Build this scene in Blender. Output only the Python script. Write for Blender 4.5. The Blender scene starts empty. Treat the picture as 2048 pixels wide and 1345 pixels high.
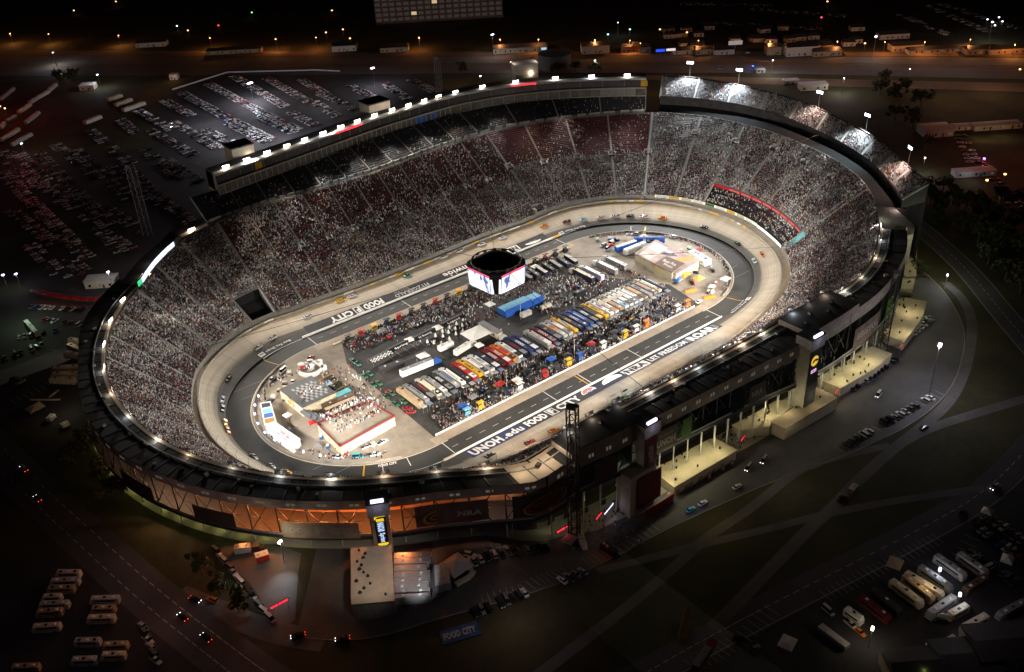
import bpy, bmesh, math, random
import numpy as np
from mathutils import Vector, Matrix
random.seed(7); RNG = np.random.default_rng(7)
sc = bpy.context.scene; COL = sc.collection
PI = math.pi
# ---------------------------------------------------------------- camera
CAM = np.array([-268.8273, -352.7334, 262.2724])
CR = np.array([0.7791, -0.6252, -0.0460]); CU = np.array([0.3546, 0.3791, 0.8547]); CF = np.array([0.5169, 0.6823, -0.5170]); FPX = 1915.2
def at(px, py, z=0.0):
    """a pixel of the 2048 x 1345 photograph -> the world point at height z"""
    d = CF * FPX + (px - 1024) * CR - (py - 672.5) * CU
    return Vector(CAM + d * ((z - CAM[2]) / d[2]))
cam = bpy.data.objects.new("camera", bpy.data.cameras.new("camera")); COL.objects.link(cam)
cam.data.lens = FPX / 2048 * 36; cam.data.sensor_width = 36; cam.data.sensor_fit = 'HORIZONTAL'
cam.data.clip_end = 6000; cam.data.clip_start = 5
m3 = Matrix((CR, CU, -CF)).transposed().to_4x4(); m3.translation = Vector(CAM); cam.matrix_world = m3
sc.camera = cam
sc.view_settings.view_transform = 'Standard'; sc.view_settings.look = 'None'; sc.view_settings.gamma = 1; sc.view_settings.exposure = 0
sc.cycles.use_denoising = True; sc.cycles.max_bounces = 4; sc.cycles.diffuse_bounces = 2; sc.cycles.glossy_bounces = 2
sc.cycles.caustics_reflective = False; sc.cycles.caustics_refractive = False; sc.cycles.sample_clamp_indirect = 3
# ---------------------------------------------------------------- world (night sky)
W = bpy.data.worlds.new("World"); sc.world = W; W.use_nodes = True
nt = W.node_tree; nt.nodes.clear()
sky = nt.nodes.new('ShaderNodeTexSky'); sky.sky_type = 'NISHITA'; sky.sun_disc = False
sky.sun_elevation = math.radians(-9); sky.sun_rotation = math.radians(200)
b1 = nt.nodes.new('ShaderNodeBackground'); b1.inputs[1].default_value = 0.05; nt.links.new(sky.outputs[0], b1.inputs[0])
b2 = nt.nodes.new('ShaderNodeBackground'); b2.inputs[0].default_value = (1, .55, .72, 1); b2.inputs[1].default_value = 0.0045
ad = nt.nodes.new('ShaderNodeAddShader'); wo = nt.nodes.new('ShaderNodeOutputWorld')
nt.links.new(b1.outputs[0], ad.inputs[0]); nt.links.new(b2.outputs[0], ad.inputs[1]); nt.links.new(ad.outputs[0], wo.inputs[0])
# ---------------------------------------------------------------- materials
MATS = {}
def mat(n, c=(.5, .5, .5), r=.75, var=.2, s=.6, met=0., em=0., emc=None, island=None):
    if n in MATS: return MATS[n]
    m = bpy.data.materials.new(n); m.use_nodes = True; t = m.node_tree; L = t.links.new
    p = t.nodes['Principled BSDF']; p.inputs['Roughness'].default_value = r; p.inputs['Metallic'].default_value = met
    p.inputs['Specular IOR Level'].default_value = .35
    c = tuple(c)
    if em:
        p.inputs['Base Color'].default_value = c + (1,)
        p.inputs['Emission Color'].default_value = tuple(emc or c) + (1,); p.inputs['Emission Strength'].default_value = em
        m.cycles.emission_sampling = 'NONE'
    if island:
        g = t.nodes.new('ShaderNodeNewGeometry'); cr = t.nodes.new('ShaderNodeValToRGB'); cr.color_ramp.interpolation = 'CONSTANT'
        e = cr.color_ramp.elements; k = len(island)
        e[0].color = tuple(island[0]) + (1,); e[0].position = 0; e[1].position = 1 / k; e[1].color = tuple(island[1]) + (1,)
        for i in range(2, k):
            q = e.new(i / k); q.color = tuple(island[i]) + (1,)
        L(g.outputs['Random Per Island'], cr.inputs[0]); L(cr.outputs[0], p.inputs['Base Color'])
    elif var:
        tc = t.nodes.new('ShaderNodeNewGeometry'); nz = t.nodes.new('ShaderNodeTexNoise'); nz.inputs['Scale'].default_value = s
        nz.inputs['Detail'].default_value = 5; nz.inputs['Roughness'].default_value = .65
        mp = t.nodes.new('ShaderNodeMapRange'); mp.inputs[1].default_value = .3; mp.inputs[2].default_value = .7
        mx = t.nodes.new('ShaderNodeMix'); mx.data_type = 'RGBA'
        mx.inputs[6].default_value = tuple(max(0, x * (1 - var)) for x in c) + (1,); mx.inputs[7].default_value = tuple(min(1, x * (1 + var)) for x in c) + (1,)
        L(tc.outputs['Position'], nz.inputs['Vector']); L(nz.outputs[0], mp.inputs[0]); L(mp.outputs[0], mx.inputs[0]); L(mx.outputs[2], p.inputs['Base Color'])
    else: p.inputs['Base Color'].default_value = c + (1,)
    MATS[n] = m; return m
# ---------------------------------------------------------------- mesh builder
class MB:
    def __init__(s): s.v = []; s.f = []; s.m = []; s.ms = []
    def mi(s, m):
        if m not in s.ms: s.ms.append(m)
        return s.ms.index(m)
    def face(s, pts, m):
        b = len(s.v); s.v += [tuple(p) for p in pts]; s.f.append(tuple(range(b, b + len(pts)))); s.m.append(s.mi(m)); return s
    def mesh(s, vs, fs, m):
        b = len(s.v); s.v += [tuple(p) for p in vs]; s.f += [tuple(b + i for i in f) for f in fs]; s.m += [s.mi(m)] * len(fs); return s
    def box(s, c, d, m, rz=0, top=(1, 1), sh=(0, 0)):
        """box centred on c in plan with its base at c[2]; the top may be scaled and shifted"""
        x, y, h = d[0] / 2, d[1] / 2, d[2]; co, si = math.cos(rz), math.sin(rz); vs = []
        for z, (kx, ky), (ox, oy) in ((0, (1, 1), (0, 0)), (h, top, sh)):
            for a, b in ((-1, -1), (1, -1), (1, 1), (-1, 1)):
                px, py = a * x * kx + ox, b * y * ky + oy
                vs.append((c[0] + px * co - py * si, c[1] + px * si + py * co, c[2] + z))
        return s.mesh(vs, [(3, 2, 1, 0), (4, 5, 6, 7), (0, 1, 5, 4), (1, 2, 6, 5), (2, 3, 7, 6), (3, 0, 4, 7)], m)
    def prism(s, pts, z0, z1, m, mtop=None):
        n = len(pts); a = sum(pts[i][0] * pts[(i + 1) % n][1] - pts[(i + 1) % n][0] * pts[i][1] for i in range(n))
        if a < 0: pts = pts[::-1]
        lo = [(p[0], p[1], z0) for p in pts]; hi = [(p[0], p[1], z1) for p in pts]
        s.mesh(lo + hi, [(i, (i + 1) % n, n + (i + 1) % n, n + i) for i in range(n)] + [tuple(range(n))[::-1]], m)
        return s.face(hi, mtop or m)
    def tube(s, p, q, r, m, n=6, r2=None):
        p, q = Vector(p), Vector(q); d = (q - p).normalized(); a = d.orthogonal().normalized(); b = d.cross(a); r2 = r if r2 is None else r2
        vs = [p + (a * math.cos(2 * PI * i / n) + b * math.sin(2 * PI * i / n)) * r for i in range(n)] + [q + (a * math.cos(2 * PI * i / n) + b * math.sin(2 * PI * i / n)) * r2 for i in range(n)]
        return s.mesh(vs, [(i, (i + 1) % n, n + (i + 1) % n, n + i) for i in range(n)] + [tuple(range(n))[::-1], tuple(range(n, 2 * n))], m)
    def disc(s, c, rx, ry, m, n=20, rz=0):
        co, si = math.cos(rz), math.sin(rz)
        return s.face([(c[0] + rx * math.cos(t) * co - ry * math.sin(t) * si, c[1] + rx * math.cos(t) * si + ry * math.sin(t) * co, c[2]) for t in [2 * PI * i / n for i in range(n)]], m)
    def text(s, txt, m, fn, bold=.0, w=None, h=None):
        """letters mapped by fn(x in 0..w, y in 0..h) -> point"""
        vs, fs = glyphs(txt, bold)
        xs = [v[0] for v in vs]; ys = [v[1] for v in vs]; x0, x1, y0, y1 = min(xs), max(xs), min(ys), max(ys)
        w = w or (x1 - x0); h = h or (y1 - y0)
        return s.mesh([fn((v[0] - x0) / (x1 - x0) * w, (v[1] - y0) / (y1 - y0) * h) for v in vs], fs, m)
    def build(s, name, parent=None, loc=(0, 0, 0), rz=0, label=None):
        me = bpy.data.meshes.new(name); me.from_pydata(s.v, [], s.f)
        for m in s.ms: me.materials.append(m)
        me.polygons.foreach_set('material_index', s.m); me.update()
        o = bpy.data.objects.new(name, me); COL.objects.link(o); o.location = loc; o.rotation_euler = (0, 0, rz)
        if parent: o.parent = parent
        if label: o['label'] = label
        return o
GLY = {}
def glyphs(txt, bold):
    if (txt, bold) not in GLY:
        cu = bpy.data.curves.new('lettering', 'FONT'); cu.body = txt; cu.offset = bold; cu.resolution_u = 2; cu.space_character = 1.06
        ob = bpy.data.objects.new('lettering', cu); me = ob.to_mesh()
        GLY[(txt, bold)] = ([tuple(v.co) for v in me.vertices], [tuple(p.vertices) for p in me.polygons])
        ob.to_mesh_clear(); bpy.data.objects.remove(ob); bpy.data.curves.remove(cu)
    return GLY[(txt, bold)]
def tag(o, label, cat, group=None):
    o['label'] = label; o['category'] = cat
    if group: o['group'] = group
    return o
def thing(name, label, cat, loc=(0, 0, 0), rz=0, group=None):
    o = bpy.data.objects.new(name, None); COL.objects.link(o); o.location = loc; o.rotation_euler = (0, 0, rz); o.empty_display_size = .5
    return tag(o, label, cat, group)
def struct(o, k='structure'): o['kind'] = k; return o
def dup(root, loc, rz=0, label=None, group=None, swap=None):
    """copy of a thing with its parts and sub-parts; swap maps materials on the copies"""
    def cp(o, par):
        c = o.copy(); COL.objects.link(c); c.parent = par
        if swap and o.type == 'MESH' and any(s.material in swap for s in o.material_slots):
            for i, s in enumerate(o.material_slots):
                if s.material in swap: c.material_slots[i].link = 'OBJECT'; c.material_slots[i].material = swap[s.material]
        for ch in o.children: cp(ch, c)
        return c
    r = cp(root, None); r.location = loc; r.rotation_euler = (0, 0, rz)
    if label: r['label'] = label
    if group: r['group'] = group
    return r
LIGHTS = []
def lamp(kind, loc, power, color=(1, .9, .75), target=None, size=90, blend=.6, rad=.4):
    d = bpy.data.lights.new('lamp', kind); d.energy = power; d.color = color
    d.shadow_soft_size = rad
    if kind == 'SPOT': d.spot_size = math.radians(size); d.spot_blend = blend
    o = bpy.data.objects.new('lamp', d); COL.objects.link(o); o.location = loc
    if target is not None: o.rotation_euler = (Vector(target) - Vector(loc)).to_track_quat('-Z', 'Y').to_euler()
    LIGHTS.append(o); return o
# ---------------------------------------------------------------- the oval: station u along the wall, distance r from the spine
A, RR = 90., 87.; PER = 4 * A + 2 * PI * RR
def P(u, r, z=0.):
    u %= PER
    if u < 180: return Vector((u - 90, -r, z))
    if u < 180 + PI * RR:
        f = (u - 180) / RR - PI / 2; return Vector((90 + r * math.cos(f), r * math.sin(f), z))
    if u < 360 + PI * RR: return Vector((90 - (u - 180 - PI * RR), r, z))
    f = (u - 360 - PI * RR) / RR + PI / 2; return Vector((-90 + r * math.cos(f), r * math.sin(f), z))
def UR(p):
    x, y = p[0], p[1]; cx = min(max(x, -A), A); r = math.hypot(x - cx, y)
    if x > A: u = 180 + (math.atan2(y, x - A) + PI / 2) * RR
    elif x < -A: u = 360 + PI * RR + (math.atan2(-y, -(x + A)) + PI / 2) * RR
    elif y < 0: u = x + A
    else: u = 180 + PI * RR + A - x
    return u % PER, r
def upx(px, py, z=0): return UR(at(px, py, z))
gh = lambda x, y: 0.
def hill(x, y): return 16. * min(1, max(0, (-75 - x) / 45)) * min(1, max(0, (150 - y) / 45))
def drape(o):
    """lays a flat mesh over the hillside that rises west of the front straight"""
    b = bmesh.new(); b.from_mesh(o.data)
    for x in (-75., -120.): bmesh.ops.bisect_plane(b, geom=b.verts[:] + b.edges[:] + b.faces[:], plane_co=(x, 0, 0), plane_no=(1, 0, 0))
    for y in (150., 105.): bmesh.ops.bisect_plane(b, geom=b.verts[:] + b.edges[:] + b.faces[:], plane_co=(0, y, 0), plane_no=(0, 1, 0))
    for v in b.verts: v.co.z += hill(v.co.x, v.co.y)
    b.to_mesh(o.data); b.free(); return o
def curve(tab, sm=8):
    us = np.arange(0, PER, 1.); t = sorted(tab); x = np.array([a[0] for a in t]); y = np.array([a[1] for a in t], float)
    x = np.concatenate([x - PER, x, x + PER]); y = np.tile(y, 3); v = np.interp(us, x, y)
    if sm:
        k = np.hanning(2 * sm + 3); k /= k.sum(); n = len(k) // 2; v = np.convolve(np.concatenate([v[-n:], v, v[:n]]), k, 'valid')
    us2 = np.append(us, PER); v2 = np.append(v, v[0])
    return lambda u: float(np.interp(u % PER, us2, v2))
zwall = curve([(0, 4), (165, 4), (192, 7.5), (430, 7.5), (462, 4), (625, 4), (660, 7), (680, 7.5), (875, 7.5), (895, 5)], 14)
rwall = curve([(10, 88.7), (37, 91), (59, 90.6), (95, 90.6), (134, 91), (158, 90.6), (172, 88.7), (187, 87.4), (209, 85.2), (227, 83.4), (246, 82.6), (264, 82.3), (281, 81.6), (307, 83.2), (332, 84.6), (350, 85.8), (373, 87), (400, 88), (424, 87.5), (451, 88.4), (474, 90.5), (495, 91), (521, 89.6), (561, 88.6), (587, 88.5), (613, 90), (643, 89), (659, 87), (679, 85), (697, 84.5), (709, 83), (720, 81), (741, 78.9), (759, 78.2), (775, 77.8), (795, 78), (830, 79.5), (860, 82), (885, 85)])
rdark = curve([(0, 77), (60, 77.5), (118, 77), (172, 74.5), (202, 73), (237, 73.2), (263, 73.4), (291, 72.8), (324, 72.5), (357, 72), (391, 72.5), (433, 73), (460, 75), (499, 76.4), (573, 76.6), (633, 76), (661, 76), (685, 76.5), (704, 76), (730, 73.5), (756, 71), (785, 70), (850, 73)])
rtop = curve([(0, 128), (50, 127), (100, 128), (150, 128), (185, 130), (206, 130), (226, 129), (245, 131), (257, 132), (287, 135.5), (312, 139.6), (338, 148), (360, 156), (374, 157), (399, 151), (420, 150), (441, 151.5), (481, 150.5), (532, 144.5), (577, 144.7), (605, 147.5), (634, 145.3), (653, 142), (676, 129), (693, 124), (709, 119.5), (724, 115.5), (740, 112.5), (756, 110), (772, 108), (790, 107.5), (805, 107.5), (822, 108), (837, 109.5), (851, 111), (866, 113.5), (881, 117.5), (893, 124), (901, 129)], 5)
ztop = curve([(0, 36), (206, 36), (226, 37), (245, 40), (257, 43), (275, 44), (374, 44), (390, 45), (634, 45), (653, 42), (676, 38), (693, 36.5), (724, 36.3), (895, 36.2)], 5)
rseat = lambda u: rwall(u) + gap(u)
gap = curve([(0, 5), (160, 5), (200, 4.5), (300, 5.5), (360, 6), (420, 3.5), (600, 2.5), (660, 2.5), (700, 3), (880, 3.5)])
zseat = lambda u: zwall(u) + 2.2
def frange(a, b, st):
    n = max(1, int(round((b - a) / st))); return [a + (b - a) * i / n for i in range(n + 1)]
ALL = [PER * i / 300 for i in range(301)]
def loft(mb, us, prof, mats, closed=False):
    """sweeps the section prof(u) = [(r, z), ...] along the stations; mats names one material per strip"""
    rows = [[P(u, r, z) for r, z in prof(u)] for u in us]; k = len(rows[0]); vs = [p for row in rows for p in row]; n = len(us)
    for j in range(k if closed else k - 1):
        j2 = (j + 1) % k; m = mats[j % len(mats)] if isinstance(mats, (list, tuple)) else mats
        if m is None: continue
        mb.mesh([rows[i][j] for i in range(n)] + [rows[i][j2] for i in range(n)], [(i, i + 1, n + i + 1, n + i) for i in range(n - 1)], m)
    if closed and n > 1 and isinstance(us, list) and abs((us[-1] - us[0]) - PER) > 1:
        m = mats[0] if isinstance(mats, (list, tuple)) else mats
        mb.face(rows[0][::-1], m); mb.face(rows[-1], m)
    return mb
def slab(mb, us, r0, r1, z0, z1, m):
    """closed ring segment between two radii and heights (numbers or functions of u)"""
    g = lambda x, u: x(u) if callable(x) else x
    return loft(mb, us, lambda u: [(g(r0, u), g(z0, u)), (g(r1, u), g(z0, u)), (g(r1, u), g(z1, u)), (g(r0, u), g(z1, u))], m, True)
RB = 57.3; RP = 68.6           # inner edge of the pit lane, pit wall
rbank = curve([(0, 69.6), (160, 69.6), (200, 66), (430, 66), (470, 69.6), (620, 69.6), (660, 66), (870, 66)])
def zb(u, r): return zwall(u) * min(1, max(0, (r - rbank(u)) / (rwall(u) - rbank(u))))
# ================================================================ ground, track, infield
def surf(name, c1, c2, scale, r=.9, det=8, c3=None):
    m = mat(name, c1, r, 0); t = m.node_tree; L = t.links.new; p = t.nodes['Principled BSDF']
    g = t.nodes.new('ShaderNodeNewGeometry'); n = t.nodes.new('ShaderNodeTexNoise'); n.inputs['Scale'].default_value = scale; n.inputs['Detail'].default_value = det; n.inputs['Roughness'].default_value = .7
    n2 = t.nodes.new('ShaderNodeTexNoise'); n2.inputs['Scale'].default_value = scale * .11; n2.inputs['Detail'].default_value = 4
    ad = t.nodes.new('ShaderNodeMath'); ad.operation = 'MULTIPLY_ADD'; ad.inputs[1].default_value = .6; ad.use_clamp = True
    cr = t.nodes.new('ShaderNodeValToRGB'); cr.color_ramp.elements[0].position = .58; cr.color_ramp.elements[1].position = .98
    cr.color_ramp.elements[0].color = tuple(c1) + (1,); cr.color_ramp.elements[1].color = tuple(c2) + (1,)
    L(g.outputs['Position'], n.inputs['Vector']); L(g.outputs['Position'], n2.inputs['Vector']); L(n.outputs[0], ad.inputs[0]); L(n2.outputs[0], ad.inputs[2]); L(ad.outputs[0], cr.inputs[0]); L(cr.outputs[0], p.inputs['Base Color'])
    return m
GRASS = surf('night grass', (.026, .026, .011), (.062, .054, .02), .35)
ASPH = surf('asphalt', (.045, .043, .045), (.075, .072, .075), .8, .8)
LOT = surf('lot asphalt', (.024, .022, .024), (.045, .042, .045), .5, .85)
CONC = surf('infield concrete', (.20, .17, .135), (.37, .315, .25), .25, .85)
STALL = surf('pit stall concrete', (.33, .27, .20), (.52, .42, .32), .5, .85)
PAD = surf('infield asphalt', (.03, .03, .03), (.075, .072, .068), .3, .8)
PITA = surf('pit lane asphalt', (.038, .037, .035), (.056, .054, .05), .7, .75)
WHITE = mat('white paint', (.8, .79, .75), .6, .12, 1.5); CREAM = mat('cream paint', (.62, .55, .42), .7, .15)
BLACK = mat('black steel', (.012, .012, .013), .5, .2); DARK = mat('dark steel', (.03, .029, .03), .6, .25); STEEL = mat('galvanised steel', (.32, .31, .29), .45, .2, met=.5)
GREY = mat('grey paint', (.22, .22, .22), .6, .2); LGREY = mat('light grey paint', (.45, .44, .42), .6, .2)
NAVY = mat('navy paint', (.012, .018, .045), .6, .2); RED = mat('red paint', (.42, .02, .018), .5, .15); YEL = mat('yellow paint', (.75, .42, .02), .5, .12); BLUE = mat('blue paint', (.02, .10, .42), .5, .15); ORNG = mat('orange paint', (.70, .20, .02), .5, .12); GREEN = mat('green paint', (.02, .16, .08), .5, .2); TEAL = mat('teal paint', (.05, .38, .42), .5, .15); LBLUE = mat('light blue paint', (.18, .48, .70), .5, .15); MAROON = mat('maroon paint', (.12, .008, .015), .5, .15); TAN = mat('tan paint', (.42, .30, .18), .6, .15); BROWN = mat('brown paint', (.12, .07, .04), .6, .2); SILVER = mat('silver paint', (.42, .42, .43), .3, .1, met=.5)
GLASS = mat('dark glass', (.012, .014, .018), .08, 0); TYRE = mat('tyre rubber', (.012, .012, .012), .8, .1)
# banked track: UV = (station, distance above the dark groove line)
def track_mat():
    m = mat('banked concrete track', (.4, .33, .25), .8, 0); t = m.node_tree; L = t.links.new; p = t.nodes['Principled BSDF']
    uv = t.nodes.new('ShaderNodeUVMap'); sp = t.nodes.new('ShaderNodeSeparateXYZ'); L(uv.outputs[0], sp.inputs[0])
    def noise(sx, sy, det=6):
        mp = t.nodes.new('ShaderNodeMapping'); mp.inputs['Scale'].default_value = (sx, sy, 1); L(uv.outputs[0], mp.inputs[0])
        n = t.nodes.new('ShaderNodeTexNoise'); n.inputs['Scale'].default_value = 1; n.inputs['Detail'].default_value = det; L(mp.outputs[0], n.inputs['Vector']); return n.outputs[0]
    def math_(op, a, b=None, c=None):
        n = t.nodes.new('ShaderNodeMath'); n.operation = op
        for i, x in enumerate((a, b, c)):
            if x is None: continue
            if isinstance(x, (int, float)): n.inputs[i].default_value = x
            else: L(x, n.inputs[i])
        return n.outputs[0]
    ed = math_('MULTIPLY_ADD', noise(.03, .5), 3.2, -1.6); d = math_('ADD', sp.outputs[1], ed)
    cr = t.nodes.new('ShaderNodeValToRGB'); e = cr.color_ramp.elements      # from the apron (0) to the wall (1)
    e[0].position = 0; e[0].color = (.066, .062, .056, 1); e[1].position = 1; e[1].color = (.36, .29, .20, 1)
    for pos, c in ((.36, (.074, .069, .062)), (.425, (.10, .088, .072)), (.47, (.36, .31, .24)), (.62, (.50, .43, .34)), (.80, (.44, .36, .26)), (.93, (.33, .255, .165))):
        q = e.new(pos); q.color = c + (1,)
    L(math_('MULTIPLY_ADD', d, 1 / 32., .45), cr.inputs[0])
    st = math_('MULTIPLY_ADD', noise(.012, 1.7, 8), 1.0, .5); bl = math_('MULTIPLY_ADD', noise(.25, .06, 5), .5, .75)
    jt = math_('FRACT', math_('MULTIPLY', sp.outputs[0], 1 / 9.2)); jn = math_('MULTIPLY_ADD', math_('LESS_THAN', jt, .035), -.16, 1)
    f = math_('MULTIPLY', math_('MULTIPLY', st, bl), jn)
    mx = t.nodes.new('ShaderNodeMix'); mx.data_type = 'RGBA'; mx.blend_type = 'MULTIPLY'; mx.inputs[0].default_value = 1; L(cr.outputs[0], mx.inputs[6])
    cb = t.nodes.new('ShaderNodeCombineXYZ'); [L(f, cb.inputs[i]) for i in range(3)]; L(cb.outputs[0], mx.inputs[7]); L(mx.outputs[2], p.inputs['Base Color'])
    return m
TRK = track_mat()
vs = []; uvs = []; fs = []; NC = 15
for i, u in enumerate(ALL):
    for j in range(NC):
        r = RP + .3 + (rwall(u) - RP - .3) * j / (NC - 1); p = P(u, r, zb(u, r) + .012); vs.append(p); uvs.append((u, r - rdark(u)))
for i in range(len(ALL) - 1):
    for j in range(NC - 1):
        a = i * NC + j; fs.append((a, a + NC, a + NC + 1, a + 1))
me = bpy.data.meshes.new('race_track'); me.from_pydata(vs, [], fs); me.materials.append(TRK); ul = me.uv_layers.new()
ul.data.foreach_set('uv', [c for l in me.loops for c in uvs[l.vertex_index]]); trk = bpy.data.objects.new('race_track', me); COL.objects.link(trk); struct(trk)
mb = MB(); loft(mb, ALL, lambda u: [(RB, .004), (RP + .6, .004)], PITA); struct(mb.build('pit_lane'))
mb = MB(); mb.face([P(u, RB + .01, 0) for u in ALL[:-1]], CONC); struct(mb.build('infield_pavement'))
# white and yellow lane paint on the pit lane and the track
def band(mb, u0, u1, r0, r1, m, dz=.03, st=6):
    for a, b in zip(frange(u0, u1, st)[:-1], frange(u0, u1, st)[1:]):
        for q0, q1 in zip(frange(r0, r1, 1.4)[:-1], frange(r0, r1, 1.4)[1:]):
            mb.face([P(a, q0, zb(a, q0) + dz), P(a, q1, zb(a, q1) + dz), P(b, q1, zb(b, q1) + dz), P(b, q0, zb(b, q0) + dz)][::-1], m)
mk = MB(); SP2 = 180 + PI * RR
for a, b in ((176, 462), (628, 912)): band(mk, a, b, RB + .05, RB + .5, CREAM)
for a, b in ((188, 206), (434, 462), (628, 668), (880, 903)): band(mk, a, b, RP - .3, RP, WHITE)
for base in (0, SP2):
    for k in range(23): band(mk, base + 4 + k * 7.6, base + 7.2 + k * 7.6, 62.9, 63.15, CREAM)
    for k in (.0, .34, .66, 1.): band(mk, base + 2 + k * 176, base + 2.35 + k * 176, RB, RP - .5, WHITE)
    for k in range(45): band(mk, base + 4 + k * 3.9, base + 4.12 + k * 3.9, RB + .2, RB + .9, GREY)
band(mk, 82, 82.5, RB, RP - .5, YEL); band(mk, 84, 84.4, RB, RP - .5, WHITE); band(mk, -24, -23.6, RB + .5, 64, WHITE)
band(mk, 854, 855, RB, 67, YEL); band(mk, 866, 866.4, RB, 67, WHITE); band(mk, 205, 205.5, RB, 68, YEL); band(mk, 668, 668.5, RB, 68, YEL); band(mk, 374, 375, RB, 65, YEL); band(mk, 387, 387.4, RB, 65, WHITE)
struct(mk.build('road_marking'))
sk = MB()                                              # the painted sponsor strip along both straights
def strip(u0, u1, r0, r1, m, dz=.12): band(sk, u0, u1, r0, r1, m, dz, 4)
def lay(txt, m, u0, u1, r0, r1, bold=.02, dz=.2): sk.text(txt, m, lambda x, y: (lambda u, r: P(u, r, zb(u, r) + dz))(u0 + x, r1 - y), bold, u1 - u0, r1 - r0)
STRIP = mat('dark strip paint', (.032, .032, .036), .7, .25); UBL = mat('royal blue paint', (.015, .03, .11), .6, .15)
strip(5, 37, 69.7, 77.6, UBL); strip(37, 74, 69.7, 77.6, STRIP); strip(74, 83, 69.7, 77.6, STRIP); strip(83, 169, 69.7, 77.2, NAVY)
lay('UNOH', WHITE, 6.5, 23.5, 70.6, 76.8, .05); lay('.edu', WHITE, 24.5, 35.5, 70.8, 76.2, .03)
def foodcity(o, r0, r1, L1, sg=1):
    lay('FOOD', WHITE, o, o + L1 * .36, r0, r1, .05); strip(o + L1 * .40, o + L1 * .54, r0 - .5, r1 + .6, WHITE, .16)
    band(sk, o + L1 * .415, o + L1 * .525, r0, r1 + .1, STRIP, .19); lay('F', WHITE, o + L1 * .43, o + L1 * .50, r0 + .3, r1 - .2, .06, .26)
    lay('CITY', WHITE, o + L1 * .58, o + L1, r0, r1, .05)
foodcity(38, 70.7, 76.2, 33)
c = P(77.6, 73.2); cz = zb(77.6, 73.2) + .2
sk.disc((c.x, c.y, cz), 4.3, 3.6, WHITE, 28)
for k in range(18):
    if k % 9 == 0: continue
    t0 = 2 * PI * (k + .12) / 18; t1 = 2 * PI * (k + .88) / 18; m = RED if 0 < k < 9 else BLUE
    sk.face([(c.x + 1.3 * math.cos(t0), c.y + .9 * math.sin(t0), cz + .02), (c.x + 3.8 * math.cos(t0), c.y + 2.95 * math.sin(t0), cz + .02), (c.x + 3.8 * math.cos(t1), c.y + 2.95 * math.sin(t1), cz + .02), (c.x + 1.3 * math.cos(t1), c.y + .9 * math.sin(t1), cz + .02)], m)
sk.box((c.x, c.y, cz + .02), (2.6, .5, .02), BLUE, .2)
c = P(92.5, 73.4); sk.disc((c.x, c.y, zb(92.5, 73.4) + .24), 6.2, 3.2, WHITE, 32)
INK = mat('grey ink', (.25, .25, .26), .7, .1)
lay('Bass Pro', INK, 88.5, 97, 70.9, 72.7, .01, .26); lay('Shops', INK, 90.5, 96, 73, 74.6, .01, .26)
strip(100.5, 116.5, 70.4, 76.4, WHITE, .16); lay('NRA', NAVY, 101.8, 115.3, 71.2, 75.6, .05, .26)
lay('LET FREEDOM', WHITE, 118, 144.5, 71.2, 75.4, .03); lay('ROAR', WHITE, 147, 166, 70.4, 76.6, .06)
for e, sg in ((146.3, 1), (166.2, -1)):
    for w in (0, 1.0): band(sk, e - sg * w, e - sg * w + .35, 70.8 + w * .2, 76.2 - w * .2, LGREY, .2)
b = SP2
strip(b + 5, b + 176, 69.9, 76.6, STRIP)
c = P(b + 16, 72.6); sk.disc((c.x, c.y, zb(b + 16, 72.6) + .2), 6.2, 2.3, WHITE, 32); lay('Bass Pro', INK, b + 11.8, b + 20, 70.9, 72.4, .01, .26); lay('Shops', INK, b + 13, b + 18.5, 72.8, 74.1, .01, .26)
strip(b + 27, b + 41, 70.6, 76, WHITE, .16); lay('NRA', STRIP, b + 28.2, b + 39.8, 71.4, 75.2, .05, .26)
lay('Nationwide', WHITE, b + 50, b + 84, 71, 75.6, .02); lay('FITZGERALD', LGREY, b + 96, b + 119, 70.9, 73.8, .02); lay('Glider Kits', LGREY, b + 108, b + 118, 74.4, 75.8, 0)
foodcity(b + 127, 70.8, 75.8, 34)
def badge(u0, u1, r0):
    strip(u0 - 1, u1 + 1, r0 - .5, r0 + 2.6, STRIP, .1)
    lay('Bass Pro Shops', WHITE, u0, u1 - 6, r0, r0 + 1.9, .01); strip(u1 - 4.5, u1, r0 - .2, r0 + 2.2, WHITE, .16); lay('NRA', STRIP, u1 - 4, u1 - .5, r0 + .3, r0 + 1.7, .03, .26)
badge(185, 209, 69.6); badge(425, 449, 69); badge(642, 668, 69.8); lay('FOOD CITY', WHITE, -43, -31, 58.6, 60.3, .04)
struct(sk.build('track_lettering'))

ROUT_T = [(628, 166), (650, 160), (676, 147), (702, 138), (720, 129.5), (732, 126), (750, 124), (772, 123.3), (803, 122.4), (832, 123.2), (851, 124.8), (878, 129.3), (891, 136), (899, 143.2), (11, 140.5), (29, 143), (46, 143), (96, 146), (133, 148.2), (163, 147.8), (185, 146.1), (205, 144.2), (225, 144.6), (245, 144.6)]
rout = curve(ROUT_T, 3)
gm = MB(); us = [PER * i / 240 for i in range(241)]
for r0, r1 in ((None, 200), (200, 420), (420, 1000), (1000, 3400)): loft(gm, us, lambda u: [((rout(u) - 13 if r0 is None else r0), -.02), (r1, -.02)], GRASS)
struct(drape(gm.build('ground')))
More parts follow.
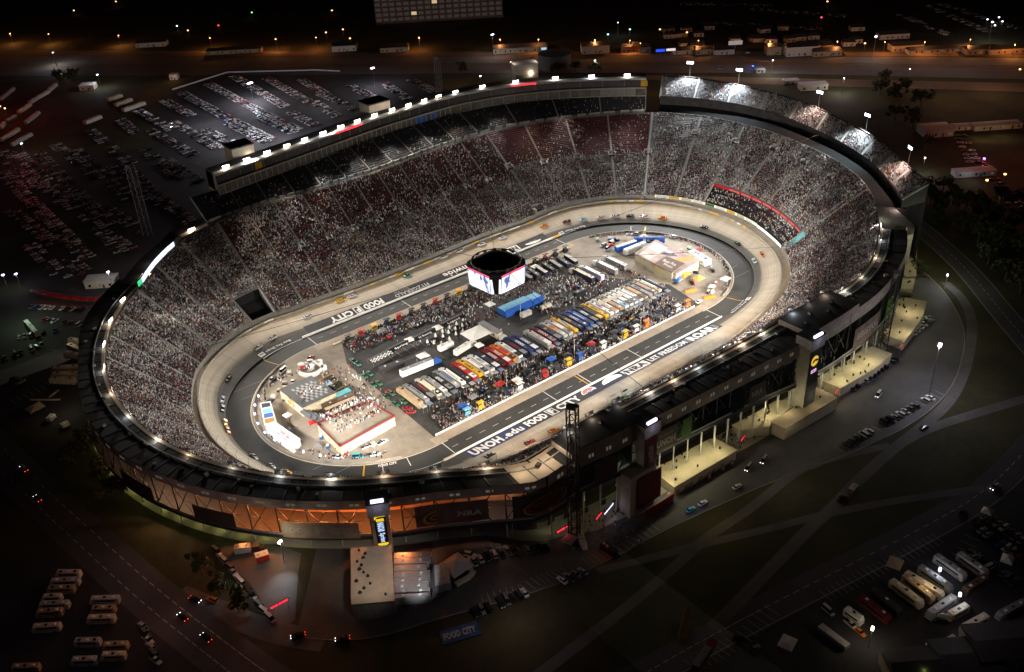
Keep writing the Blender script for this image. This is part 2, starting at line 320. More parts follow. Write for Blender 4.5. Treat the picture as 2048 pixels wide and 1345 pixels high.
# ================================================================ safety wall and catch fence
sw = thing('safety_wall', 'white topped concrete safety wall running all round the outer edge of the banked track', 'wall')
mb = MB(); WALLC = mat('track wall paint', (.36, .33, .28), .7, .3, .3)
loft(mb, ALL, lambda u: [(rwall(u), zwall(u) - .6), (rwall(u), zwall(u) + 1.05), (rwall(u) + .45, zwall(u) + 1.05), (rwall(u) + .45, zwall(u) - .6)], [WALLC, WALLC, WALLC]); mb.build('wall', sw)
WC = [YEL, WHITE, CREAM, YEL, WHITE, LGREY]
for k, (u0, u1) in enumerate([(378, 384), (385, 388), (390, 396), (398, 401), (437, 444), (447, 452), (455, 460), (466, 474), (481, 489), (498, 503), (512, 517), (527, 533), (536, 541), (548, 554), (560, 566), (576, 579), (590, 596), (608, 613), (300, 303), (306, 309), (312, 315), (325, 332), (338, 341), (205, 213), (196, 201), (640, 646), (655, 660), (20, 26), (50, 54), (110, 116)]):
    p = MB(); n = frange(u0, u1, 2); loft(p, n, lambda u: [(rwall(u) - .02, zwall(u) + .15), (rwall(u) - .06, zwall(u) + 1.0), (rwall(u) + .3, zwall(u) + 1.09)], WC[k % 6]); p.build('sponsor_panel', sw)
cf = thing('catch_fence', 'tall grey wire catch fence on leaning posts above the track safety wall', 'fence')
c = MB()
for h, k in ((1.6, .5), (2.6, .45), (3.6, .3), (4.6, -.1), (5.2, -.7)):
    us = ALL[::2]
    for a, b in zip(us[:-1], us[1:]): c.tube(P(a, rwall(a) + k, zwall(a) + h), P(b, rwall(b) + k, zwall(b) + h), .035, STEEL, 3)
c.build('cable', cf)
p0 = MB(); p0.tube((0, .5, .9), (0, .5, 4), .09, STEEL, 4); p0.tube((0, .5, 4), (0, -.9, 5.4), .07, STEEL, 4); p0 = p0.build('post', cf)
def rotu(u): q = P(u, 2) - P(u, 1); return math.atan2(q.y, q.x) - PI / 2
for k in range(100):
    u = k * PER / 100; o = p0 if k == 0 else p0.copy()
    if k: COL.objects.link(o)
    o.location = P(u, rwall(u), zwall(u)); o.rotation_euler = (0, 0, rotu(u)); o.parent = cf
# ================================================================ seating bowl
BENCH = mat('aluminium bench', (.16, .155, .15), .5, .25, .4); BENCHW = mat('pale bench', (.27, .27, .275), .5, .2, .4); SEATR = mat('dark red seat', (.085, .008, .010), .6, .3, .5); SEATB = mat('navy seat', (.010, .011, .016), .6, .3, .5)
STEP = mat('aisle concrete', (.42, .40, .37), .8, .2, 1.2); STANDC = mat('stand concrete', (.26, .24, .22), .85, .2, .4)
APRON = mat('walkway concrete', (.36, .28, .19), .85, .2, .4)
mb = MB(); loft(mb, ALL, lambda u: [(rwall(u) + .45, zwall(u) + .1), (rseat(u), zwall(u) + .1)], APRON); struct(mb.build('walkway'))
CROWD = []                                             # (u, r, z) of everyone in the stands
HOLES = [(638, 650, .0, .27), (443, 451, .0, .12), (264, 336, .0, .25)]
def Pv(u, r, z):
    u = np.mod(u, PER); f1 = (u - 180) / RR - PI / 2; f2 = (u - 360 - PI * RR) / RR + PI / 2
    s1 = u < 180; s2 = (~s1) & (u < 180 + PI * RR); s3 = (~s1) & (~s2) & (u < 360 + PI * RR)
    x = np.where(s1, u - 90, np.where(s2, 90 + r * np.cos(f1), np.where(s3, 90 - (u - 180 - PI * RR), -90 + r * np.cos(f2))))
    y = np.where(s1, -r, np.where(s2, r * np.sin(f1), np.where(s3, r, r * np.sin(f2))))
    return np.stack([x, y, z], 1)
def seats(mb, ua, ub, lo, hi, nrow, bench, v0=0., v1=1., dens=lambda v: .8, upper=None, vsw=2., pitch=.5):
    """stepped rows between two section corners lo(u), hi(u) = (r, z); fills the rows with people"""
    us = frange(ua, ub, 3.2); rows = [(k, k / nrow, (k + 1) / nrow) for k in range(nrow) if v0 - 1e-6 <= k / nrow < v1 - 1e-6]
    def prof(u):
        (r0, z0), (r1, z1) = lo(u), hi(u); out = []
        for k, a, b in rows: out += [(r0 + (r1 - r0) * a, z0 + (z1 - z0) * a), (r0 + (r1 - r0) * a, z0 + (z1 - z0) * b), (r0 + (r1 - r0) * b, z0 + (z1 - z0) * b)]
        return out
    ms = []
    for k, a, b in rows: m = upper if (upper and a > vsw) else bench; ms += [m, m, None]
    loft(mb, us, prof, ms)
    for k, a, b in rows:
        d = dens((a + b) / 2); n = int((ub - ua - 1.7) / pitch)
        if n < 1 or d <= 0: continue
        xx = ua + np.arange(n) * pitch; rw_ = k * .83 + lo((ua + ub) / 2)[0] * .3
        cl = np.repeat(RNG.uniform(.7, 1.3, n // 3 + 1), 3)[:n] * np.clip(1.3 + .62 * clump(xx, rw_), .1, 1.2)      # people come in groups, some rows stay empty
        x = ua + .85 + (np.arange(n) + .5) * pitch; x = x[RNG.random(n) < d * cl]
        if not len(x): continue
        x = x + RNG.uniform(-.12, .12, len(x)); (r0, z0), (r1, z1) = lo((ua + ub) / 2), hi((ua + ub) / 2)
        R0 = np.array([[*lo(q), *hi(q)] for q in (ua, (ua + ub) / 2, ub)]); xs = [ua, (ua + ub) / 2, ub]; va = (a + b) / 2
        g = [np.interp(x, xs, R0[:, i]) for i in range(4)]
        CROWD.append(Pv(x, g[0] + (g[2] - g[0]) * va + RNG.uniform(-.3, .3, len(x)), g[1] + (g[3] - g[1]) * b))
def clump(x, y): return np.sin(x * .31 + y * .13 + 1.7 * np.sin(y * .21)) * np.sin(y * .47 + x * .043 + 2. * np.sin(x * .083)) + .5 * np.sin(x * .093 - y * .17) - .15
lo = lambda u: (rseat(u), zseat(u)); hi = lambda u: (rtop(u), ztop(u))
def aisle(parent, u, lo, hi, portal=None, w=.6):
    a = MB(); (r0, z0), (r1, z1) = lo(u), hi(u)
    n = 2; vs = []
    for k in range(n):
        t = k / (n - 1); r = r0 + (r1 - r0) * t; z = z0 + (z1 - z0) * t + .62
        for s in (-w, w): vs += [P(u + s * RR / max(r, RR), r, z), P(u + s * RR / max(r, RR), r, z - .7)]
    a.mesh(vs, [(0, 4, 6, 2)[::-1], (0, 1, 5, 4), (2, 6, 7, 3), (0, 2, 3, 1)], STEP)
    # the centre handrail
    a.tube(P(u, r0, z0 + 1.5), P(u, r1, z1 + 1.5), .05, STEEL, 3)
    o = a.build('aisle', parent)
    if portal:
        q = MB(); r = r0 + (r1 - r0) * portal; z = z0 + (z1 - z0) * portal; dz = (z1 - z0) / (r1 - r0)
        def bx(ra, rb, s0, s1, za, zb, m):
            p = [P(u + s, rr, 0) for rr, s in ((ra, s0), (rb, s0), (rb, s1), (ra, s1))]; q.prism([(v.x, v.y) for v in p], za, zb, m)
        bx(r - 1.6, r + 2.2, -1.7, -1.45, z - 1, z + 2.3, STEP); bx(r - 1.6, r + 2.2, 1.45, 1.7, z - 1, z + 2.3, STEP); bx(r + 2.2, r + 2.45, -1.7, 1.7, z - 1, z + 3.0, STEP); bx(r - 1.6, r + 2.2, -1.45, 1.45, z - .6, z + .9, BLACK)  # the black block stands for the dark inside the stairwell
        q.build('stair_portal', o)
    return o
stands = {}
def stand(key, label, ua, ub, step, dens, bench, upper=None, vsw=lambda u: 2., portal=None, nrow=44, group=None):
    t = thing('grandstand', label, 'grandstand', P((ua + ub) / 2, 95), 0); t.location = (0, 0, 0); stands[key] = t
    mb = MB(); cuts = frange(ua, ub, step)
    for a, b in zip(cuts[:-1], cuts[1:]):
        v0 = 0.
        for h in HOLES:
            if h[0] < (a + b) / 2 < h[1]: v0 = h[3]
        seats(mb, a, b, lo, hi, nrow, bench, v0, 1., dens((a + b) / 2), upper, vsw((a + b) / 2))
    mb.build('seating', t)
    for u in cuts[:-1] if key != 'right' else cuts[1:-1]:
        v0 = max([h[3] for h in HOLES if h[0] < u < h[1]] + [0])
        l2 = (lambda u, v0=v0: (rseat(u) + (rtop(u) - rseat(u)) * v0, zseat(u) + (ztop(u) - zseat(u)) * v0))
        aisle(t, u, l2, hi, portal)
    mb = MB(); us = frange(ua, ub, 3.2)
    loft(mb, us, lambda u: [(rseat(u), zwall(u)), (rseat(u), zseat(u) + 1.0), (rseat(u) + .2, zseat(u) + 1.0), (rseat(u) + .2, zseat(u))], STANDC); mb.build('front_parapet', t)
    mb = MB(); loft(mb, us, lambda u: [(rtop(u), ztop(u) + 1.1), (rtop(u) + .4, ztop(u) + 1.1), (rtop(u) + .4, ztop(u) - 4), (rseat(u) + 5, zwall(u) - 3)], [STANDC, STANDC, DARK]); mb.build('back_wall', t)
    return t
def d_back(u):
    def f(v):
        k = 1.0 if v < .46 else max(.42, 1.0 - (v - .46) * 2.6)
        if u > 600: k = max(k, .85)
        if u < 445: k *= .8 if v < .55 else .5
        return .92 * k
    return f
rr = random.Random(3); VSW = {}
def vs_back(u):
    k = int(u // 17); VSW.setdefault(k, rr.choice((.45, .5, .52, .56))); return .30 if u > 585 and u < 625 else VSW[k]
stand('back', 'long back straight grandstand with dark red empty seats above a packed lower half', 378.6, 637, 17.2, d_back, BENCH, SEATR, vs_back, .50)
stand('left', 'curved grandstand packed with fans inside the turn under the black canopy roof', 637, 888, 14.76, lambda u: (lambda v: .93 - (.18 if .25 < v < .8 and int(u // 17) % 3 == 0 else 0)), BENCHW, None, lambda u: 2., None)
stand('front', 'narrow front straight grandstand tucked in front of the suite building', 888 - PER, 172, 17.3, lambda u: (lambda v: .92), BENCHW)
stand('right', 'steep bright grandstand packed with fans round the turn beneath the floodlit upper deck', 172, 378, 18.7, lambda u: (lambda v: (.97 if u < 262 else (.86 if v < .5 else .70))), BENCHW, None, lambda u: 2., .78)
# dividing stair walls
for k, u in enumerate((378.3, 262)):
    t = MB(); (r0, z0), (r1, z1) = lo(u), hi(u); t.mesh([P(u - .45, r0, z0), P(u + .45, r0, z0), P(u + .45, r1, z1), P(u - .45, r1, z1), P(u - .45, r0, z0 + 1.5), P(u + .45, r0, z0 + 1.5), P(u + .45, r1, z1 + 1.5), P(u - .45, r1, z1 + 1.5)], [(0, 1, 2, 3), (7, 6, 5, 4), (0, 4, 5, 1), (1, 5, 6, 2), (2, 6, 7, 3), (3, 7, 4, 0)], STEP)
    tag(t.build('dividing_wall'), ('pale sloping wall between the red seat grandstand and the brighter packed grandstand', 'pale sloping wall beside the crossover gap at the end of the dark lower suites')[k], 'wall')
# the crossover gate between the back stand and the left stand
g = thing('crossover_gate', 'dark gaping crossover gate cut into the stands beside the track', 'gate'); mb = MB(); u0, u1 = 637.2, 651.6
loft(mb, frange(u0, u1, 3), lambda u: [(rwall(u) + .5, zwall(u) + .14), (rseat(u) + 15, zwall(u) - 1.5)], APRON); mb.build('ramp', g)
mb = MB(); loft(mb, frange(u0, u1, 3), lambda u: [(rseat(u) + 15, zwall(u) - 2), (rseat(u) + 17, zseat(u) + .28 * (ztop(u) - zseat(u)) + .6)], BLACK); mb.build('back_wall', g)  # black wall stands for the unlit void behind the gate
for u in (u0, u1):
    mb = MB(); (r0, z0), (r1, z1) = lo(u), (rseat(u) + .28 * (rtop(u) - rseat(u)), zseat(u) + .28 * (ztop(u) - zseat(u)))
    for s in (-.2, .2): mb.face([P(u + s, r0, z0 - 2), P(u + s, r1, z0 - 4), P(u + s, r1, z1 + 1), P(u + s, r0, z0 + 1)], DARK)
    mb.face([P(u - .2, r0, z0 + 1), P(u + .2, r0, z0 + 1), P(u + .2, r1, z1 + 1), P(u - .2, r1, z1 + 1)], STEP); mb.build('side_wall', g)
mb = MB(); loft(mb, frange(653, 688, 3), lambda u: [(rseat(u) + .2, zseat(u) + .6), (rseat(u) + .2, zseat(u) + 1.9), (rseat(u) + 1.5, zseat(u) + 2.1), (rseat(u) + 1.5, zseat(u) + .6)], STANDC)
tag(mb.build('camera_platform'), 'long narrow concrete platform along the foot of the stand past the crossover gate', 'platform')
g = thing('tunnel_portal', 'black square tunnel mouth with concrete surround at the foot of the back stand', 'tunnel'); mb = MB()
for a, b, ra, rb, z0, z1, m in ((442.6, 443.8, 91, 99, 4, 11, STANDC), (450.2, 451.4, 91, 99, 4, 11, STANDC)):
    mb.prism([(v.x, v.y) for v in (P(a, ra), P(a, rb), P(b, rb), P(b, ra))], z0, z1, m)
mb.prism([(v.x, v.y) for v in (P(442.6, 96), P(442.6, 99.5), P(451.4, 99.5), P(451.4, 96))], 10, 12.2, STANDC); mb.build('surround', g)
mb = MB(); mb.prism([(v.x, v.y) for v in (P(443.9, 93), P(443.9, 96), P(450.1, 96), P(450.1, 93))], 4, 9.5, BLACK); mb.build('opening', g)  # solid black block in place of the tunnel's darkness
# ---------------------------------------------------------------- lower suites in the right hand turn
sb = thing('trackside_suite', 'dark terrace of open trackside suites under a long red banner in the turn', 'suite terrace')
us = frange(265.3, 340.4, 3); RS = lambda u: rseat(u) + .25 * (rtop(u) - rseat(u)); ZS = lambda u: zseat(u) + .25 * (ztop(u) - zseat(u))
mb = MB(); seats(mb, 265.4, 340.2, lambda u: (rseat(u) + 1, zseat(u) - .4), lambda u: (RS(u) - 1.2, ZS(u) - 2.6), 9, SEATB, 0, 1, lambda v: .62 if int(v * 9) % 3 else .12); mb.build('terrace', sb)
mb = MB(); loft(mb, us, lambda u: [(RS(u) - .4, ZS(u) - 3), (RS(u) - .4, ZS(u) + .6), (RS(u), ZS(u) + .6), (RS(u) + .05, ZS(u) - .5)], DARK); mb.build('back_wall', sb)
REDL = mat('red banner', (.40, .012, .02), .6, .1, em=.08, emc=(1, .02, .03))  # banner material carries a faint glow of its own
mb = MB(); loft(mb, us, lambda u: [(RS(u) - .45, ZS(u) - 1.5), (RS(u) - .5, ZS(u) + .5)], REDL)
for k in range(8): mb.text('EXPERIENCE' if k % 2 else 'NATIONWIDE', mat('pink lettering', (.8, .35, .35), .6, 0), lambda x, y, k=k: (lambda u: P(u, RS(u) - .58, ZS(u) - 1.3 + y))(330 - k * 8.2 - x), .02, 6.5, 1.4)
mb.build('banner', sb)
mb = MB(); LED = mat('white led ribbon', (.8, .8, .8), .5, 0, em=1.5, emc=(.85, .92, 1)); LEDY = mat('warm led ribbon', (.8, .8, .6), .5, 0, em=.35, emc=(1, .95, .65))
loft(mb, frange(265.4, 296, 2), lambda u: [(rseat(u) - .1, zseat(u) - .8), (rseat(u) - .1, zseat(u) + .6)], LED); mb.build('led_ribbon', sb)
mb = MB(); loft(mb, frange(296, 372, 2), lambda u: [(rseat(u) - .1, zseat(u) - .6), (rseat(u) - .1, zseat(u) + 1.3)], LEDY)
mb.build('sign_board', sb, label='cream advertising boards along the parapet')
for k in range(9):
    mb = MB(); u0 = 300 + k * 8; loft(mb, frange(u0 + .6, u0 + 7, 2), lambda u: [(rseat(u) - .16, zseat(u) - .5), (rseat(u) - .16, zseat(u) + 1.2)], (WHITE, CREAM, YEL, WHITE, GREEN)[k % 5]); mb.build('advert_panel', sb)
mb = MB(); loft(mb, [257.5, 262.5], lambda u: [(rseat(u) + 1.2, zseat(u) + 2), (RS(u) - .5, ZS(u) + 2.2)], TEAL); mb.text('NRA', WHITE, lambda x, y: P(258.4 + y, rseat(260) + 2.5 + x, zseat(260) + 2.4 + x * .62), .03, 7, 3); mb.build('end_sign', sb, label='teal sign at the end of the terrace')
# ---------------------------------------------------------------- upper deck and suites of the back stand
UB0, UB1 = 381, 630
rfac = curve([(378, 162), (399, 163), (416, 168), (433, 173), (453, 177), (510, 175), (575, 165), (630, 157)], 10); ZF0, ZF1, ZR = 55., 61.2, 67.3
ub = thing('upper_grandstand', 'shadowed upper grandstand of black seats hanging under the long lit suites', 'grandstand')
lo2 = lambda u: (rtop(u) + 3.4, 46.6); hi2 = lambda u: (rfac(u) + 5, 57.)
mb = MB(); cuts = frange(UB0, 640, 17)
for a, b in zip(cuts[:-1], cuts[1:]): seats(mb, a, b, lo2, hi2, 16, SEATB, 0, 1, lambda v: .16, pitch=.7)
mb.build('seating', ub)
for u in cuts: aisle(ub, u, lo2, hi2, None, .35)
WALKW = mat('white walkway rail', (.5, .5, .48), .6, .3, .25)
for a, b in zip(cuts[:-1], cuts[1:]):
    for k in range(3):
        mb = MB(); w = (b - a) / 3; loft(mb, frange(a + k * w + .4, a + (k + 1) * w - .9 - (k % 2), 3), lambda u: [(rtop(u) + 2.6, 45.2), (rtop(u) + 2.6, 47.3), (rtop(u) + 2.9, 47.3)], WALKW); mb.build('walkway_rail', ub)
mb = MB(); loft(mb, frange(UB0, 640, 4), lambda u: [(rtop(u) + .4, 45), (rtop(u) + 3.4, 45), (rtop(u) + 3.4, 46.6)], STANDC); mb.build('walkway_deck', ub)
st = thing('suite_building', 'long curved glass fronted suite building crowned by a blazing light strip above the back stand', 'suites'); us = frange(UB0, UB1, 4)
CONCP = mat('pale precast', (.46, .41, .34), .7, .15, .3)
mb = MB(); loft(mb, us, lambda u: [(rfac(u), ZF0), (rfac(u), ZF0 + .5), (rfac(u) + .2, ZF0 + .5)], CONCP); loft(mb, us, lambda u: [(rfac(u), ZF1 - .9), (rfac(u), ZF1), (rfac(u) + 1.6, ZF1)], CONCP); mb.build('fascia', st)
mb = MB(); loft(mb, us, lambda u: [(rfac(u) + .25, ZF0 + .5), (rfac(u) + .25, ZF1 - .9)], mat('suite glazing', (.09, .085, .07), .25, .4, .25))
for u in us[::1]: q = P(u, rfac(u) + .2); mb.box((q.x, q.y, ZF0 + .4), (.25, .25, ZF1 - ZF0 - 1.2), CONCP)
mb.build('lower_window', st)
mb = MB(); loft(mb, us, lambda u: [(rfac(u) + 1.6, ZF1), (rfac(u) + 1.6, ZR - 1.0)], mat('upper suite glazing', (.03, .03, .033), .2, .4, .2))
for u in us[::2]: q = P(u, rfac(u) + 1.55); mb.box((q.x, q.y, ZF1), (.25, .2, ZR - ZF1 - 1), GREY)
mb.build('upper_window', st)
mb = MB(); ROOFW = mat('white roof edge', (.62, .6, .56), .6, .1, .3); loft(mb, us, lambda u: [(rfac(u) + 1.2, ZR - 1.2), (rfac(u) + 1.2, ZR), (rfac(u) + 5.2, ZR + .05)], ROOFW)
mb.build('roof_edge', st)
mb = MB(); slab(mb, us, lambda u: rfac(u) + 5.2, lambda u: rfac(u) + 15, ZF0 + 1, ZR - .3, DARK); mb.build('roof', st)
mb = MB(); loft(mb, us, lambda u: [(rfac(u) + .4, ZF0), (rfac(u) + 14, ZF0 - .2), (rfac(u) + 14.5, 0)], [STANDC, DARK]); mb.build('rear_frame', st)
for u in (UB0, UB1):
    mb = MB(); mb.face([P(u, rfac(u) + .2, ZF0), P(u, rfac(u) + 15, ZF0), P(u, rfac(u) + 15, ZR), P(u, rfac(u) + 1.2, ZR)], CONCP); mb.build('end_wall', st)
REDLED = mat('red led lettering', (.9, .05, .05), .5, 0, em=2.2, emc=(1, .03, .06)); mb = MB()
for u0, tx, w in ((545, 'BRISTOL MOTOR SPEEDWAY', 22), (430, 'FOOD CITY 500', 9)): mb.text(tx, REDLED, lambda x, y, u0=u0: P(u0 - x, rfac(u0 - x) + 1.1, ZR - 1.15 + y), .05, w, 1.5)
mb.build('led_lettering', st)
mb = MB()
for u0, w, m in ((604, 5, YEL), (482, 9, BLUE), (470, 5, BLUE), (398, 13, GREY), (383, 2.5, YEL)): loft(mb, frange(u0 - w, u0, 2), lambda u: [(rfac(u) + .12, ZF0 + .7), (rfac(u) + .12, ZF1 - 1)] if m is not YEL else [(rfac(u) + 1.5, ZF1 + .5), (rfac(u) + 1.5, ZR - 1.6)], m)
mb.build('window_sign', st)
for i, (px, py, z, w, d, h, lab) in enumerate(((482, 318, 62, 14, 12, 11, 'tan stair tower with black roof at the near end of the back suites'), (752, 232, 62, 16, 13, 12, 'tan stair tower with black roof midway along the back suites'), (1050, 152, 62, 17, 11, 11, 'pale stair tower with two bright roof lights behind the far suites'))):
    o = thing('stair_tower', lab, 'tower', at(px, py, z)); o.location.z = 0; u, r = UR(o.location); o.rotation_euler.z = rotu(u)
    mb = MB(); mb.box((0, 0, 40), (w, d, z + h - 42), CONCP); mb.build('tower_wall', o); mb = MB(); mb.box((0, 0, z + h - 2), (w + .8, d + .8, .8), DARK if i < 2 else LGREY); mb.build('roof', o)
    mb = MB(); mb.box((0, 0, 0), (w - 1, d - 1, 40), DARK); mb.build('shaft', o)
    q = P(u, r - d / 2 - 2.2, z + 5); lamp('POINT', q + Vector((3, 0, -2)), 900, (1, .85, .65)); 
    if i == 2: [lamp('POINT', P(u + s, r, z + h + 1.2), 900, (1, .8, .7)) for s in (-4, 4)]
# ---------------------------------------------------------------- floodlit upper deck of the right hand turn
RU = [(254, 146.5, 43.5, 159, 52), (268, 148, 44, 157, 52), (292, 154, 45.5, 163, 54), (310, 157.5, 47, 167, 56), (328, 163, 49, 175, 58), (345, 167, 51, 178, 60), (361, 168, 52, 184, 61.2), (377, 169.5, 52, 187, 62)]
ru = [curve([(a[0], a[k]) for a in RU], 6) for k in (1, 2, 3, 4)]
t = thing('upper_grandstand', 'floodlit upper deck of pale benches half filled with fans beyond the turn', 'grandstand'); mb = MB(); cuts = frange(252.5, 376, 12.4)
lo3 = lambda u: (ru[0](u), ru[1](u)); hi3 = lambda u: (ru[2](u), ru[3](u))
for a, b in zip(cuts[:-1], cuts[1:]): seats(mb, a, b, lo3, hi3, 15, BENCHW, 0, 1, lambda v: .52)
mb.build('seating', t)
for u in cuts: aisle(t, u, lo3, hi3, None, .5)
SHADE = mat('black void shade', (.008, .008, .008), .95, .2); BANN = mat('dusk banner', (.045, .04, .042), .85, .5, .2); us = frange(252.5, 376, 4)  # SHADE: near black colour puts the shade between the decks into the surface
mb = MB(); loft(mb, us, lambda u: [(ru[0](u), ru[1](u) - 5), (ru[0](u) - .4, ru[1](u) + 1.1), (ru[0](u), ru[1](u) + 1.1)], BANN); mb.build('front_wall', t)
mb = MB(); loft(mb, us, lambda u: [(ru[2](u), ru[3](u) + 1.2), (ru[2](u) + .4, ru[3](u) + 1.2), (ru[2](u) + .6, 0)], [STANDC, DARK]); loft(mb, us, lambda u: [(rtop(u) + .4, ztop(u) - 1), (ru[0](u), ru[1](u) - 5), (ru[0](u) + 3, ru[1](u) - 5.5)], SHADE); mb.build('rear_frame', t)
mb = MB(); u = 252.5; mb.face([P(u, ru[0](u), ru[1](u)), P(u, ru[0](u), ru[1](u) - 5), P(u, ru[2](u), ru[3](u) - 10), P(u, ru[2](u), ru[3](u) + 1)], DARK); mb.build('end_wall', t)
# ---------------------------------------------------------------- the crowd
def crowd(pts, name, label):
    n = len(pts); w = .27
    tv = [(-w, -.16, .25), (w, -.16, .25), (w, .16, .25), (-w, .16, .25), (-w, -.14, .98), (w, -.14, .98), (w, .14, .98), (-w, .14, .98)]
    hv = [(sx * .11, sy * .11, z) for z in (1.0, 1.27) for sx, sy in ((-1, -1), (1, -1), (1, 1), (-1, 1))]
    T = np.array(tv + hv); F = [(4, 5, 6, 7), (0, 1, 5, 4), (1, 2, 6, 5), (2, 3, 7, 6), (3, 0, 4, 7)]; F = F + [tuple(i + 8 for i in f) for f in F]; F = np.array(F)
    a = np.arctan2(pts[:, 1], pts[:, 0]) + RNG.uniform(-.5, .5, n); c, s = np.cos(a), np.sin(a); k = RNG.uniform(1.0, 1.45, n)
    V = np.empty((n, 16, 3)); V[:, :, 0] = pts[:, None, 0] + (T[None, :, 0] * c[:, None] - T[None, :, 1] * s[:, None]); V[:, :, 1] = pts[:, None, 1] + T[None, :, 0] * s[:, None] + T[None, :, 1] * c[:, None]; V[:, :, 2] = pts[:, None, 2] + T[None, :, 2] * k[:, None]
    me = bpy.data.meshes.new(name); me.vertices.add(n * 16); me.vertices.foreach_set('co', V.ravel()); ff = (F[None] + (np.arange(n) * 16)[:, None, None]).ravel()
    me.loops.add(n * 40); me.loops.foreach_set('vertex_index', ff); me.polygons.add(n * 10); me.polygons.foreach_set('loop_start', np.arange(n * 10) * 4); me.polygons.foreach_set('loop_total', np.full(n * 10, 4))
    [me.materials.append(q) for q in (SHIRT, SKIN, SHIRTL, SHIRTD)]; nz = clump(pts[:, 0] * .6, pts[:, 1] * .6) + RNG.normal(0, .35, n); ix = np.where(nz > .42, 2, np.where(nz < -.5, 3, 0)); mi = np.ones((n, 10), int); mi[:, :5] = ix[:, None]; me.polygons.foreach_set('material_index', mi.ravel()); me.update(calc_edges=True)
    o = bpy.data.objects.new(name, me); COL.objects.link(o); struct(o, 'stuff'); o['label'] = label; return o
SHIRT = mat('shirts', r=.9, island=[(.66, .65, .64), (.60, .58, .57), (.34, .32, .32), (.46, .46, .47), (.20, .19, .19), (.72, .71, .70), (.012, .012, .014), (.02, .022, .035), (.05, .05, .055), (.09, .085, .08), (.16, .02, .02), (.55, .53, .5), (.012, .012, .014), (.30, .29, .28), (.09, .06, .04), (.03, .05, .14), (.42, .36, .28), (.015, .015, .018), (.14, .13, .13), (.60, .60, .60), (.25, .03, .03), (.04, .04, .045), (.35, .14, .03), (.03, .07, .05)])
SHIRTL = mat('pale shirts', r=.9, island=[(.7, .69, .68), (.6, .58, .56), (.4, .38, .37), (.72, .70, .66), (.10, .10, .11), (.5, .42, .34), (.25, .24, .25), (.66, .66, .68), (.04, .05, .09), (.3, .12, .10)])
SHIRTD = mat('dark shirts', r=.9, island=[(.015, .015, .017), (.03, .03, .035), (.16, .02, .02), (.02, .03, .07), (.09, .08, .075), (.24, .03, .03), (.012, .012, .014), (.12, .11, .11), (.05, .03, .02), (.4, .38, .37)])
SKIN = mat('heads', r=.8, island=[(.30, .20, .145), (.05, .03, .02), (.02, .02, .02), (.36, .26, .19), (.6, .6, .6), (.03, .03, .035), (.12, .08, .05), (.55, .54, .52), (.03, .04, .08), (.14, .03, .03)])
crowd(np.concatenate(CROWD), 'crowd', 'dense crowd of fans filling the grandstand rows')
# ================================================================ canopy ring, outer facades
rin = curve([(628, 158), (650, 152), (676, 131), (693, 125.8), (709, 120.5), (724, 116.3), (740, 113.1), (756, 110.5), (772, 108.8), (790, 108.2), (805, 108.2), (822, 108.8), (837, 110.4), (851, 111.9), (866, 114), (881, 117.9), (893, 125.5), (901, 131.5), (10, 129.2), (30, 128.8), (59, 129.6), (89, 130.4), (120, 131), (172, 130.4), (185, 132.4), (206, 131.4), (226, 130.4), (245, 132.5)], 3)
ROOFD = mat('dark canopy roof', (.016, .015, .015), .85, .3, .25); ROOFT = mat('tan canopy edge', (.42, .34, .25), .75, .15, .3); BANDM = mat('suite cladding', (.32, .26, .225), .75, .25, .3); SOFF = mat('soffit', (.42, .36, .28), .8, .2, .3)
WINL = mat('lit window', (.3, .28, .2), .4, 0, em=.07, emc=(1, .9, .65)); CREAMW = mat('cream wall', (.55, .48, .34), .8, .15, .3)
BROWNB = mat('brown banner and unlit wall', (.055, .04, .03), .8, .3, .2); ORW = mat('orange lit wall', (.50, .26, .13), .8, .25, .2)
ZC = 38.
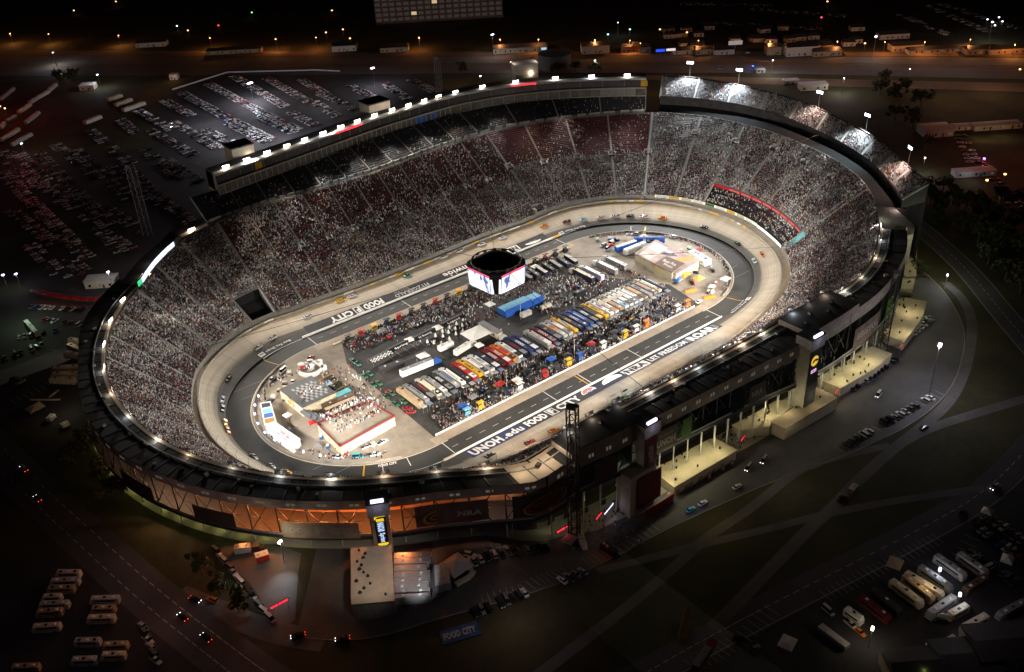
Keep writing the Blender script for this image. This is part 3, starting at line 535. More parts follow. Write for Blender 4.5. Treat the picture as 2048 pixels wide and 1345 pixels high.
def canopy(name, label, cat, u0, u1, band, deck, roofm, wallm, loww, win=True):
    t = thing(name, label, cat); us = frange(u0, u1, 4)
    mb = MB(); slab(mb, us, lambda u: rin(u) + 1.4, rout, ZC - .8, ZC, roofm)
    for u in frange(u0 + 2, u1 - 2, 5): slab(mb, [u, u + .3], lambda u: rin(u) + 1.6, lambda u: rout(u) - .2, ZC + .004, ZC + .16, DARK)
    slab(mb, us, lambda u: rin(u) + 4.6, lambda u: rin(u) + 5.1, ZC + .17, ZC + .5, GREY); mb.build('roof', t)
    mb = MB(); slab(mb, us, rin, lambda u: rin(u) + 1.4, ZC - 1.2, ZC + .12, ROOFT); mb.build('roof_edge', t)
    mb = MB(); loft(mb, us, lambda u: [(rout(u) + .05, ZC - .05), (rout(u) + .05, ZC - band), (rout(u) - 9, ZC - band)], [BANDM, DARK]); mb.build('suite_band', t)
    if win:
        for u in frange(u0 + 4, u1 - 4, 8):
            w = MB()
            for a in (u - 1.1, u + .3): loft(w, [a, a + .9], lambda u: [(rout(u) + .1, ZC - band * .36), (rout(u) + .1, ZC - band * .62)], WINL)
            w.build('window', t)
    dk = deck if callable(deck) else (lambda u: deck)
    mb = MB(); loft(mb, us, lambda u: [(rout(u) - 9, ZC - band), (rout(u) - 13, dk(u))], wallm); mb.build('upper_wall', t)
    mb = MB(); slab(mb, us, lambda u: rout(u) - 13, lambda u: rout(u) + .6, lambda u: dk(u) - 1.5, dk, DARK); mb.build('concourse_deck', t)
    mb = MB(); loft(mb, us, lambda u: [(rout(u) + .45, dk(u)), (rout(u) + .45, dk(u) + 1.2), (rout(u) + .5, dk(u) + 1.2)], GREY); mb.build('railing', t)
    mb = MB(); loft(mb, [u for u in us if not 836 < u < 960], lambda u: [(rout(u) - 7, 0), (rout(u) - 7, dk(u) - 1.5)], loww)
    if u0 == 676: loft(mb, frange(us[max(i for i, q in enumerate(us) if q <= 836)], u1, 4), lambda u: [(rout(u) - 7, 0), (rout(u) - 7, dk(u) - 1.5)], BROWNB); mb.build('lower_wall', t)  # unlit stretch of wall: its darkness is put into the colour
    for u in frange(u0 + 3, u1 - 5, 9): w = MB(); zz = hill(*P(u, rout(u))[:2]); loft(w, [u, u + 3.4], lambda u: [(rout(u) - 6.9, zz), (rout(u) - 6.9, zz + 2.8)], DARK); w.build('doorway', t)
    mb = MB(); loft(mb, us, lambda u: [(rtop(u) + .6, ZC - 1), (rout(u) - 14, 0)], DARK); mb.build('understand', t); deck = dk((u0 + u1) / 2)
    c0 = MB(); c0.tube((0, 0, 0), (0, 0, deck - 1.5), .32, LGREY, 6); c0.tube((0, 0, deck), (0, 0, ZC - band), .3, BLACK, 6); c0.tube((0, .1, deck), (8, .1, ZC - band), .2, BLACK, 4); c0.tube((8, .1, deck), (0, .1, ZC - band), .2, BLACK, 4); c0.tube((0, .1, 0), (3.2, 3.5, deck - 1.5), .2, LGREY, 4)  # upper steel black: silhouette against the orange light put into the colour
    c0.tube((0, .1, (deck + ZC - band) / 2), (8, .1, (deck + ZC - band) / 2), .15, BLACK, 4)
    c0 = c0.build('steel_column', t)
    for k, u in enumerate(frange(u0 + 1, u1 - 9, 8)):
        o = c0 if k == 0 else c0.copy()
        if k: COL.objects.link(o)
        o.parent = t; o.location = P(u, rout(u) - .5, 0); q = P(u + 8, rout(u + 8) - .5) - P(u, rout(u) - .5); o.rotation_euler = (0, 0, math.atan2(q.y, q.x))
    return t
L0 = 676; L1 = 902
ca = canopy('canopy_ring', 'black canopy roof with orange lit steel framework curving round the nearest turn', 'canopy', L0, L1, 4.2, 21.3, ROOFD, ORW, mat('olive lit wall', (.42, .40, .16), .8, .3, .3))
cb = canopy('suite_block', 'long dark suite block with lit ground floor behind the front straight', 'suites', L1 - PER + .5, 172, 6.6, curve([(890, 21), (60, 20), (105, 19.2), (150, 15.5), (240, 15)]), ROOFD, mat('dim concourse wall', (.20, .19, .16), .8, .3, .2), mat('pale concourse wall', (.34, .33, .28), .8, .3, .3))
cc = canopy('suite_block', 'curved dark suite block past the tower bearing the yellow fish sign', 'suites', 172.5, 236, 6.5, 15.3, ROOFD, MATS['dim concourse wall'], MATS['pale concourse wall'])
# raised roofs on the suite block
for u0, u1, lab in ((6, 40, 'raised dark roof block beside the tall lattice mast'), (140, 178, 'raised dark roof block behind the tower with the yellow fish sign')):
    t = thing('roof_block', lab, 'roof block'); us = frange(u0, u1, 3); mb = MB(); slab(mb, us, lambda u: rin(u) + .2, lambda u: rout(u) + .3, ZC + .14, ZC + 2.6, BANDM); mb.build('wall', t)
    mb = MB(); slab(mb, us, lambda u: rin(u) + .1, lambda u: rout(u) + .35, ZC + 2.6, ZC + 3.0, ROOFD); mb.build('roof', t)
    for k in range(4):
        mb = MB(); q = P(u0 + 5 + k * 8, rout(u0 + 5) - 6 - (k % 2) * 4); mb.box((q.x, q.y, ZC + 3), (1.6, 1.4, 1.1), GREY, .1 * k); mb.build('roof_unit', t)
rg = random.Random(9)
for t_, ua, ub_ in ((ca, 684, 892), (cb, 45, 135), (cc, 182, 232)):
    for k in range(int((ub_ - ua) / 9)):
        u = ua + 4 + k * 9 + rg.uniform(-3, 3); q = P(u, rin(u) + (rout(u) - rin(u)) * rg.uniform(.3, .8)); m_ = MB(); m_.box((q.x, q.y, ZC), (rg.uniform(.8, 2.2), rg.uniform(.8, 1.6), rg.uniform(.4, 1.1)), (GREY, DARK, BANDM)[k % 3], rg.uniform(0, 3)); m_.build('roof_unit', t_)
# tan lit end of the canopy beside the lattice mast
t = thing('roof_deck', 'floodlit tan roof deck at the corner where the canopy meets the front suites', 'roof deck'); mb = MB()
slab(mb, frange(896, 908, 3), lambda u: rin(u) + 1.5, lambda u: rout(u) - .3, ZC + .02, ZC + .15, ROOFT); mb.build('deck', t); q = P(903, 136); mb = MB(); mb.box((q.x, q.y, ZC + .15), (2.4, 1.8, 1.2), DARK, .4, (.8, .8)); mb.build('roof_unit', t)
# left rim return and the long led screen
t = thing('canopy_ring', 'short tan rim roof between the led screen and the back suites', 'canopy'); us = frange(632, 676, 4)
mb = MB(); slab(mb, us, rin, lambda u: rin(u) + 4, lambda u: ZC - 1.4 if u > 650 else ZC + 1, lambda u: ZC + .1 if u > 650 else ZC + 2.4, ROOFT); mb.build('roof_edge', t)
mb = MB(); slab(mb, us, lambda u: rin(u) + 4, lambda u: rin(u) + 13, lambda u: ZC - 1.4 if u > 650 else ZC + 1, lambda u: ZC if u > 650 else ZC + 2.3, ROOFD); mb.build('roof', t)
mb = MB(); loft(mb, us, lambda u: [(rin(u) + 13, ZC - 1), (rin(u) + 8, 0)], DARK); loft(mb, us, lambda u: [(rin(u) + 4, ZC - 1), (rtop(u) + .4, ztop(u) - 1)], DARK); mb.build('rear_frame', t)
t = thing('led_screen', 'long bright white and blue led screen strip on the far left rim', 'screen'); us = frange(652, 676, 2)
mb = MB(); loft(mb, us, lambda u: [(rin(u) - .3, ZC + .2), (rin(u) - .3, ZC + 3.2)], mat('led screen white', (.5, .5, .6), .4, 0, em=1.6, emc=(.72, .82, 1))); mb.build('screen', t)
mb = MB(); loft(mb, frange(676.1, 679, 1.4), lambda u: [(rin(u) - .3, ZC + .2), (rin(u) - .3, ZC + 3.2)], mat('led screen green', (.1, .5, .2), .4, 0, em=.7, emc=(.05, .9, .35))); mb.build('screen_end', t, label='green end of the screen')
mb = MB(); loft(mb, frange(652, 679, 2), lambda u: [(rin(u), ZC - .2), (rin(u), ZC + 3.4), (rin(u) + .5, ZC + 3.4), (rin(u) + .5, ZC - .2)], BLACK); mb.build('frame', t)
# ---------------------------------------------------------------- banners on the facades
def banner(parent, u0, u1, z0, z1, m, words, off=.9, extra=None):
    mb = MB(); loft(mb, frange(u0, u1, 4), lambda u: [(rout(u) + off, z0), (rout(u) + off, z1), (rout(u) + off - .15, z1)], m)
    for tx, mm, a, b, ya, yb, bold in words: mb.text(tx, mm, lambda x, y: (lambda u: P(u, rout(u) + off + .08, z0 + ya + y))(u0 + a + x), bold, b - a, yb - ya)
    if extra: extra(mb)
    return mb.build('banner', parent)
DIM = mat('grey lettering', (.30, .28, .25), .8, .2); BROWNB = mat('brown banner and unlit wall', (.055, .04, .03), .8, .3, .2); TANB = mat('dusty tan banner', (.27, .21, .16), .8, .25, .25)
DUSK = mat('dusk photo banner', (.13, .085, .075), .8, .5, .12); PALE = mat('pale lettering', (.45, .36, .30), .8, .2); YELD = mat('dull gold ink', (.40, .24, .06), .8, .2); REDD = mat('dull red ink', (.24, .03, .02), .8, .2)
def ringo(u, rz, ru_, zc, m, wid=.5, off=1.02, n=40, heart=False):
    def f(mb):
        for i in range(n):
            pts = []
            for k, s in ((i, 1), (i + 1, 1), (i + 1, 1 - wid / ru_), (i, 1 - wid / ru_)):
                t = 2 * PI * k / n; q = math.sin(t)
                pts.append(P(u + ru_ * s * math.cos(t), rout(u) + off, zc + rz * s * (q * (.55 if q > 0 else 1.25) if heart else q)))
            mb.face(pts, m)
    return f
banner(ca, 838, 858, 20.8, 28.4, TANB, [('FOOD', DIM, .8, 7.6, 2.4, 5.2, .04), ('CITY', DIM, 12.4, 19, 2.4, 5.2, .04), ('F', DIM, 8.8, 11.2, 1.8, 5.8, .05)])
banner(ca, 782, 797, 22, 29, BROWNB, [])
banner(ca, 812, 825, 22, 29, BROWNB, [])
def fish(mb): [f(mb) for f in (ringo(877.2, 3, 3.6, 27, YELD, .7), ringo(877.2, 1.2, 1.9, 27, YELD, .6))]
banner(ca, 872, 889, 23.3, 33, DUSK, [('NRA', PALE, 10, 15.5, 3, 5.6, .04)], extra=fish)
def hrt(mb): [f(mb) for f in (ringo(901.5, 4.2, 6.2, 28.6, YELD, .5, heart=True), ringo(901.5, 3.4, 5.2, 28.6, REDD, .6, heart=True))]
banner(ca, 894, 909.5, 22.6, 33, BROWNB, [('SPRINT', REDD, 4.2, 10.8, 4.6, 6.4, .03), ('CUP', REDD, 5.8, 9.2, 7, 8.6, .03)], extra=hrt)
banner(cb, 17, 27, 20.5, 31, mat('dark film banner', (.07, .05, .04), .8, .4, .15), [])
banner(cb, 48, 60, 20.5, 30, BROWNB, [('UNOH', DIM, .8, 11, 1.6, 5.2, .05), ('EARN YOUR DEGREE', DIM, 2.2, 9.5, 6.2, 7.4, 0)])
banner(cb, 63, 68, 20.5, 30, mat('green lit panel', (.05, .16, .02), .8, .3, .3), [])  # green light of this bay put into the panel colour
banner(cb, 92, 99, 20, 30, GLASS, [])
banner(cb, 102, 112, 20, 29, BROWNB, [('NRA', DIM, 1.5, 8, 3, 6, .03)])
banner(cc, 177, 193, 16, 27, DUSK, [('BRISTOL', DIM, 3, 15, 4, 7.5, .03)])
banner(cc, 199, 206, 15.2, 27, mat('green lit panel', (.05, .16, .02)), [])  # same green light painted as a panel
# ---------------------------------------------------------------- towers
def tower(u, lab, w, d, h, off, front, extra):
    q = P(u, rout(u) + off); zg = hill(q.x, q.y); t = thing('elevator_tower', lab, 'tower', q, rotu(u))
    # local +y faces out of the stadium
    mb = MB(); mb.box((0, 0, zg), (w, d, h - zg), mat('tower precast', (.40, .36, .29), .75, .15, .4)); mb.build('shaft', t)
    mb = MB(); mb.box((0, 0, h), (w + 1.6, d + 1.6, 5.6), mat('tower cap', (.34, .31, .28), .75, .2, .4)); mb.box((0, 0, h + 5.6), (w + 1.8, d + 1.8, .5), ROOFD)
    for s in (1,): mb.disc
    mb.build('cap', t)
    f = MB(); f.box((0, d / 2 + .1, zg + .5), (w * .94, .2, h - 1 - zg), front); extra(f, w, d, h); f.build('sign_face', t)
    e = MB(); 
    for sx in (0,):
        e.mesh([(2.2 * math.cos(a) , d / 2 + .86, h + 2.8 + 1.9 * math.sin(a)) for a in [2 * PI * i / 20 for i in range(20)]], [tuple(range(20))], INK)
        e.mesh([(-w / 2 - .86, 2.2 * math.cos(a), h + 2.8 + 1.9 * math.sin(a)) for a in [2 * PI * i / 20 for i in range(20)]], [tuple(range(20))], INK)
        e.mesh([(w / 2 + .86, 2.2 * math.cos(a), h + 2.8 + 1.9 * math.sin(a)) for a in [2 * PI * i / 20 for i in range(20)]], [tuple(range(20))[::-1]], INK)
    e.build('round_emblem', t)
    l = MB(); l.box((0, d / 2 + .2, h + 6.1), (w * .7, .9, 1.1), mat('blue white led', (.5, .5, .8), .4, 0, em=2.2, emc=(.72, .72, 1))); l.build('roof_sign', t, label='glowing violet white sign on the tower top')
    qq = P(u, rout(u) + off + d / 2 + 3.5, h + 4); lamp('POINT', qq, 160, (.8, .75, 1)); 
    return t
# text runs so that it reads from outside: local x axis points to -u after the half turn, so letters use -x
def wt(f, txt, m, x0, x1, z0, z1, y, bold=.03, vert=False):
    if vert: f.text(txt, m, lambda a, b: (x0 + (x1 - x0) * (1 - b), y, z1 - a), bold, z1 - z0, 1)
    else: f.text(txt, m, lambda a, b: (-(x0 + a), y, z0 + b), bold, x1 - x0, z1 - z0)
CRIM = mat('crimson banner', (.11, .008, .013), .7, .2, .3)
def ex1(f, w, d, h): wt(f, 'SPEEDWAY TV', PALE, -1.3, 1.3, 17, h - 5, d / 2 + .26, .03, True)
for uu in (898, 904, 3): lamp('POINT', P(uu, rout(uu) - 6, 43), 1500, (1, .82, .62))  # bare lamps added above the tan roof deck to brighten it
t1 = tower(41.5, 'crimson fronted elevator tower with tall vertical lettering on the front suites', 7.2, 6.4, 35, 1.5, CRIM, ex1)
mb = MB(); mb.box((5.2, .6, 0), (13.5, 7.6, 20), MATS['tower precast']); mb.box((5.2, .6, 20), (13.8, 7.9, .4), ROOFT); mb.build('stair_wing', t1)
mb = MB(); mb.box((1.8, 5.0, 3), (13, .3, 15), CRIM); mb.box((-1, 8.5, 0), (15, 1, 4.5), MAROON); mb.build('lower_banner', t1)
def ex2(f, w, d, h):
    y = d / 2 + .24; f.mesh([(2.6 * math.cos(a), y, h - 6.5 + 2.6 * math.sin(a)) for a in [2 * PI * i / 24 for i in range(24)]], [tuple(range(24))], mat('glowing yellow sign', (.7, .42, .03), .5, 0, em=.75, emc=(1, .62, .06)))
    FI = mat('fish ink', (.10, .09, .04), .6, .2); f.mesh([(x, y + .05, h - 6.5 + z) for x, z in ((1.9, -.3), (.9, .8), (-.6, 1.1), (-1.9, .4), (-2.6, .9), (-2.4, -.5), (-1.5, -.6), (-.2, -.1), (1.1, -.9))], [tuple(range(9))], FI)
    f.box((0, y, h - 12.6), (3.6, .1, 1.6), mat('pink lit sign', (.8, .4, .7), .5, 0, em=1.0, emc=(1, .55, .95))); wt(f, 'NRA', MAROON, -1.5, 1.5, h - 12.4, h - 11.3, y + .08)
    f.box((0, y, 3), (w * .9, .05, 15), mat('mural', (.05, .05, .05), .8, .5, .5))
t2 = tower(137.5, 'beige elevator tower bearing the round yellow fish sign on its outer face', 8.2, 6.6, 36.5, 2.0, BLACK, ex2)
def ex3(f, w, d, h):
    y = d / 2 + .24; f.box((0, y, 17), (4.1, .12, 17.8), BLACK); YS = mat('yellow screen', (.8, .55, .02), .5, 0, em=.9, emc=(1, .66, .02)); WS = mat('blue white screen', (.5, .6, 1), .5, 0, em=1.1, emc=(.55, .72, 1))
    f.box((0, y + .08, 17.2), (3.9, .06, 2.0), YS); f.box((0, y + .08, 31.8), (2.8, .06, 1.2), YS)
    f.mesh([(a, y + .15, b) for a, b in ((1.95, 34.6), (-1.95, 34.6), (-1.95, 33.9), (.9, 33.9), (1.95, 32.6))], [tuple(range(5))], YS)
    f.mesh([(a, y + .15, b) for a, b in ((1.9, 20.9), (0, 19.8), (-1.9, 20.9), (-1.9, 21.6), (1.9, 21.6))], [tuple(range(5))], YS); f.mesh([(a, y + .15, b) for a, b in ((1.9, 19.4), (-1.9, 20.1), (-1.9, 19.5))], [tuple(range(3))], YS)
    wt(f, 'NASCAR', WS, -1.2, 1.2, 27, 31.4, y + .16, .05, True); wt(f, 'Sprint', WS, -1.2, 1.2, 22, 26.4, y + .16, .03, True)
t3 = tower(863.5, 'pale elevator tower with the tall black and yellow lit screen near the warehouse', 6.6, 5.4, 34.5, 1.8, MATS['tower precast'], ex3)
# ---------------------------------------------------------------- stadium lights
LON = mat('lit floodlight', (.9, .9, .9), .4, 0, em=14, emc=(1, .95, .88)); LONB = mat('lit cool floodlight', (.9, .9, .95), .4, 0, em=14, emc=(.75, .82, 1))
def rack(n=6, h=2.0, w=4.4, pole=.12, lab='', m=LON):
    t = thing('floodlight_rack', lab, 'floodlight')
    mb = MB(); mb.tube((0, 0, 0), (0, 0, h), pole, BLACK, 5); mb.build('post', t); mb = MB(); mb.box((0, 0, h), (w, .18, .18), BLACK); mb.box((0, 0, h - .8), (w, .14, .14), BLACK); mb.build('crossbar', t)
    for k in range(n):
        mb = MB(); x = -w / 2 + w * (k + .5) / n
        for z in (h + .1, h - .75): mb.box((x, -.2, z), (.55, .4, .5), BLACK); mb.face([(x - .25, -.42, z + .03), (x + .25, -.42, z + .03), (x + .25, -.42, z + .47), (x - .25, -.42, z + .47)], m)
        mb.build('lamp', t)
    return t
R0 = rack(lab='black floodlight rack standing on the canopy edge over the nearest turn')
spots = []
def place(u, r, z, lab, grp, first=False, pw=1.0, warm=1.0, tr=None, glow=1.0, cone=40):
    o = R0 if first else dup(R0, (0, 0, 0), 0)
    o.location = P(u, r, z); o.rotation_euler = (0, 0, rotu(u)); o['label'] = lab; o['group'] = grp
    col = (1, .945, .85) if warm > .9 else (1, .80, .62) if warm > .5 else (.85, .92, 1)
    lamp('SPOT', P(u, r - 1.2, z + 2.4), 190000 * pw, col, P(u, tr if tr is not None else 55, 0), cone, .7, 1.0)
    if glow: lamp('POINT', P(u, r + 1.5, z + 1.15), 950 * glow * (.35 + ((u * 37) % 10) / 7), col, None, rad=.25)
wv = [1, .7, 1, 1, .6, .3, 1, .7, 1, .3, 1, .7]
near = [690, 704, 720, 736, 752, 769, 788, 803, 820, 836, 851, 866, 880, 892]
names = ['first', 'second', 'third', 'fourth', 'fifth', 'sixth', 'seventh', 'eighth', 'ninth', 'tenth', 'eleventh', 'twelfth', 'thirteenth', 'fourteenth', 'fifteenth', 'sixteenth', 'seventeenth', 'eighteenth', 'nineteenth', 'twentieth']
for k, u in enumerate(near): place(u, rin(u) + .5, ZC + .1, f'floodlight rack on the near canopy edge, {names[k]} counted from the led screen end', 'canopy floodlights', k == 0, .85, wv[k % 12], 14, 1.0, 40)
for k, u in enumerate([634, 644, 656, 664, 672]): place(u, rin(u) + .5, ZC + (2.4 if u < 651 else .3), f'floodlight rack above the led screen rim, {names[k]} from the back suites', 'led rim floodlights', False, .9, wv[k + 3], 24, .8, 40)
for k, u in enumerate([14, 26, 40, 58, 72, 86, 100, 114, 128, 148, 160, 172]): place(u, rin(u) + .5, ZC + (.15 if 44 < u < 138 else 3.0), f'floodlight rack on the front suite roof, {names[k]} from the lattice mast', 'front roof floodlights', False, 1.15, wv[k % 12], 56 if k % 2 else 34, 1.1, 44)
for k, u in enumerate([184, 196, 212, 226, 236]): place(u, rin(u) + .5, ZC + .15, f'floodlight rack on the right rim roof, {names[k]} from the raised roof block', 'right rim floodlights', False, .8, wv[k + 2], 14, 1.0, 36)
bk = [622, 608, 594, 580, 567, 553, 539, 526, 512, 498, 485, 472, 460, 450, 440, 428, 414, 401, 388]
for k, u in enumerate(bk): place(u, rfac(u) + 3.0, ZR + .1, f'bright floodlight rack on the back suite roof, {names[k]} from the stair tower end', 'back roof floodlights', False, 1.1 if k % 2 else .8, wv[(k + 4) % 12], 20 if k % 2 else 58, 1.7 if k < 14 else 1.5, 50)
for ua, z0, rr0, ub_, pw in ((600, ZR + 3, 168, 716, 1), (570, ZR + 3, 168, 742, 1), (540, ZR + 3, 175, 770, 1), (22, ZC + 4, 129, 735, .8), (45, ZC + 4, 129, 760, .8), (70, ZC + 4, 129, 700, .8), (450, ZR + 3, 178, 262, 1), (420, ZR + 3, 172, 240, 1), (395, ZR + 3, 166, 215, 1), (110, ZC + 4, 130, 290, .8), (135, ZC + 4, 130, 330, .8), (160, ZC + 4, 131, 310, .8), (700, ZC + 3, 123, 560, .7), (200, ZC + 3, 131, 470, .7)):
    lamp('SPOT', P(ua, rr0, z0), 620000 * pw, (1, .94, .84), P(ub_, 82, 8), 48, .9, 1.0)  # extra spots without racks, added to light the far banking and stands
# tall pole lights behind the upper deck of the right hand turn
PL = thing('light_pole', 'tall floodlight pole behind the upper deck', 'light pole'); mb = MB(); mb.tube((0, 0, -55), (0, 0, 11), .3, STEEL, 6, .2); mb.build('pole', PL); mb = MB(); mb.box((0, 0, 11), (4.6, .2, .2), STEEL); mb.box((0, 0, 10), (4.6, .2, .2), STEEL); mb.build('crossbar', PL)
for k in range(5):
    mb = MB(); x = -1.9 + .95 * k
    for z in (10.1, 11.1): mb.box((x, -.25, z), (.7, .5, .75), BLACK); mb.face([(x - .32, -.52, z + .03), (x + .32, -.52, z + .03), (x + .32, -.52, z + .7), (x - .32, -.52, z + .7)], LONB)
    mb.build('lamp', PL)
for k, (u, cw) in enumerate([(367, 0), (350, 0), (319, 1), (296, 0), (268, 1), (258, 1)][:5]):
    r, z = ru[2](u) + 1.2, ru[3](u); lab = f'tall floodlight pole behind the floodlit upper deck, {names[k]} from the dividing wall'
    if k == 0: PL.location = P(u, r, z); PL.rotation_euler.z = rotu(u); PL['label'] = lab; PL['group'] = 'upper deck light poles'
    else: dup(PL, P(u, r, z), rotu(u), lab, 'upper deck light poles')
    lamp('SPOT', P(u, r - 1.5, z + 11), (110000, 140000, 60000, 120000, 50000)[k], ((.85, .92, 1), (.8, .9, 1), (1, .75, .62), (.8, .95, 1), (1, .72, .6))[k], P(u, r - 13, z - 6), 100, .7, .6)
    lamp('SPOT', P(u, r - 1.5, z + 11.3), 520000, (.95, .97, 1), P(u, 26, 0), 28, .9, .8)
# warm and white lamps inside the facades
for k, u in enumerate(frange(790, 868, 6.5)): lamp('POINT', P(u, rout(u) - 4.5, 30), 7500 if u > 825 else 2900, (1, .30, .08) if u > 818 else (1, .60, .34), rad=.5)
for u in (706, 722, 738, 754, 770): lamp('POINT', P(u, rout(u) - 4.5, 29), 420, (1, .62, .36))
for u in (890, 897): lamp('POINT', P(u, rout(u) - 4.5, 29), 1300, (1, .66, .5))
for u in frange(748, 832, 7): lamp('POINT', P(u, rout(u) - 2, 18.6), 130, (.9, .9, .25))
for u in frange(-2, 232, 8): lamp('POINT', P(u, rout(u) - 3.5, 11), 130, (.98, .92, .55), rad=.6)
for u in (28, 33, 70, 112, 118, 152, 158, 196): lamp('POINT', P(u, rout(u) - 4, 22), 110, (.8, .95, .8))
lamp('POINT', P(66, rout(66) - 3, 24), 160, (.5, 1, .05)); lamp('POINT', P(202, rout(202) - 2, 24), 90, (.6, 1, .1)); lamp('POINT', P(96, rout(96) - 2, 24), 60, (.1, .3, 1))
# ================================================================ vehicles
def rz_px(a, b, z=0): p, q = at(*a, z), at(*b, z); return math.atan2(q.y - p.y, q.x - p.x)
PAINT = {k: mat('car paint ' + k, c, .28, .06, 2.) for k, c in dict(white=(.62, .62, .61), silver=(.36, .37, .38), grey=(.12, .12, .125), black=(.015, .015, .017), red=(.30, .02, .02), blue=(.03, .09, .30), green=(.03, .17, .09), tan=(.33, .27, .19), maroon=(.12, .015, .02), yellow=(.72, .42, .02), orange=(.70, .20, .02), cyan=(.05, .40, .48), lavender=(.40, .38, .55), lightblue=(.28, .52, .70)).items()}
HEADL = mat('headlight', (.8, .8, .8), .3, 0); TAILL = mat('tail light', (.3, .01, .01), .3, 0); HLON = mat('lit headlight', (1, 1, 1), .3, 0, em=6, emc=(.9, .93, 1)); TLON = mat('lit tail light', (.6, .02, .02), .3, 0, em=4, emc=(1, .04, .03))
WH = MB(); WH.tube((0, -.11, 0), (0, .11, 0), .33, TYRE, 10); WH.tube((0, -.115, 0), (0, .115, 0), .18, STEEL, 8)
BASE = PAINT['white']
def profile(mb, secs, m):
    """continuous hull through cross-sections (x, half width, z bottom, z top, top half width)"""
    vs = []
    for x, w, z0, z1, wt_ in secs: vs += [(x, -w, z0), (x, w, z0), (x, w, (z0 + z1) / 2), (x, wt_, z1), (x, -wt_, z1), (x, -w, (z0 + z1) / 2)]
    n = len(secs); fs = [(0, 1, 2, 3, 4, 5)[::-1], tuple(range((n - 1) * 6, n * 6))]
    for i in range(n - 1):
        for k in range(6): a, b = i * 6 + k, i * 6 + (k + 1) % 6; fs.append((a, b, b + 6, a + 6))
    return mb.mesh(vs, fs, m)
def make_car(kind, name='parked_car', lights=0, wheels=True):
    t = thing(name, 'parked car standing in a marked bay', 'car'); L = {'sedan': 4.7, 'suv': 4.8, 'pickup': 5.6, 'van': 5.2}[kind]; x0, x1 = -L / 2, L / 2; w = .92
    b = MB(); hb = .95 if kind in ('suv', 'pickup') else .86
    profile(b, [(x0, w * .86, .35, hb - .12, w * .72), (x0 + .3, w, .25, hb, w * .86), (0, w, .25, hb + .04, w * .88), (x1 - 1.2, w, .25, hb - .03, w * .86), (x1 - .2, w * .92, .28, hb - .18, w * .74), (x1, w * .8, .35, hb - .3, w * .62)], BASE); b.build('body', t)
    g = {'sedan': (x0 + .75, x1 - 1.35, .5, .62, 1.38), 'suv': (x0 + .15, x1 - 1.3, .12, .6, 1.72), 'pickup': (-.75, x1 - 1.5, .25, .6, 1.75), 'van': (x0 + .1, x1 - .7, .1, .7, 2.1)}[kind]
    c = MB(); profile(c, [(g[0], w * .85, hb - .1, hb + .02, w * .83), (g[0] + g[2], w * .86, hb - .1, g[4], w * .7), (g[1] - g[3], w * .86, hb - .1, g[4], w * .7), (g[1], w * .85, hb - .1, hb, w * .82)], GLASS); c.build('window', t)
    r = MB(); profile(r, [(g[0] + g[2] + .02, w * .66, g[4] - .03, g[4] + .02, w * .64), (0, w * .68, g[4] - .03, g[4] + .05, w * .66), (g[1] - g[3] - .02, w * .66, g[4] - .03, g[4] + .02, w * .64)], BASE); r.build('roof', t)
    if kind == 'pickup': d = MB(); d.box((x0 + .95, 0, hb - .02), (1.75, 1.45, .05), BLACK); d.build('cargo_bed', t)
    for s in (-1, 1):
        if wheels:
            for x in (x0 + .85, x1 - .9): WH.build('wheel', t, (x, s * .8, .33))
        h = MB(); h.box((x1 - .02, s * .55, .52), (.12, .34, .16), HLON if lights else HEADL); h.build('headlight', t); h = MB(); h.box((x0 - .02, s * .6, .6), (.1, .3, .16), TLON if lights else TAILL); h.build('tail_light', t)
    return t
CARS = {}
def car(kind, color, loc, rz, label, group=None, name='parked_car', lit=0):
    key = (kind, name, lit); sw = {BASE: PAINT[color]}
    if key not in CARS:
        CARS[key] = make_car(kind, name, lit); o = CARS[key]; o.location = loc; o.rotation_euler = (0, 0, rz); o['label'] = label
        if group: o['group'] = group
        for ch in o.children_recursive:
            for s in ch.material_slots:
                if s.material is BASE: s.link = 'OBJECT'; s.material = PAINT[color]
        return o
    o = dup(CARS[key], loc, rz, label, group)
    for ch in o.children_recursive:
        for s in ch.material_slots:
            if s.link == 'OBJECT': s.material = PAINT[color]
    return o
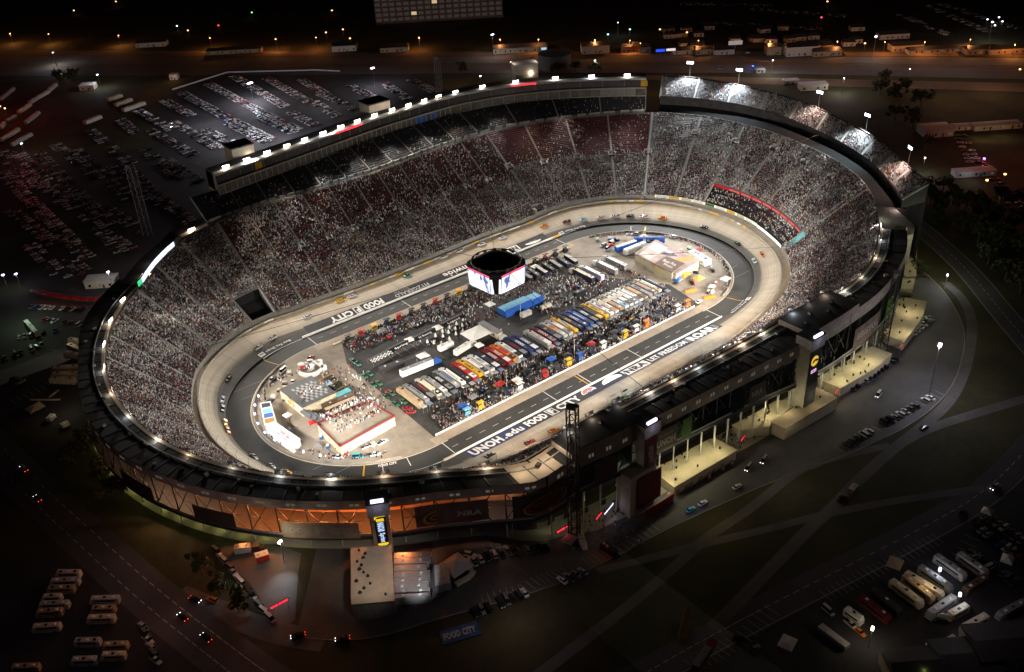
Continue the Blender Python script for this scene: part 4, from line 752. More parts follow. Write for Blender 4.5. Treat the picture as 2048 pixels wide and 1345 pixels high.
# ---------------------------------------------------------------- race cars on the banking
RC = {}
NUMS = iter([str(n) for n in (24, 48, 11, 22, 4, 20, 2, 88, 18, 5, 14, 99, 16, 9, 31, 42, 1, 55, 15, 3, 78, 41, 43, 47, 13, 17, 27, 51, 95, 10, 7, 38, 34, 26, 98, 36)])
def race_car(px, py, c1, c2, lab, face=1, z=None):
    t = thing('race_car', lab, 'race car', group='stock cars racing round the oval')
    u, r = upx(px, py, 3.); r = min(max(r, 70), 86); z = zb(u, r); u, r = upx(px, py, z); z = zb(u, r) + .02; p = P(u, r, z)
    tang = (P(u + 2, r) - P(u - 2, r)).normalized(); dr = P(u, r + 2) - P(u, r - 2); slope = math.atan2(zb(u, r + 1.5) - zb(u, r - 1.5), 3); rz = math.atan2(tang.y, tang.x)
    t.location = p; t.rotation_mode = 'QUATERNION'
    xa = tang; rad = P(u, r + 1) - P(u, r); up = Vector((0, 0, 1)); ya = -(rad * math.cos(slope) + up * math.sin(slope)); za = xa.cross(ya).normalized(); ya = za.cross(xa)
    t.rotation_quaternion = Matrix((xa, ya, za)).transposed().to_quaternion()
    b = MB(); L = 5.3; x0, x1 = -L / 2, L / 2; w = 1.02; m = PAINT[c1]
    profile(b, [(x0, w * .9, .2, .88, w * .84), (x0 + .4, w, .14, .95, w * .9), (0, w, .12, .9, w * .92), (x1 - 1.2, w, .12, .82, w * .9), (x1 - .25, w * .95, .1, .62, w * .82), (x1, w * .86, .1, .42, w * .7)], m); b.build('body', t)
    c = MB(); profile(c, [(x0 + .9, .84, .8, .9, .8), (x0 + 1.7, .84, .8, 1.3, .66), (.15, .84, .8, 1.3, .66), (.95, .86, .8, .86, .8)], GLASS); c.build('window', t)
    f = MB(); f.box((x0 + 2.3, 0, 1.29), (1.5, 1.3, .06), m, 0, (.92, .92)); f.build('roof', t)
    s = MB(); s.box((x1 - .75, 0, .80), (1.1, 1.2, .03), PAINT[c2]); s.box((x0 + .5, 0, .95), (.5, 1.7, .03), PAINT[c2]); s.build('hood_panel', t)
    n = next(NUMS); k = MB(); k.text(n, PAINT['black' if c1 in ('white', 'yellow', 'silver', 'lightblue', 'lavender', 'orange') else 'white'], lambda x, y: (x0 + 1.75 + y, .45 - x, 1.36), .03, .9, 1.0); k.build('roof_number', t)
    e = MB(); e.box((x0 + .08, 0, .95), (.1, 1.7, .28), BLACK); e.build('spoiler', t)
    for sy in (-1, 1):
        for x in (x0 + 1., x1 - 1.05): WH.build('wheel', t, (x, sy * .9, .33))
    return t
for a in [(614, 636, 'white', 'blue', 'white race car with blue hood alone on the back straight by the crossover gate'), (680, 602, 'yellow', 'black', 'yellow and black race car leading a close pair on the back straight'), (704, 593, 'white', 'red', 'white and red race car hugging the wall behind the yellow and black one'),
          (797, 551, 'yellow', 'yellow', 'all yellow race car against the yellow wall panels of the back straight'), (814, 552, 'green', 'white', 'green and white race car tucked beside the all yellow one'), (887, 517, 'white', 'green', 'white race car with green hood beside the yellow wall panel'), (918, 505, 'white', 'grey', 'white and grey race car close to the wall left of the hanging screens'),
          (962, 491, 'white', 'lightblue', 'white race car above the hanging screens on the back straight'), (1004, 477, 'white', 'silver', 'white race car entering the far turn behind the orange one'), (1088, 452, 'orange', 'yellow', 'orange race car low on the track at the mouth of the far turn'),
          (1133, 442, 'maroon', 'black', 'maroon race car at the head of the nose to tail train in the far turn'), (1166, 439, 'lightblue', 'white', 'light blue race car second in the nose to tail train'), (1201, 436, 'white', 'orange', 'white and orange race car third in the nose to tail train'), (1231, 433, 'white', 'maroon', 'white race car with maroon hood in the middle of the train'), (1260, 434, 'black', 'grey', 'black race car between two pale ones in the far turn train'), (1288, 435, 'white', 'red', 'white race car with red hood ahead of the black one in the train'), (1325, 438, 'orange', 'yellow', 'orange and yellow race car last of the train in the far turn'),
          (1408, 457, 'black', 'white', 'black race car with white hood on the dark groove of the far turn'), (1475, 489, 'black', 'green', 'dark race car below the white led ribbon in the right turn'), (1525, 506, 'orange', 'black', 'orange race car running high under the overhead cable'), (1509, 523, 'white', 'lightblue', 'white race car with pale blue hood at the right apex'),
          (543, 678, 'white', 'maroon', 'white race car with maroon hood entering the left turn first of two'), (516, 695, 'white', 'black', 'white and black race car entering the left turn behind another white one'), (457, 759, 'black', 'tan', 'black and tan race car alone in the left turn'), (445, 801, 'lavender', 'white', 'lavender race car high in the left turn'), (445, 819, 'black', 'white', 'dark race car right behind the lavender one'), (450, 846, 'yellow', 'yellow', 'bright yellow race car leading a pair in the left turn'), (455, 862, 'orange', 'white', 'orange and white race car pushing the bright yellow one'),
          (506, 912, 'silver', 'red', 'silver race car with red hood near the canopy in the near turn'), (540, 931, 'white', 'black', 'white race car with black hood beside the near canopy'), (572, 944, 'yellow', 'orange', 'yellow and orange race car half hidden by the near canopy'), (981, 912, 'black', 'white', 'black and white race car below the painted blue strip'), (1060, 887, 'red', 'grey', 'red and grey race car on the front straight beside the wall'), (1107, 864, 'orange', 'yellow', 'orange race car on the front straight beside the lattice mast')]: race_car(*a)
# ================================================================ infield
mb = MB(); mb.face([(-88, -53, .012), (90, -53, .012), (95, -24, .012), (76, 6, .012), (72, 30, .012), (68, 53, .012), (-76, 53, .012), (-86, 30, .012)], PAD); struct(mb.build('paddock'))
mb = MB()
for base in (0, SP2): loft(mb, frange(base - 1, base + 181, 13), lambda u: [(RB - .2, .016), (51.5, .016)], STALL)
struct(mb.build('pit_stalls'))
mb = MB()
for k in range(9): x = -66 + k * 5; mb.box((x, 21.5 + k % 2, .02), (.15, 12, .004), LGREY)
for x, y, w, d in ((18, 22, 14, .15), (18, 34, 14, .15), (11, 28, .15, 12), (25, 28, .15, 12), (35, 30, 10, .15), (-60, 12, 22, .15)): mb.box((x, y, .02), (w, d, .004), LGREY)
struct(mb.build('bay_marking'))
def wall(u0, u1, r, h, m, label, w=.35, cat='wall', name='pit_wall', st=6):
    mb = MB(); slab(mb, frange(u0, u1, st), r, r + w, 0, h, m); return tag(mb.build(name), label, cat)
wall(1.5, 178, RP, 1.0, WHITE, 'long white pit wall beside the front straight lettering'); wall(SP2 + 3, SP2 + 181, RP, 1.2, WHITE, 'long white pit wall beside the back straight lettering')
wall(3, 176, 51.0, .9, WHITE, 'low white wall between front pit stalls and the crews'); wall(SP2 + 4, SP2 + 172, 51.0, .9, CREAM, 'low cream wall between back pit stalls and the crews')
IW = mat('infield wall', (.30, .27, .23), .8, .3, .3); wall(205, 430, RB - 1.2, 1.1, IW, 'low grey wall curving round the right end of the infield', .5); wall(665, 880, RB - 1.2, 1.1, IW, 'low grey wall curving round the left end of the infield', .5)
mb = MB(); slab(mb, frange(SP2 - 4, SP2 + 3, 2), RP - .1, RP + .6, 0, 1.0, YEL); tag(mb.build('crash_barrier'), 'yellow water barrels at the far end of the back pit wall', 'barrier')
mb = MB(); slab(mb, frange(-6, 1.2, 2), RP - .1, RP + .6, 0, 1.0, CREAM); tag(mb.build('crash_barrier'), 'white and yellow barrels at the near end of the front pit wall', 'barrier')
# ---------------------------------------------------------------- haulers
LT = 16.2
def hauler(x, y, c, rear, lab, text=None, tc=None, panel=None, grp='team haulers parked side by side', rz=0., cab=None, side=None, awn=GREY, L=LT):
    t = thing('hauler', lab, 'truck', (x, y, 0), rz, grp); h = 4.05; W2 = 2.6
    b = MB(); b.box((0, 0, .95), (W2, L, h - .95), side or c); b.build('trailer', t)
    b = MB(); b.box((0, -L * .5 + L * .64, h), (W2 - .12, L * .7, .05), c); b.build('roof', t)
    b = MB(); b.box((0, -L * .5 + L * .145, h), (W2 - .14, L * .27, .05), rear); b.build('rear_roof', t)
    if panel: b = MB(); b.box((0, L * .1, h + .06), (W2 - .5, L * .42, .03), panel); b.build('roof_panel', t)
    b = MB(); b.box((0, L * .46, h + .06), (1.2, .8, .35), DARK, 0, (.8, .8)); b.build('roof_unit', t)
    if not text and not panel: b = MB(); b.box((-.55 if int(x) % 2 else .5, L * .12, h + .06), (.55, L * .5, .03), (SILVER, DARK, RED, BLUE, CREAM)[int(abs(x)) % 5]); b.build('roof_stripe', t)
    b = MB(); b.box((.4, -L * .36, h + .06), (1.1, 1.5, .05), (DARK, WHITE, GREY)[int(abs(x * 3)) % 3]); b.box((-.6, -L * .22, h + .06), (.6, .6, .3), GREY, 0, (.7, .7)); b.build('roof_hatch', t)
    if text: b = MB(); b.text(text, tc or WHITE, lambda p, q: (-.85 + q, L * .30 - p, h + .12), .03, min(L * .42, .95 * len(text) + .6), 1.7); b.build('roof_lettering', t)
    m = cab or c; b = MB(); b.box((0, L / 2 + 2.6, .5), (2.4, 3.6, 2.4), m, 0, (.92, .8), (0, -.25)); b.box((0, L / 2 + 1.7, 2.9), (2.3, 1.9, .75), m, 0, (.9, .6), (0, -.3)); b.build('tractor', t)
    b = MB(); b.box((0, L / 2 + 3.1, 2.0), (2.15, 1.0, .95), GLASS, 0, (.9, .5), (0, -.3)); b.build('windscreen', t)
    for s in (-1, 1):
        for yy in (-L / 2 + 1.6, -L / 2 + 2.9, L / 2 + 3.4): o = WH.build('wheel', t, (s * 1.12, yy, .5)); o.rotation_euler.z = PI / 2; o.scale = (1.5, 1.5, 1.5)
    if awn: b = MB(); b.box((0, -L / 2 - 1.9, 2.9), (2.5, 3.0, .1), awn, 0, (1, .96)); [b.tube((sx, -L / 2 - 3.3, 0), (sx, -L / 2 - 3.3, 2.9), .05, STEEL, 4) for sx in (-1.1, 1.1)]; b.build('awning', t)
    return t
K = 'black'; PINK = mat('pink paint', (.62, .05, .30), .5, .1)
G1 = [(TAN, TAN, 'tan hauler with a gold ring on its side, nearest the green cars', None, None, None), (GREY, GREY, 'grey hauler second from the green cars', None, None, None), (BLACK, GREY, 'black hauler with grey rear roof between grey and cream ones', None, None, None), (CREAM, BLACK, 'cream roofed hauler with black rear roof', None, None, None), (SILVER, WHITE, 'silver hauler with white rear beside the cream roofed one', None, None, None), (BLACK, GREY, 'black hauler with white block lettering on its roof', 'LENOX', WHITE, None), (GREY, LGREY, 'plain grey hauler between black lettered and white roofed ones', None, None, None), (WHITE, WHITE, 'all white roofed hauler next to the small black one', None, None, None), (BLACK, DARK, 'all black hauler beside the red roofed one with white rear', None, None, None), (RED, WHITE, 'red hauler with white rear roof beside the yellow one', 'AARP', WHITE, None), (YEL, YEL, 'yellow hauler with red heart lettering on its roof', "Love's", BLACK, None), (WHITE, NAVY, 'white hauler with navy rear roof right of the yellow one', None, None, None), (WHITE, SILVER, 'white hauler with big blue insurance lettering on the roof', 'GEICO', UBL, None), (NAVY, WHITE, 'navy hauler with a white oval on its roof', '5', WHITE, None), (MAROON, BLACK, 'dark maroon hauler with thin white lettering', 'BUDWEISER', WHITE, None), (RED, WHITE, 'bright red hauler with white roof lettering twice over', 'TARGET', WHITE, None), (ORNG, BLACK, 'orange red hauler with black and yellow rear roof', None, None, RED), (WHITE, BLACK, 'white roofed hauler with a blue globe', None, None, LGREY), (BLACK, GREY, 'black hauler with a small red panel on the roof', None, None, MAROON), (UBL, UBL, 'royal blue hauler with pale lettering', 'RUNNERS', WHITE, None), (UBL, WHITE, 'royal blue hauler at the gap in the row', 'GOODWRENCH', WHITE, None)]
G2 = [(LGREY, WHITE, 'light grey hauler with a maroon stripe panel at the gap in the row', 'FURNITURE', WHITE, MAROON), (MAROON, GREY, 'maroon hauler with a line of white circles on its roof', 'O O O O', WHITE, None), (NAVY, GREY, 'dark navy hauler with a small yellow arches letter', 'M', YEL, None), (LGREY, LGREY, 'pale hauler with black letters on an orange roof panel', 'CAT', BLACK, ORNG), (LGREY, GREY, 'pale hauler with a magenta mark on its roof', 'T', PINK, WHITE), (YEL, YEL, 'yellow hauler with a long grey stripe', None, None, SILVER), (NAVY, NAVY, 'navy hauler with dim gold lettering', 'NAPA', YEL, None), (UBL, UBL, 'blue hauler right of the navy one with gold lettering', "LOWE'S", WHITE, None), (BLUE, NAVY, 'bright blue hauler in the middle of the blue group', None, None, None), (NAVY, GREY, 'navy hauler with a white roof panel in the blue group', 'PEPSI', WHITE, None), (DARK, YEL, 'charcoal hauler with yellow rear left of the yellow lettered one', None, None, None), (YEL, YEL, 'yellow hauler with black roof lettering', 'DEWALT', BLACK, None), (WHITE, WHITE, 'white hauler with purple and orange courier lettering', 'FedEx', mat('purple ink', (.10, .02, .22), .6, 0), None), (WHITE, ORNG, 'white hauler with maroon edge and tan rear', None, None, None), (TAN, TAN, 'tan hauler with big pale candy lettering', 'm&m', CREAM, None), (WHITE, LBLUE, 'white hauler with sky blue rear roof', 'aspen', LBLUE, None), (WHITE, BLACK, 'white roofed hauler with an orange disc', 'O', ORNG, None), (WHITE, BLACK, 'white roofed hauler with a black panel left of the plain one', '11', BLACK, None), (WHITE, BROWN, 'plain white roofed hauler with brown rear left of the tan lettered one', None, None, None), (TAN, BROWN, 'tan hauler with orange lettering near the right end', 'ARRIS', ORNG, None), (GREY, GREY, 'grey hauler with dark lettering near the right end', 'MOBIL', BLACK, None), (mat('taupe paint', (.28, .23, .18), .6, .1), BROWN, 'taupe hauler third from the right end of the row', None, None, None), (CREAM, TAN, 'cream hauler second from the right end of the row', None, None, None), (NAVY, NAVY, 'navy hauler at the right end of the row', None, None, None)]
def row(G, a, b, z=4.05):
    p, q = at(*a, z), at(*b, z)
    for k, g in enumerate(G):
        t = k / (len(G) - 1); x, y = p.x + (q.x - p.x) * t, p.y + (q.y - p.y) * t
        hauler(x, y, g[0], g[1], g[2], g[3], g[4], g[5], awn=(LGREY, GREY, BLACK, mat('blue grey awning', (.20, .25, .36), .6, .1))[(k * 7) % 4], side=g[0])
row(G1, (822.7, 791), (1054, 684)); row(G2, (1079, 674), (1309, 566))
BK = 'haulers parked by the far pit boxes'
for px, py, c, s, lab in ((1168, 546.5, CREAM, NAVY, 'cream roofed navy hauler by the empty bays'), (1186.8, 542, WHITE, mat('violet white paint', (.5, .48, .62), .5, .1), 'white hauler beside the cream roofed navy one'), (1214.2, 531, WHITE, GREY, 'white roofed grey hauler with a maroon disc on its side'), (1233, 522, WHITE, GREY, 'far white roofed grey hauler beside the tan concrete')):
    p = at(px, py, 4.05); o = hauler(p.x, p.y, c, c, lab, grp=BK, side=s, awn=None)
    if s is GREY:
        e = MB(); 
        for r_, m in ((1.75, LGREY), (1.45, MAROON), (1.0, LGREY)): e.mesh([(-1.33 - .01 * (2 - r_), -2 + r_ * 1.7 * math.cos(a), 2.5 + r_ * .8 * math.sin(a)) for a in [2 * PI * i / 20 for i in range(20)]], [tuple(range(20))[::-1]], m)
        e.build('side_emblem', o)
# ---------------------------------------------------------------- other trailers, tents and buildings of the paddock
def trailer(a, b, w, h, side, roof, lab, name='box_trailer', cab=None, grp=None, text=None, tc=None):
    """box trailer whose roof ridge runs between two pixels"""
    p, q = at(*a, h), at(*b, h); c = (p + q) / 2; L = (q - p).length; t = thing(name, lab, 'trailer', (c.x, c.y, gh(c.x, c.y)), math.atan2(q.y - p.y, q.x - p.x), grp)
    m = MB(); m.box((0, 0, .7), (L, w, h - .7), side); m.build('body', t); m = MB(); m.box((0, 0, h), (L - .1, w - .1, .07), roof); m.build('roof', t)
    for k in range(2): m = MB(); m.box((L * (-.25 + .5 * k), 0, h + .07), (1., .9, .3), LGREY, 0, (.8, .8)); m.build('roof_unit', t)
    for s in (-1, 1):
        for x in (-L / 2 + 1.2, -L / 2 + 2.3): o = WH.build('wheel', t, (x, s * (w / 2 - .15), .45)); o.scale = (1.3, 1.3, 1.3)
    if cab: m = MB(); m.box((L / 2 + 2.2, 0, .5), (3.6, 2.4, 2.5), cab, 0, (.8, .92), (-.25, 0)); m.box((L / 2 + 4.2, 0, .5), (1.4, 2.0, 1.2), cab, 0, (.9, .9)); m.build('tractor', t); m = MB(); m.box((L / 2 + 2.9, 0, 2.2), (1.2, 2.1, .7), GLASS, 0, (.5, .9), (-.2, 0)); m.build('windscreen', t)
    if text: m = MB(); m.text(text, tc or WHITE, lambda x, y: (-L * .35 + x, -w / 2 - .04, 1.4 + y), .03, L * .6, 1.4); m.build('side_lettering', t)
    return t
trailer((801, 742), (864, 717), 2.7, 4.1, WHITE, SILVER, 'white semi trailer with weathered silver roof and blue tractor in the paddock', 'semi_trailer', BLUE)
trailer((758, 737), (806, 720), 3, 3.2, DARK, DARK, 'low dark trailer beside the white semi trailer', 'flat_trailer')
trailer((1196, 609), (1246, 587), 3.4, 4.2, MAROON, CREAM, 'maroon and flame painted semi trailer with cream roof and blue tractor facing the screens', 'semi_trailer', None, None, 'CHEVROLET', ORNG)
p = at(1191, 612); trailer((1182, 617), (1193, 612), 2.5, 2.9, BLUE, BLUE, 'dark blue tractor unit ahead of the maroon semi trailer', 'tractor_unit', BLUE)
trailer((877, 694), (905, 682), 2.6, 3.4, WHITE, WHITE, 'white box trailer left of the white box truck', 'box_trailer'); trailer((910, 702), (938, 684), 2.6, 3.6, WHITE, WHITE, 'white box truck below the big square tent', 'box_truck', WHITE)
trailer((1042, 628), (1061, 620), 2.6, 3.0, LGREY, LGREY, 'short pale grey trailer in front of the blue stage', 'box_trailer'); trailer((1082, 614), (1101, 606), 2.4, 2.4, CREAM, CREAM, 'cream trailer between the blue stage and maroon semi', 'box_trailer')
trailer((1150, 586), (1171, 576), 3, 3.4, BLACK, DARK, 'black trailer on the empty bays behind the maroon semi', 'box_trailer'); 
for k in range(7): cx, cy = 1052 + 15 * k, 549 - 5.5 * k; trailer((cx - 11, cy - 7), (cx + 11, cy + 7), 2.4, 3.0, (BLACK, DARK, NAVY)[k % 3], (GREY, BLACK, LGREY, DARK)[k % 4], f'dark equipment trailer in the row right of the hanging screens, {names[k]} from the screens', 'equipment_trailer', None, 'equipment trailers right of the hanging screens')
t = thing('show_stage', 'bright blue hospitality stage with rows of spectators on its roof', 'stage')
for k, (a, b) in enumerate((((1003, 620), (1056, 597)), ((1058, 598), (1078, 589)))):
    p, q = at(*a, 4), at(*b, 4); c = (p + q) / 2; L = (q - p).length; rz = math.atan2(q.y - p.y, q.x - p.x)
    m = MB(); m.box((c.x, c.y, .3), (L, 7.5, 3.6), BLUE, rz); m.box((c.x, c.y, 3.9), (L - .4, 7.1, .1), LBLUE, rz); m.build('platform', t); m = MB(); m.box((c.x - math.sin(rz) * -3.5, c.y - math.cos(rz) * 3.5, 3.9), (L, .12, 1.0), BLUE, rz); m.build('guard_rail', t)
def tent(px, py, w, d, h, m, lab, rz=0., peak=1.4, grp=None, name='canopy_tent', open_=True, z0=0.):
    p = at(px, py, h) if z0 == 0 else at(px, py, h + z0); t = thing(name, lab, 'tent', (p.x, p.y, z0 + gh(p.x, p.y)), rz, grp)
    mb = MB(); e = [(-w / 2, -d / 2), (w / 2, -d / 2), (w / 2, d / 2), (-w / 2, d / 2)]
    vs = [(x, y, h) for x, y in e] + [(0, 0, h + peak)] + [(x, y, h - .35) for x, y in e]; mb.mesh(vs, [(0, 1, 4), (1, 2, 4), (2, 3, 4), (3, 0, 4)] + [(5 + i, 5 + (i + 1) % 4, (i + 1) % 4, i) for i in range(4)], m); mb.build('canopy', t)
    for x, y in e: l = MB(); l.tube((x * .97, y * .97, 0), (x * .97, y * .97, h - .2), .06, STEEL, 4); l.build('pole', t)
    return t
TENT = mat('white tent fabric', (.82, .80, .74), .8, .08, .4)
tent(952, 666, 13, 11, 3.2, TENT, 'big square white marquee in the middle of the paddock', 0, 2.2); tent(980, 608, 4.6, 4.6, 3, TENT, 'small white peaked tent left of the blue stage', 0, 1.6); tent(875, 655, 4.5, 4.5, 3, TENT, 'small white tent above the checkered awnings', 0, 1.4); tent(820, 679, 4.5, 4.5, 3, TENT, 'small white tent beside the black hospitality row', 0, 1.4); tent(846, 711, 5.5, 5, 3, TENT, 'white tent behind the white semi trailer', 0, 1.4); tent(958, 690, 4, 4, 2.8, TENT, 'small white tent between the big marquee and the haulers', 0, 1.)
p, q = at(962, 645, 3.4), at(1000, 667, 3.4); c = (p + q) / 2; t = thing('control_building', 'long cream paddock building with a green topped open end', 'building', (c.x, c.y, 0), math.atan2(q.y - p.y, q.x - p.x)); L = (q - p).length
m = MB(); m.box((0, 0, 0), (L, 3.4, 3.6), CREAMW); m.build('wall', t); m = MB(); m.box((0, 0, 3.6), (L + .3, 3.7, .2), GREY); m.build('roof', t)
for k in range(3): m = MB(); m.box((L * (-.3 + .3 * k), -1.71, 1.2), (1.2, .06, 1.1), GLASS); m.build('window', t)
m = MB(); m.box((L / 2 + 2.2, .2, 0), (3, 3.2, 2.6), WHITE); m.build('annex', t)
# white parasols over the hospitality tables
um = thing('parasol', 'closed white parasol at the paddock tables', 'parasol', group='white parasols at the paddock tables'); m = MB(); m.tube((0, 0, 0), (0, 0, 2.6), .05, STEEL, 4); m.build('pole', um); m = MB(); m.tube((0, 0, 1.1), (0, 0, 2.9), .75, TENT, 8, .08); m.build('canopy', um); m = MB(); m.tube((0, 0, .7), (0, 0, .78), .8, WHITE, 10); m.build('table', um)
for k, (px, py) in enumerate([(855, 684), (868, 686), (883, 688), (871, 672), (886, 673), (899, 678), (885, 663), (897, 665), (912, 668), (899, 656), (911, 658), (925, 652), (913, 648), (926, 662), (898, 690), (926, 640)]):
    o = um if k == 0 else dup(um, (0, 0, 0), 0, 'closed white parasol over a round table left of the big square marquee', 'white parasols at the paddock tables'); o.location = at(px, py, 1.2); o.location.z = 0
um['label'] = 'closed white parasol over a round table left of the big square marquee'
# black hospitality awnings with checkered ends along the back pit
CHK = MB(); 
for k, (px, py, L, lab) in enumerate(((760, 712, 13, 'black and white checkered awning in the left part of the paddock'), (800, 690, 15, 'long black awning with white script beside the checkered one'), (848, 668, 15, 'long black awning with white monogram lettering'), (905, 640, 15, 'long black awning nearest the big square marquee'))):
    p = at(px, py, 3); t = thing('awning_tent', lab, 'awning', (p.x, p.y, 0), .08); m = MB(); m.box((0, 0, 2.6), (L, 5.2, .9), BLACK, 0, (1, .1)); m.build('canopy', t)
    m = MB()
    if k == 0:
        for i in range(12):
            for j in range(4):
                if (i + j) % 2: f = lambda s, v: (-L / 2 + s * L / 12, -2.62 + v * .58, 2.66 + v * .21); m.face([f(i, j), f(i + 1, j), f(i + 1, j + 1), f(i, j + 1)], WHITE)
    else: m.text(('', 'Spring', 'H Racing', 'Legend')[k], WHITE, lambda x, y: (-L * .3 + x, -2.4 + y * .95, 2.8 + y * .36), .02, L * .55, 1.6)
    m.build('canopy_print', t)
    for sx in (-1, 1):
        for sy in (-1, 1): l = MB(); l.tube((sx * L * .48, sy * 2.4, 0), (sx * L * .48, sy * 2.4, 2.7), .06, STEEL, 4); l.build('pole', t)
# ---------------------------------------------------------------- pit boxes along both pit walls
def pit_box(u, base, c, lab, grp, big=True):
    q = P(base + u, 48.6); t = thing('pit_box', lab, 'pit box', q, rotu(base + u), grp); m = MB(); m.box((0, 0, .15), (3.2, 1.7, 1.9), c); m.build('cabinet', t)
    m = MB(); m.box((0, .1, 2.05), (3.0, 1.5, .12), BLACK); m.box((0, .7, 2.17), (2.8, .15, .8), c); m.build('deck', t); m = MB(); m.box((0, 0, 4.2), (3.5, 2.3, .22), c, 0, (.94, .9)); m.build('canopy', t)
    for sx in (-1, 1): l = MB(); l.tube((sx * 1.45, .7, 2.1), (sx * 1.45, .7, 4.25), .06, STEEL, 4); l.build('post', t)
    m = MB(); m.box((0, -.2, 2.17), (2.4, .5, .5), DARK); m.build('seat', t); m = MB(); m.tube((1.55, -.9, .3), (1.55, -.9, 5.6), .05, STEEL, 4); m.build('camera_mast', t)
    return t
cn = {id(YEL): 'yellow', id(ORNG): 'orange', id(BLUE): 'blue', id(WHITE): 'white', id(BLACK): 'black', id(DARK): 'charcoal', id(RED): 'red', id(LBLUE): 'sky blue', id(GREY): 'grey', id(NAVY): 'navy', id(MAROON): 'maroon'}
FR = [BLACK, LBLUE, YEL, DARK, NAVY, WHITE, BLACK, RED, DARK, YEL, BLUE, NAVY, WHITE, BLACK, YEL, WHITE, ORNG, BLACK, NAVY, WHITE, ORNG]
def ordn(k, n, a='left', b='right'): return f'{names[k]} from the {a} end' if k < n / 2 else f'{names[n - 1 - k]} from the {b} end'
FX = [15 + 7.9 * k for k in range(21)]
for k, c in enumerate(FR): pit_box(FX[k], 0, c, f'{cn[id(c)]} pit box with canopy on the front pit wall, {ordn(k, 21)}', 'pit boxes on the front pit wall')
BR = [BLACK, DARK, MAROON, BLACK, LBLUE, BLACK, DARK, NAVY, BLACK, DARK, YEL, BLACK, RED, DARK, BLACK, RED, NAVY, YEL, RED, BLACK]
for k, c in enumerate(BR): pit_box(10 + 8.1 * k, SP2, c, f'{cn[id(c)]} pit box with canopy on the back pit wall, {ordn(k, 20, "right", "left")}', 'pit boxes on the back pit wall')
# the crews and guests standing about the infield
pts = []
def scatter(n, x0, x1, y0, y1, z=0): pts.append(np.stack([RNG.uniform(x0, x1, n), RNG.uniform(y0, y1, n), np.full(n, z)], 1))
scatter(900, -82, 84, -50.6, -46.4); scatter(350, -82, 78, -47, -38); scatter(620, -80, -62, -51, -38); scatter(1000, -78, 66, 44, 50.5); scatter(900, -78, 56, 36, 47); scatter(500, -30, 60, 14, 36); scatter(300, 20, 64, -12, 20); scatter(250, 58, 92, -28, 12); scatter(220, -110, -84, -20, 30); scatter(500, 55, 84, -50, -30); scatter(160, 40, 70, -32, -10); scatter(260, -78, 60, -36, -31); scatter(120, 52, 78, 4, 22); scatter(90, -60, 60, 0, 36)
for u in np.linspace(215, 425, 200): q = P(float(u), 54.5 + RNG.uniform(-1.2, 1.2)); pts.append(np.array([[q.x, q.y, 0]]))
for u in np.linspace(680, 870, 110): q = P(float(u), 53 + RNG.uniform(-2.5, 1.2)); pts.append(np.array([[q.x, q.y, 0]]))
# tool carts, tyre stacks and small awnings behind the pit boxes
def cart(c, col):
    t = thing('tool_cart', 'x', 'tool cart'); m = MB(); m.box((0, 0, .25), (2.2, 1.1, 1.3), c); m.build('body', t); m = MB(); m.box((0, 0, 1.55), (2.3, 1.2, .1), BLACK); m.box((.5, .2, 1.65), (.9, .5, .5), GREY); m.build('worktop', t); return t
def tyres():
    t = thing('tyre_stack', 'x', 'tyre stack'); m = MB()
    for x, y in ((-.6, 0), (.15, .1), (.9, -.05)): m.tube((x, y, 0), (x, y, 1.25), .36, TYRE, 9)
    m.build('stack', t); return t
PC = [cart(c, n) for c, n in ((BLACK, 'black'), (RED, 'red'), (NAVY, 'navy'), (GREY, 'grey'), (YEL, 'yellow'), (WHITE, 'white'), (BLUE, 'blue'))] + [tyres()]; PCN = ['black', 'red', 'navy', 'grey', 'yellow', 'white', 'blue', '']; pu = set(); rg = random.Random(21)
def litter(n, x0, x1, y0, y1, wts, zone, grp):
    for k in range(n):
        i = rg.choices(range(8), wts)[0]; loc = (rg.uniform(x0, x1), rg.uniform(y0, y1), .02); lab = f'{PCN[i]} wheeled tool cart among the crews {zone}' if i < 7 else f'stack of black racing tyres among the crews {zone}'
        if i in pu: dup(PC[i], loc, rg.uniform(-.3, 1.9), lab, grp)
        else: pu.add(i); o = PC[i]; o.location = loc; o['label'] = lab; o['group'] = grp
litter(95, -80, 66, -46, -37, (6, 1, 3, 3, 1, 1, 1, 4), 'behind the front pit boxes', 'tool carts behind the front pit boxes')
litter(80, -74, 60, 37, 47, (6, 5, 2, 2, 1, .3, .3, 4), 'behind the back pit boxes', 'tool carts behind the back pit boxes')
litter(22, 30, 62, -8, 16, (6, 1, 2, 3, 0, 0, 1, 2), 'below the far white hauler roofs', 'tool carts below the far haulers')
for k in range(len(PC)):
    if k not in pu:
        for ch in list(PC[k].children): bpy.data.objects.remove(ch)
        bpy.data.objects.remove(PC[k])
AWC = [('black', BLACK), ('navy', NAVY), ('charcoal', DARK), ('grey', GREY), ('white', TENT), ('blue', BLUE), ('red', RED)]
for k in range(18): n_, c_ = AWC[(k * 5) % 7 if k % 3 else k % 3]; x = -74 + k * 8.2; o = tent(900, 700, 4.4, 3.6, 2.6, c_, f'{n_} square awning behind the front pit boxes, {ordn(k, 18)}', .05, .5, 'awnings behind the front pit boxes', 'awning'); o.location = (x, -40.5 - (k % 2) * 3, 0)
for k in range(14): n_, c_ = AWC[(k * 3) % 7 if k % 2 else 0]; x = -66 + k * 9; o = tent(900, 700, 4.4, 3.6, 2.6, c_, f'{n_} square awning behind the back pit boxes, {ordn(k, 14)}', .05, .5, 'awnings behind the back pit boxes', 'awning'); o.location = (x, 40 + (k % 2) * 3.2, 0)
